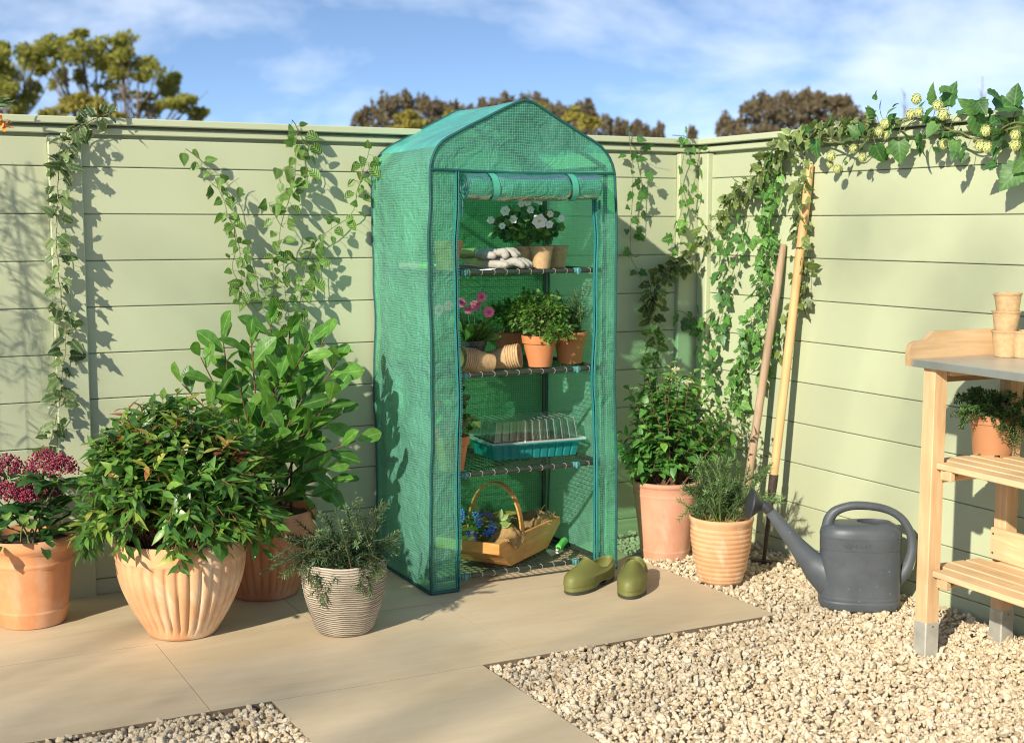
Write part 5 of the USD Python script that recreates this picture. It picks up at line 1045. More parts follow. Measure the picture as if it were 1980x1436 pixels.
for px, py in [(1850, 775), (1862, 765), (1872, 760), (1885, 764), (1898, 758), (1912, 765), (1928, 760), (1940, 768), (1955, 762), (1970, 768), (1985, 765), (1852, 800), (1862, 812), (1858, 825), (1868, 795), (1885, 785), (1905, 785), (1925, 785), (1945, 785), (1965, 785), (1900, 800), (1920, 808), (1935, 830), (1950, 850), (1960, 862), (1970, 840), (1945, 815), (1975, 815), (1985, 830), (1930, 800), (1880, 775), (1990, 850), (1995, 790), (2005, 800)]:
    for _ in range(3):
        tip = toward(C, px + r.normal() * 6, py + r.normal() * 5, r.uniform(-0.075, 0.06) if py < 790 else r.uniform(-0.09, -0.06)); base = C + np.array([*r.normal(size=2) * 0.03, 0.112]); mid = (base + tip) / 2 + UP * 0.03 + (base - C) * [0.4, 0.4, 0]; pth = smooth_path([base, mid, tip], 12); st.append(tube(pth, 0.0009, 4))
        for q in range(34):
            s = 1 - 0.6 * q / 34; i = s * 11; p = np.array([np.interp(i, range(12), pth[:, c]) for c in range(3)]); ax = unit(pth[min(11, int(i) + 1)] - pth[max(0, int(i) - 1)]); _, s1, s2 = frame_along(ax); b_ = q * 1.9; d = ax * 0.4 + s1 * math.cos(b_) + s2 * math.sin(b_); lv.add(L_OVAL, p, d, ax + r.normal(size=3) * 0.3, r.uniform(0.007, 0.012), 1.1, r.choice([1, 3, 6, 9, 14]))
stems_part(t, st, MAT['stem'], 'stem', True); lv.emit(t, MAT['thyme'], 0)

# ================================================================== watering can
MAT['can'] = M('grey_plastic', {'tc': ('texture_coordinate', {}), 'n': ('noise_texture', {'scale': 14.0, 'detail': 5.0, 'roughness': 0.65}), 'r': ('rgb_ramp', {'ramp': [(0.3, (0.066, 0.075, 0.085)), (0.7, (0.086, 0.097, 0.108))]}), 'n2': ('noise_texture', {'scale': 85.0, 'detail': 2.0}), 'r2': ('rgb_ramp', {'ramp': [(0.715, (0, 0, 0)), (0.75, (0.6, 0.6, 0.6))]}), 'dust': ('mix', {'color2': (0.30, 0.30, 0.29)}),
    'rr': ('map_range', {'from_min': 0.3, 'from_max': 0.7, 'to_min': 0.34, 'to_max': 0.52}), 'n3': ('noise_texture', {'scale': 250.0, 'detail': 2.0}), 'b': ('bump', {'strength': 0.06, 'distance': 0.002}), 'p': ('principled_bsdf', {})},
    [('tc.object', 'n.vector'), ('n.fac', 'r.fac'), ('tc.object', 'n2.vector'), ('n2.fac', 'r2.fac'), ('r2.color', 'dust.fac'), ('r.color', 'dust.color1'), ('dust.color', 'p.base_color'), ('n.fac', 'rr.value'), ('rr.result', 'p.roughness'), ('tc.object', 'n3.vector'), ('n3.fac', 'b.height'), ('b.normal', 'p.normal')])
MAT['rose'] = plain('rose_plastic', (0.030, 0.033, 0.036), 0.48, var=0.15, scale=20)
MAT['can_print'] = plain('embossed', (0.088, 0.099, 0.11), 0.4)
CW = gnd(1672, 1186, -0.004) + VA * 0.075
cyaw = math.atan2(VR[1], VR[0]) - 0.10
wc = thing('watering_can', 'dark grey plastic watering can with a long spout and rose, standing on the gravel', 'watering can', CW, cyaw)
def oval(w, d, z, n=64, e=2.6, cx=0.0):
    a = np.linspace(0, 2 * np.pi, n, endpoint=False); c, s = np.cos(a), np.sin(a)
    return np.stack([cx + w * np.sign(c) * np.abs(c) ** (2 / e), d * np.sign(s) * np.abs(s) ** (2 / e), np.full(n, z)], 1)
W_, D_ = 0.127, 0.076
rings = [(0.90, 0.002, 0), (0.95, 0.004, 0), (0.985, 0.012, 0), (1.0, 0.022, 0), (1.004, 0.026, 0), (1.004, 0.029, 0), (0.990, 0.031, 0), (0.990, 0.034, 0), (1.0, 0.036, 0), (1.0, 0.044, 0), (0.985, 0.047, 0), (0.985, 0.10, 0), (0.985, 0.150, 0), (0.985, 0.1925, 0), (0.975, 0.1935, 0), (0.975, 0.1945, 0), (0.989, 0.1955, 0), (0.990, 0.23, 0), (0.998, 0.233, 0), (1.000, 0.236, 0), (0.995, 0.239, 0), (0.985, 0.246, 0), (0.955, 0.258, 0), (0.90, 0.266, 0), (0.82, 0.271, 0.0)]
b = MB(); n = 64; rows = [oval(W_ * s, D_ * (s if s > 0.93 else s * 0.97), z) for s, z, _ in rings]
hole_c, hw_, hd_ = 0.038, 0.052, 0.040
hole = oval(hw_, hd_, 0.277, n, 2.0, hole_c); mid = (rows[-1] * 0.45 + hole * 0.55); mid[:, 2] = 0.2755; rows += [mid, oval(hw_ * 1.07, hd_ * 1.07, 0.2785, n, 2.0, hole_c), oval(hw_, hd_, 0.2785, n, 2.0, hole_c), oval(hw_ * 0.96, hd_ * 0.96, 0.272, n, 2.0, hole_c), oval(hw_ * 1.0, hd_ * 1.0, 0.262, n, 2.0, hole_c)]
V = np.stack(rows); V = np.concatenate([V, V[:, :1]], 1); v, f = grid(V); base = oval(W_ * 0.9, D_ * 0.9, 0.002); b.add(v, f); b.add(np.vstack([base, [[0, 0, 0.006]]]), [[64, (i + 1) % 64, i] for i in range(64)])
part(wc, 'body', b.get(), MAT['can'], 35)
part(wc, 'inside', (np.vstack([oval(W_ * 0.9, D_ * 0.9, 0.25), [[0, 0, 0.2]]]), np.array([[64, i, (i + 1) % 64] for i in range(64)])), MAT['rose'], False)
# spout: thick where it leaves the body, slender at the rose
def can_px(px, py): 
    P = on_face(px, py, CW); d = P - CW; return rz(-cyaw) @ d
p_end = can_px(1484, 984); p_end[1] = 0; sp = smooth_path([(-0.095, 0, 0.105), (-0.135, 0, 0.128), (-0.185, 0, 0.180), (p_end[0] * 0.85 - 0.03, 0, p_end[2] * 0.85 + 0.03), tuple(p_end)], 26)
rad = np.interp(np.linspace(0, 1, 26), [0, 0.10, 0.25, 0.5, 0.85, 0.86, 1.0], [0.072, 0.056, 0.038, 0.027, 0.0195, 0.0175, 0.0165])
v, f = tube(sp, rad, 22); v = v * [1, 0.72, 1]; part(wc, 'spout', (v, f), MAT['can'], 40)
d0 = unit(sp[-1] - sp[-4]); dirr = unit(np.array([-0.93, -0.12, 0.20])); q0 = sp[-1]
part(wc, 'rose_neck', tube([q0 - d0 * 0.012, q0 - d0 * 0.004, q0 + d0 * 0.004 + dirr * 0.006, q0 + dirr * 0.018], [0.0180, 0.0182, 0.0178, 0.0165], 22), MAT['rose'], 40)
ro = [(q0 - dirr * 0.004, 0.0150), (q0 + dirr * 0.014, 0.0155), (q0 + dirr * 0.022, 0.019), (q0 + dirr * 0.036, 0.034), (q0 + dirr * 0.047, 0.0455), (q0 + dirr * 0.052, 0.0500), (q0 + dirr * 0.057, 0.0490), (q0 + dirr * 0.061, 0.038), (q0 + dirr * 0.063, 0.010)]
part(wc, 'rose', tube([p for p, _ in ro], [q for _, q in ro], 30), MAT['rose'], 35)
# handle
hd = smooth_path([(-0.104, 0, 0.228), (-0.103, 0, 0.262), (-0.097, 0, 0.288), (-0.075, 0, 0.312), (-0.02, 0, 0.328), (0.06, 0, 0.322), (0.115, 0, 0.298), (0.148, 0, 0.255), (0.160, 0, 0.200), (0.152, 0, 0.150), (0.132, 0, 0.105), (0.116, 0, 0.075)], 60)
hr = np.interp(np.linspace(0, 1, 60), [0, 0.06, 0.2, 0.5, 0.75, 0.92, 1.0], [0.023, 0.019, 0.0140, 0.0122, 0.0140, 0.020, 0.011])
part(wc, 'handle', tube(hd, hr, 18), MAT['can'], 40)
# raised lettering and the volume scale, bent round the front
def wrap(m, x0, z0, lift=0.0):
    v = m.vertices.copy(); x = x0 + v[:, 0]; y = -D_ * 0.99 * (1 - np.clip(np.abs(x) / (W_ * 0.99), 0, 0.999) ** 2.6) ** (1 / 2.6); return np.stack([x, y - v[:, 2] + 0.0006 - lift, z0 + v[:, 1]], 1), m.faces
tx = meshkit.text_mesh('GARDENLINE', 0.0125, 0.0024); tx.vertices[:, 0] *= 0.088 / tx.vertices[:, 0].max()
part(wc, 'lettering', wrap(tx, -0.066, 0.2085), MAT['can_print'], False)
sc = trimesh.util.concatenate([trimesh.creation.box(bounds=[[0, i * 0.0235, 0], [0.017 if i % 2 == 0 else 0.011, i * 0.0235 + 0.0014, 0.0014]]) for i in range(7)])
part(wc, 'volume_marks', wrap(sc, 0.055, 0.046), MAT['can_print'], False)

# ================================================================== two long handles leaning on the right fence
MAT['ash'] = wood('ash_handle', (0.58, 0.33, 0.14), (0.68, 0.42, 0.20), (60, 60, 3), 0.45)
MAT['old_ash'] = wood('old_handle', (0.29, 0.195, 0.12), (0.44, 0.315, 0.21), (60, 60, 3), 0.7)
MAT['old_iron'] = plain('old_iron', (0.075, 0.055, 0.042), 0.65, metallic=0.4, var=0.4, scale=30, bump=0.5, bscale=150)
MAT['steel'] = plain('steel', (0.42, 0.41, 0.39), 0.32, metallic=0.9, var=0.15, scale=40)
top = on_right(1567, 318, 0.020); foot = on_right(1476, 1092, 0.135); foot[2] = -0.012; neck = top + (foot - top) * 0.80
t = thing('garden_hoe', 'tall pale wooden handled hoe leaning on the right fence behind the pots', 'garden tool', foot)
L = np.linspace(0, 1, 14)[:, None]; pth = top + (neck - top) * L; rr_ = np.r_[0.0120, 0.0150, np.full(10, 0.0158), 0.0152, 0.0140]
part(t, 'handle', tube(pth, rr_, 16), MAT['ash'], 40, local=False)
dn = unit(foot - top); part(t, 'socket', tube([neck - dn * 0.045, neck, neck + dn * 0.02, neck + dn * 0.09, foot], [0.0165, 0.0162, 0.015, 0.0085, 0.0065], 14), MAT['old_iron'], 40, local=False)
fd = unit(VR * 0.9 - VA * 0.42); sd = unit(np.cross(UP, fd)); pl = []
for i, w in ((-0.055, 0.016), (0.0, 0.017), (0.12, 0.0165)):
    for s_ in (-1, 1):
        for h in (0.0, 0.0035): pl.append(foot + fd * i + sd * s_ * w + UP * (0.014 + h - 0.004 * (i > 0.05)))
part(t, 'blade', hull(pl), MAT['old_iron'], False, local=False)
top2 = on_right(1515, 472, 0.018); foot2 = on_right(1400, 1180, 0.30); low2 = top2 + (on_right(1447, 925, 0.130) - top2) * 1.30
t = thing('garden_fork', 'weathered brownish wooden handle leaning beside the taller pale hoe handle', 'garden tool', low2)
pth = top2 + (low2 - top2) * L; part(t, 'handle', tube(pth, np.r_[0.0105, 0.0140, np.full(12, 0.0150)], 14), MAT['old_ash'], 40, local=False)
dn = unit(low2 - top2); tip2 = low2 + dn * ((low2[2] + 0.01) / -dn[2]); part(t, 'socket', tube([low2 - dn * 0.03, low2, low2 + dn * 0.03, low2 + (tip2 - low2) * 0.55], [0.0158, 0.0155, 0.012, 0.008], 12), MAT['old_iron'], 40, local=False)
bs = low2 + (tip2 - low2) * 0.55; sd = unit(np.cross(dn, RN)); 
part(t, 'tine_bar', tube([bs - sd * 0.05, bs, bs + sd * 0.05], 0.006, 8), MAT['old_iron'], 40, local=False)
for k in (-1, -0.33, 0.33, 1): part(t, 'tine', tube([bs + sd * 0.05 * k, bs + sd * 0.05 * k + (tip2 - bs) * 0.6, bs + sd * 0.05 * k + (tip2 - bs)], [0.005, 0.0045, 0.002], 7), MAT['old_iron'], 40, local=False)

# ================================================================== clogs
MAT['clog'] = plain('clog_foam', (0.135, 0.140, 0.035), 0.58, var=0.05, scale=20, bump=0.05, bscale=300)
MAT['clog_in'] = plain('clog_inside', (0.15, 0.155, 0.045), 0.7, var=0.05)
MAT['tread'] = plain('tread', (0.035, 0.042, 0.025), 0.7, var=0.2)
CS = 1.08
def make_clog(side):
    n = 64; a = np.linspace(0, 2 * np.pi, n, endpoint=False); c, s = np.cos(a), np.sin(a)         # toe at +x
    def outline(k=1.0, z=0.0):
        x = 0.132 * np.sign(c) * np.abs(c) ** 0.86; t = (x / 0.132 + 1) / 2; hw = np.interp(t, [0, 0.08, 0.25, 0.45, 0.68, 0.88, 1.0], [0.030, 0.034, 0.036, 0.037, 0.047, 0.046, 0.040]); y = hw * np.sign(s) * np.abs(s) ** 0.80 + side * 0.006 * (t - 0.5) ** 2 * 4 * (t > 0.5)
        return np.stack([x * k, y * k, np.full(n, z)], 1)
    def ring(f): return np.concatenate([f, f[:1]], 0)
    O = outline(1.0, 0.026); t = (O[:, 0] / 0.132 + 1) / 2
    Cx = -0.046 + 0.076 * c; Cy = 0.034 * s; Cz = 0.064 + 0.030 * np.clip((Cx + 0.02) / 0.05, 0, 1) ** 1.4 - 0.010 * np.exp(-((Cx + 0.045) / 0.035) ** 2) + 0.004 * np.clip((-Cx - 0.09) / 0.03, 0, 1)
    Cr = np.stack([Cx, Cy, Cz], 1); toe = np.clip((c + 0.1) / 1.1, 0, 1) ** 0.8
    out = O.copy(); out[:, :2] *= 1.02
    P1 = out + UP * (0.018 + 0.030 * toe[:, None] ** 0.7)[:, 0][:, None] * 1.0
    P2 = Cr + np.stack([0.062 * toe, 0.016 * s * (1 - 0.3 * toe), -0.010 - 0.020 * toe], 1)
    rows = [outline(1.0, 0.0265), outline(1.022, 0.0265), outline(1.022, 0.031)]
    tt = np.linspace(0, 1, 18)
    for u in tt: rows.append((1 - u) ** 3 * (out + UP * 0.005) + 3 * (1 - u) ** 2 * u * P1 + 3 * (1 - u) * u ** 2 * P2 + u ** 3 * Cr)
    inn = Cr * [0.93, 0.90, 1] + np.array([-0.003, 0, 0.0022]); rows += [Cr + np.array([0, 0, 0.003]) + (inn - Cr) * 0.4, inn]
    P2i = P2 * [0.93, 0.9, 1] - UP * 0.006; Oi = outline(0.86, 0.034)
    for u in np.linspace(0.15, 1, 8): rows.append((1 - u) ** 2 * inn + 2 * (1 - u) * u * (P2i - UP * 0.012) + u ** 2 * Oi)
    V = np.stack([ring(q) for q in rows]); up = grid(V)
    ins = (np.vstack([outline(0.87, 0.034), [[0, 0, 0.034]]]), np.array([[64, i, (i + 1) % 64] for i in range(64)]))
    def slabm(z0, z1, k0, k1, arch=0.0):
        A, B = outline(k0, z0), outline(k1, z1)
        if z0 == 0: A[:, 2] += 0.004 * np.clip((t - 0.86) / 0.14, 0, 1) ** 1.5
        if arch: A[:, 2] += arch * np.exp(-((A[:, 0] + 0.012) / 0.030) ** 4)
        v, f = grid(np.stack([ring(A * [0.97, 0.97, 1]), ring(A), ring(B)])); return cat((v, f), (np.vstack([A * [0.97, 0.97, 1], [[0, 0, A[:, 2].mean()]]]), np.array([[64, (i + 1) % 64, i] for i in range(64)])))
    return up, ins, slabm(0.012, 0.0262, 1.0, 1.0, 0.006), slabm(0.0, 0.0122, 0.985, 0.995, 0.010)
def clog(label, px, py, heading, side, text):
    toe = gnd(px, py, 0); d = np.array([math.cos(heading), math.sin(heading), 0]); loc = toe - d * 0.120 * CS; t = thing('clog', label, 'clog', loc, heading)
    up, ins, mid, tr = [(m_[0] * CS, m_[1]) for m_ in make_clog(side)]
    part(t, 'upper', up, MAT['clog'], 60); part(t, 'insole', ins, MAT['clog_in'], False); part(t, 'midsole', mid, MAT['clog'], 40); part(t, 'tread', tr, MAT['tread'], 40)
    if text:                                                    # two raised letters on the instep
        v = up[0]; m_ = meshkit.text_mesh('YS', 0.008, 0.0012); q = m_.vertices; x, y = 0.022 - q[:, 1], -0.004 + q[:, 0]
        from scipy.spatial import cKDTree
        o = v[:64 * 23 + 23]; kd = cKDTree(o[65 * 3:65 * 21, :2]); dd, ii = kd.query(np.stack([x, y], 1), 3); z = (o[65 * 3:65 * 21][ii][..., 2]).mean(1)
        part(t, 'lettering', (np.stack([x, y, z + q[:, 2]], 1), m_.faces), MAT['clog'], False)
cam_back = math.atan2(-VA[1], -VA[0])
clog('left olive green clog, turned outwards, in front of the greenhouse', 1100, 1149, cam_back - 0.62, 1, False)
clog('right olive green clog pointing at the viewer, with raised letters', 1219, 1158, cam_back - 0.16, -1, False)

# ================================================================== what stands in the greenhouse
Z1, Z2, Z3, Z4 = SHELF_TOP
def on_shelf(px, py, off, z):
    """Straight below or above what the photograph shows at px, off metres behind the greenhouse's front, on the shelf at z."""
    p = gh_front(px, py, off); p[2] = z; return GH0 + GX * p[0] + GY * p[1] + UP * p[2]
MAT['dark_plastic'] = plain('dark_grey_plastic', (0.030, 0.033, 0.036), 0.4, var=0.1)
def clay_pot(t, h, r0, r1, mat='terra_new', soil=True):
    pot(t, [(r0 * 0.86, 0), (r0 * 0.98, 0.001), (r0, 0.004), (r1 * 0.88, h * 0.74), (r1 * 0.93, h * 0.745), (r1 * 0.955, h * 0.76), (r1, h * 0.985), (r1 * 0.985, h), (r1 * 0.93, h), (r1 * 0.90, h * 0.97), (r1 * 0.80, h * 0.8)], MAT[mat], soil=(r1 * 0.88, h * 0.86) if soil else None, n=48)
# --- top shelf
C = on_shelf(866, 518, 0.14, Z4)
t = thing('clay_pot', 'empty terracotta pot on the top shelf behind the left front strip', 'plant pot', C); clay_pot(t, 0.098, 0.036, 0.050)
C1 = on_shelf(1047, 516, 0.150, Z4); fibre_pot('front right fibre pot of three standing together on the top greenhouse shelf', C1, rot=0.4, s=1.02)
C2 = on_shelf(1077, 513, 0.235, Z4); fibre_pot('back right fibre pot of three standing together on the top greenhouse shelf', C2, rot=2.0, s=1.02)
MAT['primula_leaf'] = leafmat('white_flower_leaf', [(0.0, (0.030, 0.085, 0.022)), (0.5, (0.080, 0.180, 0.036)), (1.0, (0.18, 0.30, 0.07))], midrib=0.5, side=0.1, rough=0.35)
MAT['petal_white'] = plain('white_petal', (0.62, 0.61, 0.57), 0.5, var=0.05)
MAT['petal_eye'] = plain('yellow_eye', (0.62, 0.52, 0.10), 0.5)
C = on_shelf(1016, 512, 0.215, Z4)
t = thing('potted_flowers', 'white flowering plant in a fibre pot on the top greenhouse shelf', 'potted plant', C)
v, f = fibre_mesh(); part(t, 'pot', (v * 1.02, f), MAT['fibre'], 50); part(t, 'soil', ball((0, 0, 0.064), 0.035, 2, 0.15), MAT['soil'], True)
r = np.random.default_rng(301); lv, st = Leaves(), []
for k in range(300):
    a, e = r.uniform(0, 6.28), math.asin(r.uniform(-0.15, 1.0)); d = np.array([math.cos(a) * math.cos(e), math.sin(a) * math.cos(e), math.sin(e)]); R = r.uniform(0.55, 1.0)
    p = toward(C, 1020, 452) + d * np.array([0.118, 0.075, 0.098]) * R - UP * 0.02 * (1 - R); lv.add(L_ROUND, p, d * [1, 1, 0.3] + r.normal(size=3) * 0.6, UP * 0.35 + d * 0.5 - VA * 0.8 + r.normal(size=3) * 0.4, r.uniform(0.022, 0.034), 0.95, r.choice([1, 3, 6, 9, 13], p=[.2, .25, .25, .2, .1]))
    if k % 6 == 0: b0 = C + UP * 0.06; st.append(tube(bez(b0, b0 + UP * 0.03, p - d * 0.02, p, 7), 0.0014, 4))
stems_part(t, st, MAT['stem'], 'stem', True); lv.emit(t, MAT['primula_leaf'], 120)
def flower(t, c, R, face, mat='petal_white', n=6, eye='petal_eye', name='flower', cup=0.25):
    z, x, y = frame_along(face); b = MB()
    for i in range(n):
        a = 2 * math.pi * i / n + 0.2; d = x * math.cos(a) + y * math.sin(a) + z * cup; v, f, _ = L_ROUND; b.add(v @ (orient(d, z) * np.array([R, R * 1.25, R])).T + c, f)
    fl_ = part(t, name, b.get(), MAT[mat], True, local=False)
    if eye: part(fl_, 'eye', ball(c + z * R * 0.12, R * 0.24, 1, 0.6), MAT[eye], True, local=False)
for px, py, R in [(949, 426, 9), (977, 408, 12), (993, 424, 10), (971, 437, 8), (1043, 428, 17), (1026, 406, 9), (1020, 391, 10), (1008, 394, 8), (1044, 390, 8), (1086, 422, 8), (1062, 434, 10), (1064, 414, 8), (1036, 388, 7)]:
    flower(t, toward(C, px, py, r.uniform(-0.105, -0.075)), R / 560 * 0.86, -VA + UP * r.uniform(0.0, 0.35) + VR * r.uniform(-0.45, 0.2))
# gloves
MAT['glove'] = plain('glove_leather', (0.33, 0.31, 0.27), 0.75, var=0.12, scale=45, bump=0.35, bscale=240, dist=0.002)
MAT['cuff'] = plain('glove_cuff', (0.36, 0.36, 0.12), 0.8, var=0.25, scale=60)
def blob(chains, cell=0.004):
    """One smooth body from chains of (point, radius)."""
    M_ = m3.Manifold()
    for ch in chains:
        for (p, a), (q, b) in zip(ch[:-1], ch[1:]):
            S1 = m3.Manifold.sphere(a, 20).translate([float(x) for x in p]); S2 = m3.Manifold.sphere(b, 20).translate([float(x) for x in q]); M_ = M_ + m3.Manifold.batch_hull([S1, S2])
    mm = M_.refine_to_length(cell).to_mesh(); tm = trimesh.Trimesh(np.array(mm.vert_properties[:, :3]), np.array(mm.tri_verts), process=True)
    trimesh.smoothing.filter_taubin(tm, lamb=0.5, nu=-0.53, iterations=14); return (np.array(tm.vertices), np.array(tm.faces))
def glove(label, loc, rot, curl, seed, group=None):
    r = np.random.default_rng(seed); t = thing('garden_glove', label, 'glove', loc, rot, group); ch = []
    palm = [(np.array([-0.045, y, 0.020]), 0.017) for y in (-0.030, -0.010, 0.012, 0.032)]; knk = [(np.array([0.030, y, 0.022]), 0.0165) for y in (-0.036, -0.013, 0.012, 0.036)]
    S = m3.Manifold.batch_hull([m3.Manifold.sphere(a, 20).translate([float(x) for x in p]) for p, a in palm + knk])
    for (k, rk), ln, sp in zip(knk, (0.062, 0.075, 0.078, 0.066), (-0.24, -0.05, 0.10, 0.26)):
        c = curl * r.uniform(0.7, 1.3); p1 = k + np.array([ln * 0.48, math.sin(sp) * ln * 0.48, ln * 0.10]); p2 = p1 + np.array([ln * 0.38 * math.cos(c), math.sin(sp) * ln * 0.3, -ln * 0.38 * math.sin(c) * 0.5]); p3 = p2 + np.array([ln * 0.22 * math.cos(1.6 * c), math.sin(sp) * ln * 0.15, -ln * 0.25 * math.sin(1.3 * c)]); p3[2] = max(p3[2], 0.014)
        ch.append([(k, 0.0150), (p1, 0.0138), (p2, 0.0130), (p3, 0.0120)])
    ch.append([(np.array([-0.030, -0.040, 0.018]), 0.017), (np.array([0.000, -0.064, 0.018]), 0.0145), (np.array([0.034, -0.074, 0.016]), 0.0125)])
    ch.append([(palm[1][0], 0.018), (palm[2][0], 0.018)]); ch.append([(palm[0][0], 0.017), (knk[0][0], 0.017)]); ch.append([(palm[3][0], 0.017), (knk[3][0], 0.017)]); ch.append([(palm[1][0], 0.019), (knk[1][0], 0.018)]); ch.append([(palm[2][0], 0.019), (knk[2][0], 0.018)])
    v, f = blob(ch, 0.0035); v = v + 0.0016 * (meshkit.fbm(v * 90 + seed, 3)[:, None] - 0.5) * 2; part(t, 'hand', (v, f), MAT['glove'], True)
    an = np.linspace(0, 2 * np.pi, 28); rows = []
    for x, w, h in ((-0.040, 0.046, 0.020), (-0.062, 0.046, 0.019), (-0.085, 0.050, 0.018), (-0.105, 0.054, 0.016), (-0.112, 0.054, 0.015)): rows.append(np.stack([np.full(28, x) + 0.002 * np.sin(5 * an), w * np.cos(an), 0.0195 + h * np.sin(an) * (1 + 0.1 * np.sin(4 * an))], 1))
    part(t, 'cuff', grid(np.stack(rows)), MAT['cuff'], True); part(t, 'cuff_binding', tube(rows[-1], 0.0022, 6), MAT['glove'], 40)
GG = None
q = on_shelf(965, 515, 0.125, Z4 + 0.002); glove('pale grey glove lying lowest on the top greenhouse shelf, fingers to the right', q, GYAW - 0.62, 0.55, 5, GG)
q = on_shelf(952, 515, 0.150, Z4 + 0.033); glove('pale grey glove lying on top of the other glove, fingers bent down', q, GYAW - 0.85, 0.95, 9, GG)
# hand tools
MAT['pink'] = plain('pink_handle', (0.90, 0.24, 0.33), 0.4, var=0.05); MAT['lime'] = plain('lime_handle', (0.36, 0.40, 0.05), 0.4, var=0.08); MAT['green_grip'] = plain('green_grip', (0.10, 0.50, 0.08), 0.4, var=0.08)
def trowel(name, label, a, b, grip, wide=0.032, fork=False, blade=0.14):
    """A hand tool lying from the end of its grip, a, to the tip of its blade, b."""
    t = thing(name, label, 'hand tool', a); d = unit(b - a); L = np.linalg.norm(b - a); s = unit(np.cross(UP, d)); g = L - blade - 0.03
    part(t, 'grip', tube([a, a + d * 0.006, a + d * 0.03, a + d * g * 0.6, a + d * g * 0.92, a + d * g], [0.008, 0.0125, 0.0135, 0.0115, 0.0130, 0.009], 14), MAT[grip], 40, local=False)
    nk = a + d * (g + 0.03); part(t, 'shank', tube([a + d * (g - 0.004), a + d * (g + 0.014) + UP * 0.004, nk + UP * 0.001], 0.0038, 8), MAT['steel'], 40, local=False)
    if fork:
        for k in (-1, 0, 1): part(t, 'tine', tube([nk, nk + d * 0.018 + s * wide * 0.62 * k, nk + d * 0.06 + s * wide * 0.72 * k - UP * 0.003, b + s * wide * 0.72 * k + UP * 0.001], [0.0038, 0.0034, 0.0030, 0.0012], 8), MAT['steel'], 40, local=False)
    else:
        rows = []
        for k, w in zip(np.linspace(0, 1, 12), (0.010, 0.022, 0.028, 0.031, 0.032, 0.032, 0.031, 0.029, 0.025, 0.019, 0.011, 0.002)):
            y = np.linspace(-1, 1, 9); rows.append(nk + d * blade * k + np.outer(y * w * wide / 0.032, s) + np.outer(0.35 * w * y ** 2 - 0.0045 + 0.004 * k, UP))
        P = np.stack(rows); v1, f1 = grid(P); v2, f2 = grid(P - UP * 0.0012, flip=True); part(t, 'blade', cat((v1, f1), (v2, f2)), MAT['steel'], 50, local=False)
a = ghw([0.020, 0.285, Z4 + 0.0135]); trowel('hand_fork', 'hand fork with a pink grip on the top greenhouse shelf, seen through the side', a, on_shelf(955, 512, 0.050, Z4 + 0.004), 'pink', 0.028, True, 0.10)
trowel('hand_trowel', 'hand trowel with a lime grip lying on the top shelf before the gloves', ghw([0.055, 0.20, Z4 + 0.0135]), on_shelf(934, 513, 0.075, Z4 + 0.010), 'lime')

# --- second shelf
C = on_shelf(905, 703, 0.215, Z3)
t = thing('potted_flowers', 'pink double daisies in a dark grey pot on the second shelf from the top', 'potted plant', C)
pot(t, [(0.046, 0), (0.049, 0.001), (0.050, 0.004), (0.060, 0.075), (0.0615, 0.0765), (0.0655, 0.0775), (0.0665, 0.095), (0.0645, 0.096), (0.0625, 0.093), (0.057, 0.08)], MAT['dark_plastic'], soil=(0.061, 0.086), n=48)
MAT['bellis_leaf'] = leafmat('daisy_leaf', [(0.0, (0.035, 0.085, 0.018)), (0.5, (0.085, 0.165, 0.032)), (1.0, (0.17, 0.26, 0.06))], midrib=0.6, side=0.15)
MAT['petal_pink'] = plain('pink_petal', (0.68, 0.14, 0.26), 0.5, var=0.3, scale=250); MAT['petal_deep'] = plain('deep_pink_petal', (0.50, 0.05, 0.13), 0.5, var=0.2)
r = np.random.default_rng(302); lv, st = Leaves(), []
for k in range(70):
    a = r.uniform(0, 6.28); rad = r.uniform(0.005, 0.045); p = C + np.array([rad * math.cos(a), rad * math.sin(a), 0.088]); d = np.array([math.cos(a), math.sin(a), r.uniform(0.3, 2.2)]); lv.add(L_SPAT, p, d, UP * 0.5 + r.normal(size=3) * 0.4 - np.array([math.cos(a), math.sin(a), 0]) * 0.4, r.uniform(0.055, 0.10), 0.9, r.integers(2, 15))
for px, py, R in [(931, 574, 10), (891, 585, 11), (918, 591, 12), (945, 603, 11), (868, 590, 12), (850, 600, 12), (905, 600, 8)]:
    c = toward(C, px, py, r.uniform(-0.06, 0.0)); b0 = C + np.array([*r.normal(size=2) * 0.02, 0.09]); st.append(tube(bez(b0, b0 + UP * 0.05, c - UP * 0.04, c, 9), 0.0017, 5)); R = R / 560; fc = UP * 0.5 - VA * 0.8 + r.normal(size=3) * 0.3; z, x, y = frame_along(fc); b = MB(); b2 = MB()
    for ring_, n in ((1.0, 18), (0.75, 14), (0.5, 10)):
        for i in range(n):
            an = 2 * math.pi * (i + ring_) / n; d = (x * math.cos(an) + y * math.sin(an)) + z * (1.1 - ring_) * 1.6; v, f, _ = L_SPAT; (b if ring_ > 0.6 else b2).add(v @ (orient(d, z) * np.array([R * ring_, R * 0.75, R])).T + c + z * 0.002, f)
    fl_ = part(t, 'flower', b.get(), MAT['petal_pink'], True, local=False); part(fl_, 'centre', b2.get(), MAT['petal_deep'], True, local=False)
stems_part(t, st, MAT['stem']); lv.emit(t, MAT['bellis_leaf'])
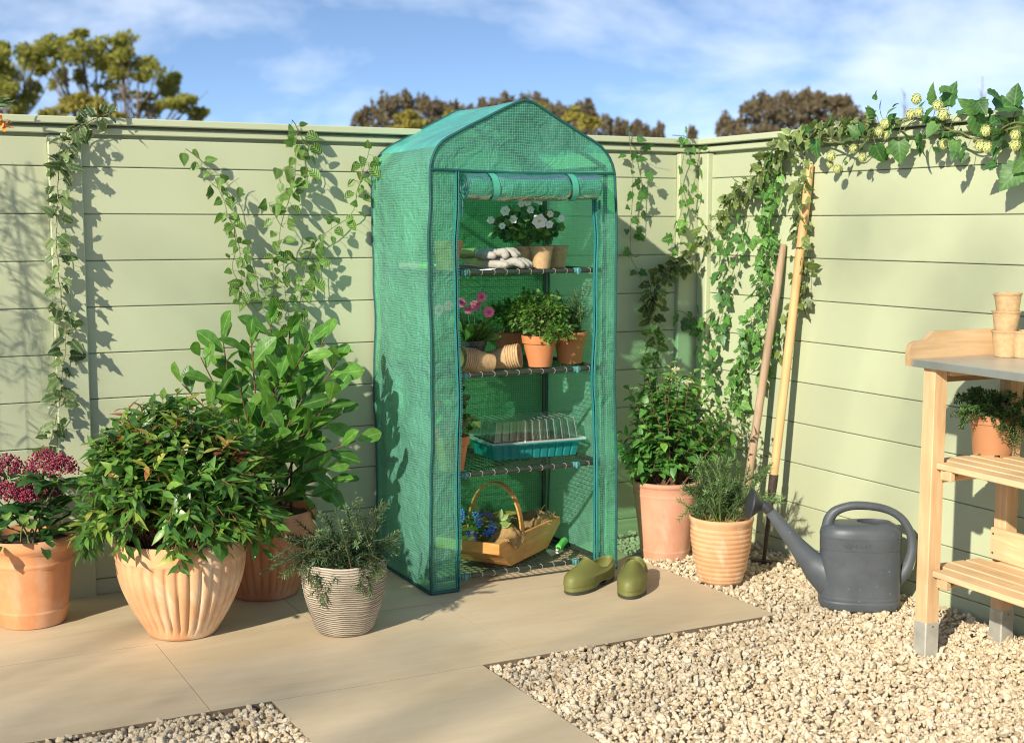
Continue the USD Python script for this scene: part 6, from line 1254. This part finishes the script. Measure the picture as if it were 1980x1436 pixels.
# nested fibre pots lying on their side
def lying(where, n, opening, centre, gap):
    ax = unit(opening); ax = unit(ax + UP * 0.165)
    for i in range(n):
        lab = f'fibre pot in the {where} nest lying on the second shelf, ' + ('mouth open to view' if i == 0 else 'outermost, showing its base' if i == n - 1 else ['second', 'third', 'fourth', 'fifth', 'sixth'][i - 1] + ' rim')
        fibre_pot(lab, centre - ax * gap * i - ax * 0.0755 * 1.02, ax, rot=i * 1.1, s=1.02 + 0.0 * i)
q = on_shelf(892, 710, 0.10, Z3 + 0.0425); lying('left', 7, -VR * 0.88 - VA * 0.50, q, 0.0072)
q = on_shelf(1005, 700, 0.125, Z3 + 0.0425); lying('right', 6, VR * 0.96 - VA * 0.20, q, 0.0085)
MAT['parsley'] = leafmat('parsley_leaf', [(0.0, (0.035, 0.100, 0.016)), (0.5, (0.075, 0.185, 0.028)), (1.0, (0.16, 0.29, 0.055))], midrib=0.3, side=0.1, rough=0.4, transl=0.35)
def herb_parsley(C, h, extent, n, seed, cen):
    r = np.random.default_rng(seed); lv, st = Leaves(), []
    for k in range(n):
        a, e = r.uniform(0, 6.28), math.asin(r.uniform(-0.42, 1.0)); d = np.array([math.cos(a) * math.cos(e), math.sin(a) * math.cos(e), math.sin(e)]); tip = cen + d * extent * r.uniform(0.6, 1.0); b0 = C + np.array([*r.normal(size=2) * 0.012, h]); pth = bez(b0, b0 + (tip - b0) * 0.3 + UP * 0.04, tip + UP * 0.015 - d * 0.02, tip, 10); st.append(tube(pth, 0.0010, 4))
        for q in range(16):
            s = r.normal(size=3) * 0.013 * np.array([1, 1, 0.7]); lv.add(L_PARSLEY, tip + s, d * 0.5 + s * 40 + r.normal(size=3) * 0.3, UP * 0.7 + r.normal(size=3) * 0.4, r.uniform(0.010, 0.018), 1.2, r.integers(0, 16))
            if q < 4: st.append(tube([tip - d * 0.01, tip + s * 0.5, tip + s], 0.0006, 3))
    return lv, st
C = on_shelf(1043, 708, 0.135, Z3); t = thing('potted_parsley', 'bright green parsley in the foremost terracotta pot on the second shelf', 'potted plant', C); clay_pot(t, 0.108, 0.042, 0.063)
lv, st = herb_parsley(C, 0.09, np.array([0.105, 0.075, 0.082]), 78, 303, toward(C, 1038, 612)); lv2, st2 = herb_parsley(C, 0.09, np.array([0.05, 0.03, 0.03]), 14, 313, toward(C, 1075, 648, -0.05)); lv.items += lv2.items
stems_part(t, st + st2, MAT['stem'], 'stem', True); lv.emit(t, MAT['parsley'], 150)
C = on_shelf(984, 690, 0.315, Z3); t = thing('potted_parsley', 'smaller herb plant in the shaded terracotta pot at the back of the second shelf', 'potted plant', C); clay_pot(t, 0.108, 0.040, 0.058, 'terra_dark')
lv, st = herb_parsley(C, 0.09, np.array([0.085, 0.06, 0.052]), 46, 304, toward(C, 990, 612)); stems_part(t, st, MAT['stem'], 'stem', True); lv.emit(t, MAT['parsley'], 100)
C = on_shelf(1102, 703, 0.185, Z3); t = thing('potted_rosemary', 'wispy rosemary in the right terracotta pot on the second greenhouse shelf', 'potted plant', C); clay_pot(t, 0.112, 0.043, 0.063)
r = np.random.default_rng(305); tips = []
for px, py in [(1133, 545), (1118, 560), (1105, 575), (1075, 562), (1062, 570), (1090, 570), (1128, 585), (1120, 600), (1138, 605), (1100, 595), (1110, 615), (1085, 590), (1128, 612), (1070, 585), (1095, 610), (1115, 580)]:
    for _ in range(2): tips.append((px + r.normal() * 4, py + r.normal() * 4, r.uniform(-0.04, 0.06)))
rosemary(t, C, tips, 0.02, 0.10, r, 'needle_dark', 38, 0.016, 'stem')

# --- third shelf
C = on_shelf(873, 905, 0.105, Z2); t = thing('potted_strawberry', 'red fruited plant in a terracotta pot on the third shelf, half behind the front strip', 'potted plant', C); clay_pot(t, 0.118, 0.041, 0.062)
MAT['berry'] = plain('red_berry', (0.50, 0.018, 0.020), 0.3, var=0.15, scale=300)
MAT['straw_leaf'] = leafmat('strawberry_leaf', [(0.0, (0.025, 0.060, 0.018)), (0.5, (0.065, 0.125, 0.035)), (1.0, (0.28, 0.33, 0.16))], midrib=0.5, side=0.2)
r = np.random.default_rng(306); lv, st = Leaves(), []
for px, py in [(888, 750), (893, 775), (900, 790), (908, 800), (915, 812), (905, 825), (890, 800), (875, 780), (860, 790), (855, 775), (852, 800), (850, 815), (870, 815), (880, 760), (850, 830), (862, 835), (895, 815), (912, 830), (862, 815), (860, 760)]:
    tip = toward(C, px, py, r.uniform(-0.06, 0.08)); b0 = C + np.array([*r.normal(size=2) * 0.012, 0.10]); pth = bez(b0, b0 + UP * 0.05, tip - UP * 0.02, tip, 9); st.append(tube(pth, 0.0014, 5))
    for q in range(4): lv.add(L_OVAL, tip, r.normal(size=3) + UP * 0.2, UP * 0.6 + r.normal(size=3) * 0.5, r.uniform(0.030, 0.046), 1.2, r.choice([1, 4, 7, 9, 15]))
stems_part(t, st, MAT['stem']); lv.emit(t, MAT['straw_leaf'])
for px, py, R in [(887, 815, 8), (868, 827, 7), (845, 845, 7), (848, 780, 6), (845, 835, 7), (858, 800, 6)]: part(t, 'fruit', ball(toward(C, px, py, r.uniform(-0.05, 0.0)), R / 590, 2, 1.15), MAT['berry'], True, local=False)
# propagator
MAT['teal'] = M('teal_plastic', {'p': ('principled_bsdf', {'base_color': (0.03, 0.33, 0.33), 'roughness': 0.25}), 'tl': ('translucent_bsdf', {'color': (0.06, 0.58, 0.58)}), 'tr': ('transparent_bsdf', {'color': (0.25, 0.85, 0.75)}), 'a': ('mix_closure', {'fac': 0.45}), 'b': ('mix_closure', {'fac': 0.22})},
                [('p.BSDF', 'a.closure1'), ('tl.BSDF', 'a.closure2'), ('a.closure', 'b.closure1'), ('tr.BSDF', 'b.closure2')], 'b.closure')
MAT['clear'] = M('clear_plastic', {'tr': ('transparent_bsdf', {'color': (0.93, 0.97, 0.95)}), 'gl': ('glossy_bsdf', {'roughness': 0.08, 'color': (1, 1, 1)}), 'df': ('translucent_bsdf', {'color': (0.8, 0.85, 0.83)}), 'lw': ('layer_weight', {'blend': 0.35}), 'm0': ('mix_closure', {'fac': 0.26}), 'mr': ('map_range', {'from_min': 0.0, 'from_max': 1.0, 'to_min': 0.05, 'to_max': 0.75}), 'm': ('mix_closure', {})},
                 [('tr.BSDF', 'm0.closure1'), ('df.BSDF', 'm0.closure2'), ('lw.facing', 'mr.value'), ('mr.result', 'm.fac'), ('m0.closure', 'm.closure1'), ('gl.BSDF', 'm.closure2')], 'm.closure')
MAT['clear_rib'] = M('clear_rib', {'tr': ('transparent_bsdf', {'color': (0.95, 0.98, 0.96)}), 'p': ('principled_bsdf', {'base_color': (0.75, 0.80, 0.78), 'roughness': 0.12}), 'm': ('mix_closure', {'fac': 0.28})}, [('tr.BSDF', 'm.closure1'), ('p.BSDF', 'm.closure2')], 'm.closure')
pa, pb_ = gnd(953, 893, Z2), gnd(1117, 880, Z2); pl_, pw = 0.345, 0.215; pd = unit(pb_ - pa); prot = math.atan2(pd[1], pd[0]); pa = pa + VA * 0.01
t = thing('propagator', 'teal seed tray with a clear ribbed lid on the third greenhouse shelf', 'propagator', pa, prot)
def tray(z0, z1, in0, in1, n_ribs, depth, close_top=False):
    """Four ribbed walls, flaring from in0 to in1 metres inside the rim."""
    def loop(ins, z):
        x0, x1, y0, y1 = ins, pl_ - ins, ins, pw - ins; P = []
        def run(a, b, n, nx, ny):
            s = np.linspace(0, 1, n * 8, endpoint=False); o = np.where((s * n) % 1 < 0.14, depth, 0.0); return [np.array([a[0] + (b[0] - a[0]) * q + nx * w, a[1] + (b[1] - a[1]) * q + ny * w, z]) for q, w in zip(s, o)]
        P += run((x0, y0), (x1, y0), n_ribs, 0, 1); P += run((x1, y0), (x1, y1), max(2, int(n_ribs * 0.6)), -1, 0); P += run((x1, y1), (x0, y1), n_ribs, 0, -1); P += run((x0, y1), (x0, y0), max(2, int(n_ribs * 0.6)), 1, 0); return np.array(P)
    A, B = loop(in0, z0), loop(in1, z1); P = np.stack([A, A + (B - A) * 0.5, B]); P = np.concatenate([P, P[:, :1]], 1); m_ = [grid(P)]; n = len(A)
    e = B if close_top else A; m_.append((np.vstack([e, [e.mean(0)]]), np.array([[n, i, (i + 1) % n] for i in range(n)]))); return cat(*m_)
part(t, 'seed_tray', tray(0.0, 0.052, 0.012, 0.004, 11, 0.004), MAT['teal'], False)
rim = np.array([[-0.010, -0.010], [pl_ + 0.010, -0.010], [pl_ + 0.010, pw + 0.010], [-0.010, pw + 0.010]])
def frame_(z, o, w, h):
    b = MB()
    for i in range(4):
        p, q = rim[i], rim[(i + 1) % 4]; lo, hi = np.minimum(p, q) - o, np.maximum(p, q) + o; lo, hi = lo - w * 0, hi
        if i % 2 == 0: b.tm(bbox((lo[0], lo[1] - w + o, z), (hi[0], hi[1] + w - o, z + h), 0.001))
        else: b.tm(bbox((lo[0] - w + o, lo[1] + w + 0.001, z), (hi[0] + w - o, hi[1] - w - 0.001, z + h), 0.001))
    return b.get()
part(t, 'tray_rim', frame_(0.0525, 0.0, 0.006, 0.004), MAT['teal'], False)
lid = part(t, 'lid', tray(0.0645, 0.132, 0.008, 0.019, 11, -0.003, True), MAT['clear'], False)
part(lid, 'lid_flange', frame_(0.058, 0.0, 0.010, 0.0055), MAT['clear_rib'], False)
for i in range(12):
    x = 0.014 + (pl_ - 0.028) * i / 11; x2 = 0.022 + (pl_ - 0.044) * i / 11
    part(lid, 'lid_rib', tube([[x, 0.0075, 0.064], [x2, 0.0185, 0.1325], [x2, pw / 2, 0.1335], [x2, pw - 0.0185, 0.1325]], 0.0007, 5), MAT['clear_rib'], 40)
xg, yg = np.meshgrid(np.linspace(0.014, pl_ - 0.014, 50), np.linspace(0.014, pw - 0.014, 30), indexing='ij'); part(t, 'compost', grid(np.stack([xg, yg, 0.046 + 0.022 * meshkit.fbm(np.stack([xg * 70, yg * 70, xg * 0], -1), 3)], -1)), MAT['soil'], True)
r = np.random.default_rng(307); lv, st = Leaves(), []
for k in range(16):
    p = pa + rz(prot) @ np.array([r.uniform(0.03, pl_ - 0.03), r.uniform(0.03, pw - 0.03), 0.058]); h_ = r.uniform(0.015, 0.045); e = p + UP * h_ + r.normal(size=3) * 0.006; st.append(tube([p, (p + e) / 2, e], 0.0008, 4)); a = r.uniform(0, 6.28)
    for sg in (0, math.pi): lv.add(L_OVAL, e, np.array([math.cos(a + sg), math.sin(a + sg), 0.3]), UP, r.uniform(0.008, 0.014), 1.2, 12)
stems_part(t, st, MAT['stem'], 'seedling_stem', True); lv.emit(t, MAT['parsley'], name='seedling_leaf')

# --- lowest shelf: the trug
MAT['trug'] = wood('trug_wood', (0.46, 0.21, 0.055), (0.60, 0.31, 0.095), (9, 9, 50), 0.5)
MAT['hessian'] = M('hessian', {'tc': ('texture_coordinate', {}), 's': ('separate_xyz', {}), 'ax': ('math', {'math_type': 'multiply', 'value2': 2 * math.pi / 0.0042}), 'ay': ('math', {'math_type': 'multiply', 'value2': 2 * math.pi / 0.0042}), 'sx': ('math', {'math_type': 'sine'}), 'sy': ('math', {'math_type': 'sine'}), 'mn': ('math', {'math_type': 'multiply'}),
    'mr': ('map_range', {'from_min': 0.2, 'from_max': 0.75, 'to_min': 0.0, 'to_max': 1.0, 'clamp': True}), 'n': ('noise_texture', {'scale': 40.0, 'detail': 4.0}), 'r': ('rgb_ramp', {'ramp': [(0.3, (0.30, 0.18, 0.07)), (0.7, (0.50, 0.33, 0.15))]}), 'c': ('mix', {'color2': (0.10, 0.055, 0.02)}), 'b': ('bump', {'strength': 0.9, 'distance': 0.003, 'invert': True}), 'p': ('principled_bsdf', {'roughness': 0.95, 'specular_ior_level': 0.1})},
    [('tc.UV', 's.vector'), ('s.x', 'ax.value1'), ('s.y', 'ay.value1'), ('ax.value', 'sx.value1'), ('ay.value', 'sy.value1'), ('sx.value', 'mn.value1'), ('sy.value', 'mn.value2'), ('mn.value', 'mr.value'), ('tc.object', 'n.vector'), ('n.fac', 'r.fac'), ('r.color', 'c.color1'), ('mr.result', 'c.fac'), ('c.color', 'p.base_color'), ('mr.result', 'b.height'), ('b.normal', 'p.normal')])
ta, tb2 = gnd(988, 1094, Z1), gnd(1060, 1058, Z1); td = unit(tb2 - ta); trot = math.atan2(td[1], td[0]); TL, TW, TH, OV = 0.289, 0.245, 0.094, 0.078
t = thing('trug', 'wooden trug basket with a hooped handle on the lowest greenhouse shelf', 'basket', ta + UP * 0.001, trot)      # x: along the side board, y: across
def board(y0, y1):
    p = [(0, 0), (TL, 0), (TL + OV + 0.03, TH * 0.74), (TL + OV + 0.026, TH), (-OV, TH), (-OV, TH * 0.62)]; m_ = trimesh.creation.extrude_polygon(Polygon(p), y1 - y0, engine='earcut'); v = m_.vertices; return np.stack([v[:, 0], y1 - v[:, 2], v[:, 1]], 1), m_.faces
part(t, 'side_board', board(0.0, 0.011), MAT['trug'], 20); part(t, 'side_board', board(TW - 0.011, TW), MAT['trug'], 20)
def plank(p0, p1, off, y0, y1, th=0.008):
    p0, p1 = np.array(p0, float), np.array(p1, float); d = unit(p1 - p0); n = np.array([d[1], -d[0]]) * th; q = [p0, p1, p1 + n, p0 + n]; m_ = trimesh.creation.extrude_polygon(Polygon(q), y1 - y0, engine='earcut'); v = m_.vertices; part(t, 'slat', (np.stack([v[:, 0], y1 - v[:, 2], v[:, 1]], 1), m_.faces), MAT['trug'], False)
e0, e1 = np.array([-OV, TH * 0.60]), np.array([0, 0.0])
part(t, 'end_board', bbox((-OV - 0.012, -0.0015, TH * 0.60), (-OV - 0.0005, TW + 0.0015, TH * 1.0), 0.0015), MAT['trug'], False)
part(t, 'end_board', bbox((TL + OV + 0.020, 0.012, TH * 0.72), (TL + OV + 0.030, TW - 0.012, TH * 1.0), 0.0015), MAT['trug'], False)
for k in range(3):
    a_, b_ = e0 + (e1 - e0) * (k / 3 + 0.02), e0 + (e1 - e0) * ((k + 1) / 3 - 0.02); plank(b_, a_, 0, -0.001, TW + 0.001)
    f0, f1 = np.array([TL, 0]), np.array([TL + OV + 0.028, TH * 0.73]); a_, b_ = f0 + (f1 - f0) * (k / 3 + 0.02), f0 + (f1 - f0) * ((k + 1) / 3 - 0.02); plank(b_, a_, 0, 0.012, TW - 0.012)
for k in range(5): part(t, 'slat', bbox((0.004 + k * 0.057, 0.012, 0.002), (0.056 + k * 0.057, TW - 0.012, 0.010), 0.001), MAT['trug'], False)
an = np.linspace(0, np.pi, 40); hx = 0.118; hp_ = np.stack([np.full(40, hx), TW / 2 + (TW / 2 - 0.016) * np.cos(an) * np.where(np.sin(an) < 0.25, 1.0, 1.0), TH * 0.45 + 0.215 * np.sin(an) ** 0.75], 1); hp_ = np.vstack([[hx, TW - 0.016, 0.012], hp_, [hx, 0.016, 0.012]])
# a flat bent strip
nrm = np.gradient(hp_, axis=0); nrm = np.cross(nrm, [1.0, 0, 0]); nrm /= np.linalg.norm(nrm, axis=1, keepdims=True); w_ = np.array([0.0115, 0, 0])
P = np.stack([hp_ - w_ - nrm * 0.003, hp_ + w_ - nrm * 0.003, hp_ + w_ + nrm * 0.003, hp_ - w_ + nrm * 0.003, hp_ - w_ - nrm * 0.003], 1); part(t, 'handle', grid(P), MAT['trug'], 30)
for zz in (0.030, 0.062): part(t, 'nail', tube([[hx - 0.012, -0.001, zz], [hx - 0.012, 0.003, zz]], 0.0022, 8), MAT['old_iron'], 40)
# hessian
r = np.random.default_rng(308)
u_, w_ = np.meshgrid(np.linspace(-0.072, TL + 0.085, 70), np.linspace(-0.045, TW - 0.01, 56), indexing='ij')
zc = TH * 0.80 + 0.050 * (meshkit.fbm(np.stack([u_ * 16, w_ * 16, u_ * 0 + 2], -1), 4) - 0.5) * 1.6
zc += 0.042 * np.exp(-((u_ - 0.27) / 0.09) ** 2 - ((w_ - 0.06) / 0.07) ** 2) + 0.052 * np.exp(-((u_ - 0.06) / 0.045) ** 2 - ((w_ - 0.045) / 0.05) ** 2) - 0.022 * np.exp(-((u_ - 0.08) / 0.12) ** 2 - ((w_ - 0.17) / 0.07) ** 2)
over = np.clip(-w_ / 0.045, 0, 1); zc = np.where(w_ < 0.014, np.minimum(np.maximum(zc, TH + 0.006), TH + 0.02) - over * (0.05 * np.exp(-((u_ - 0.035) / 0.055) ** 2) - 0.004), zc)
wy = np.where(w_ < 0, -0.004 - 0.006 * np.sin(u_ * 60) ** 2 * over + w_ * 0.06, w_); keep = np.ones_like(u_, bool); zc = np.where((w_ < 0.014) & ((u_ < -0.035) | (u_ > 0.10)), np.minimum(zc, TH - 0.004), zc); wy = np.where((w_ < 0.014) & ((u_ < -0.035) | (u_ > 0.10)), 0.014, wy)
hs = thing('hessian_cloth', 'frayed brown hessian cloth bunched in the trug and over its side', 'cloth', ta + UP * 0.001, trot)
part(hs, 'cloth', grid(np.stack([u_, wy, zc], -1)), MAT['hessian'], True, uv=np.stack([u_, w_], -1).reshape(-1, 2))
b = MB()
for k in range(150):
    i, j = r.integers(50, 70), r.integers(0, 30); p = np.array([u_[i, j], wy[i, j], zc[i, j]]); d = unit(np.array([r.normal() * 0.6 + 0.4, r.normal() * 0.5 - 0.2, r.uniform(0.1, 1.2)])); L = r.uniform(0.006, 0.024); b.tm(tube([p, p + d * L * 0.5 + r.normal(size=3) * 0.002, p + d * L + r.normal(size=3) * 0.005], 0.0005, 3))
part(hs, 'frayed_threads', b.get(), plain('thread', (0.45, 0.31, 0.15), 0.9), 40, kind='stuff')
# blue flowers lying in the trug
fl0 = toward(ta, 930, 1010, 0.10); t = thing('cut_flowers', 'bunch of blue grape hyacinths with leaves lying in the trug', 'flowers', fl0)
MAT['blue'] = plain('blue_floret', (0.10, 0.22, 0.62), 0.45, var=0.35, scale=200); MAT['violet'] = plain('violet_floret', (0.10, 0.07, 0.34), 0.45, var=0.3, scale=200)
for px, py, n, R, m_ in [(895, 992, 16, .010, 'blue'), (893, 1002, 9, .008, 'blue'), (922, 997, 34, .015, 'blue'), (924, 1010, 20, .011, 'blue'), (953, 1016, 24, .012, 'blue'), (947, 1026, 24, .012, 'blue'), (940, 1032, 18, .011, 'blue'), (936, 994, 8, .008, 'violet'), (948, 998, 10, .009, 'violet'), (905, 1030, 18, .013, 'violet'), (918, 1034, 16, .012, 'violet'), (886, 1012, 12, .010, 'violet')]:
    c = toward(ta, px, py, 0.055 + r.uniform(0, 0.03)); b = MB()
    for _ in range(n): b.tm(ball(c + r.normal(size=3) * R * np.array([.55, .55, .7]), r.uniform(0.0028, 0.0042), 1))
    part(t, 'floret_cluster', b.get(), MAT[m_], True, local=False)
lv, st = Leaves(), []
for px, py, qx, qy in [(886, 1030, 925, 1012), (885, 1020, 912, 1005), (890, 1045, 945, 1015), (884, 1015, 905, 1025), (900, 1035, 935, 1005), (905, 990, 925, 1025), (884, 1040, 930, 1024), (910, 985, 955, 1000), (930, 985, 975, 1005), (890, 1000, 935, 1020), (920, 985, 965, 1010), (940, 1040, 965, 1020), (885, 1026, 955, 1012), (882, 1008, 940, 1004)]:
    a, b0 = toward(ta, px, py, 0.06 + r.uniform(0, 0.05)), toward(ta, qx, qy, 0.07 + r.uniform(0, 0.04)); lv.add(L_BLADE, a, b0 - a, UP - VA * 0.4 + r.normal(size=3) * 0.3, np.linalg.norm(b0 - a) * 1.2, 1.2, r.integers(3, 12))
for px, py, dx, dy in [(966, 1003, .2, -1), (968, 1005, .8, -.6), (966, 1010, .9, .1), (922, 990, 0, -1), (970, 1018, .5, -.2)]: lv.add(L_OVAL, toward(ta, px, py, 0.045), VR * dx - UP * dy, -VA + UP * 0.3, 0.036, 1.0, 15)
st.append(tube([toward(ta, 962, 1035, 0.06), toward(ta, 964, 1015, 0.05), toward(ta, 966, 1003, 0.045)], 0.0012, 4))
for _ in range(26): a = toward(ta, r.uniform(882, 960), r.uniform(1000, 1040), r.uniform(0.06, 0.13)); st.append(tube([a, a + VR * 0.03 + r.normal(size=3) * 0.008, a + VR * 0.06 + r.normal(size=3) * 0.014], 0.001, 4))
stems_part(t, st, MAT['stem'], 'stem', True); lv.emit(t, MAT['bellis_leaf'])
a = gnd(1093, 1046, Z1 + 0.016); trowel('hand_trowel', 'small trowel with a bright green grip lying on the lowest greenhouse shelf beside the trug', a + VA * 0.02, gnd(1078, 1074, Z1 + 0.010) - VR * 0.02, 'green_grip', 0.030, False, 0.075)

# ================================================================== a loose tree left of the garden, outside the view, whose boughs dapple the paving and fences
r = np.random.default_rng(401)
MAT['crown_green'] = crownmat('crown_green', [(0, (0.03, 0.07, 0.015)), (1, (0.09, 0.16, 0.03))])
SPOTS = [(0.45, 3.30, 0.0, 12.0, .30), (0.75, 3.22, 0.0, 12.6, .26), (1.05, 3.20, 0.0, 12.4, .24),
         (3.03, 3.35, 1.18, 15.0, .17), (3.03, 2.95, 1.10, 15.4, .2), (3.03, 3.10, 0.72, 15.2, .17), (1.0, 4.37, 0.95, 12.8, .18), (0.45, 4.37, 0.70, 12.4, .2), (1.6, 4.37, 0.25, 12.4, .22)]
cl = [(np.array([x, y, z]) + to_sun * t_ + r.normal(size=3) * 0.05, (rad * 1.25, rad * 1.25, rad * 0.8), int(75 * (rad / 0.25) ** 2)) for x, y, z, t_, rad in SPOTS]
cen = np.mean([c[0] for c in cl], 0); base = np.array([cen[0] - 0.8, cen[1] + 0.6, -0.06]); fork = np.array([base[0] + 0.3, base[1] - 0.2, 3.4])
t = thing('tree', 'loose leafy tree standing left of the garden', 'tree', base)
part(t, 'trunk', tube(smooth_path([base, (base + fork) / 2 + [0.12, 0, 0], fork], 10), np.linspace(0.14, 0.09, 10), 10), MAT['bark'], 40, local=False)
b = MB()
for c, rad, n in cl: b.tm(tube(smooth_path([fork, fork + (c - fork) * 0.5 + r.normal(size=3) * 0.15, c], 10), np.linspace(0.04, 0.008, 10), 6))
part(t, 'branches', b.get(), MAT['bark'], 40, local=False)
part(t, 'crown', leaf_cloud(cl, 0.045, r), MAT['crown_green'], False, local=False, kind='stuff')
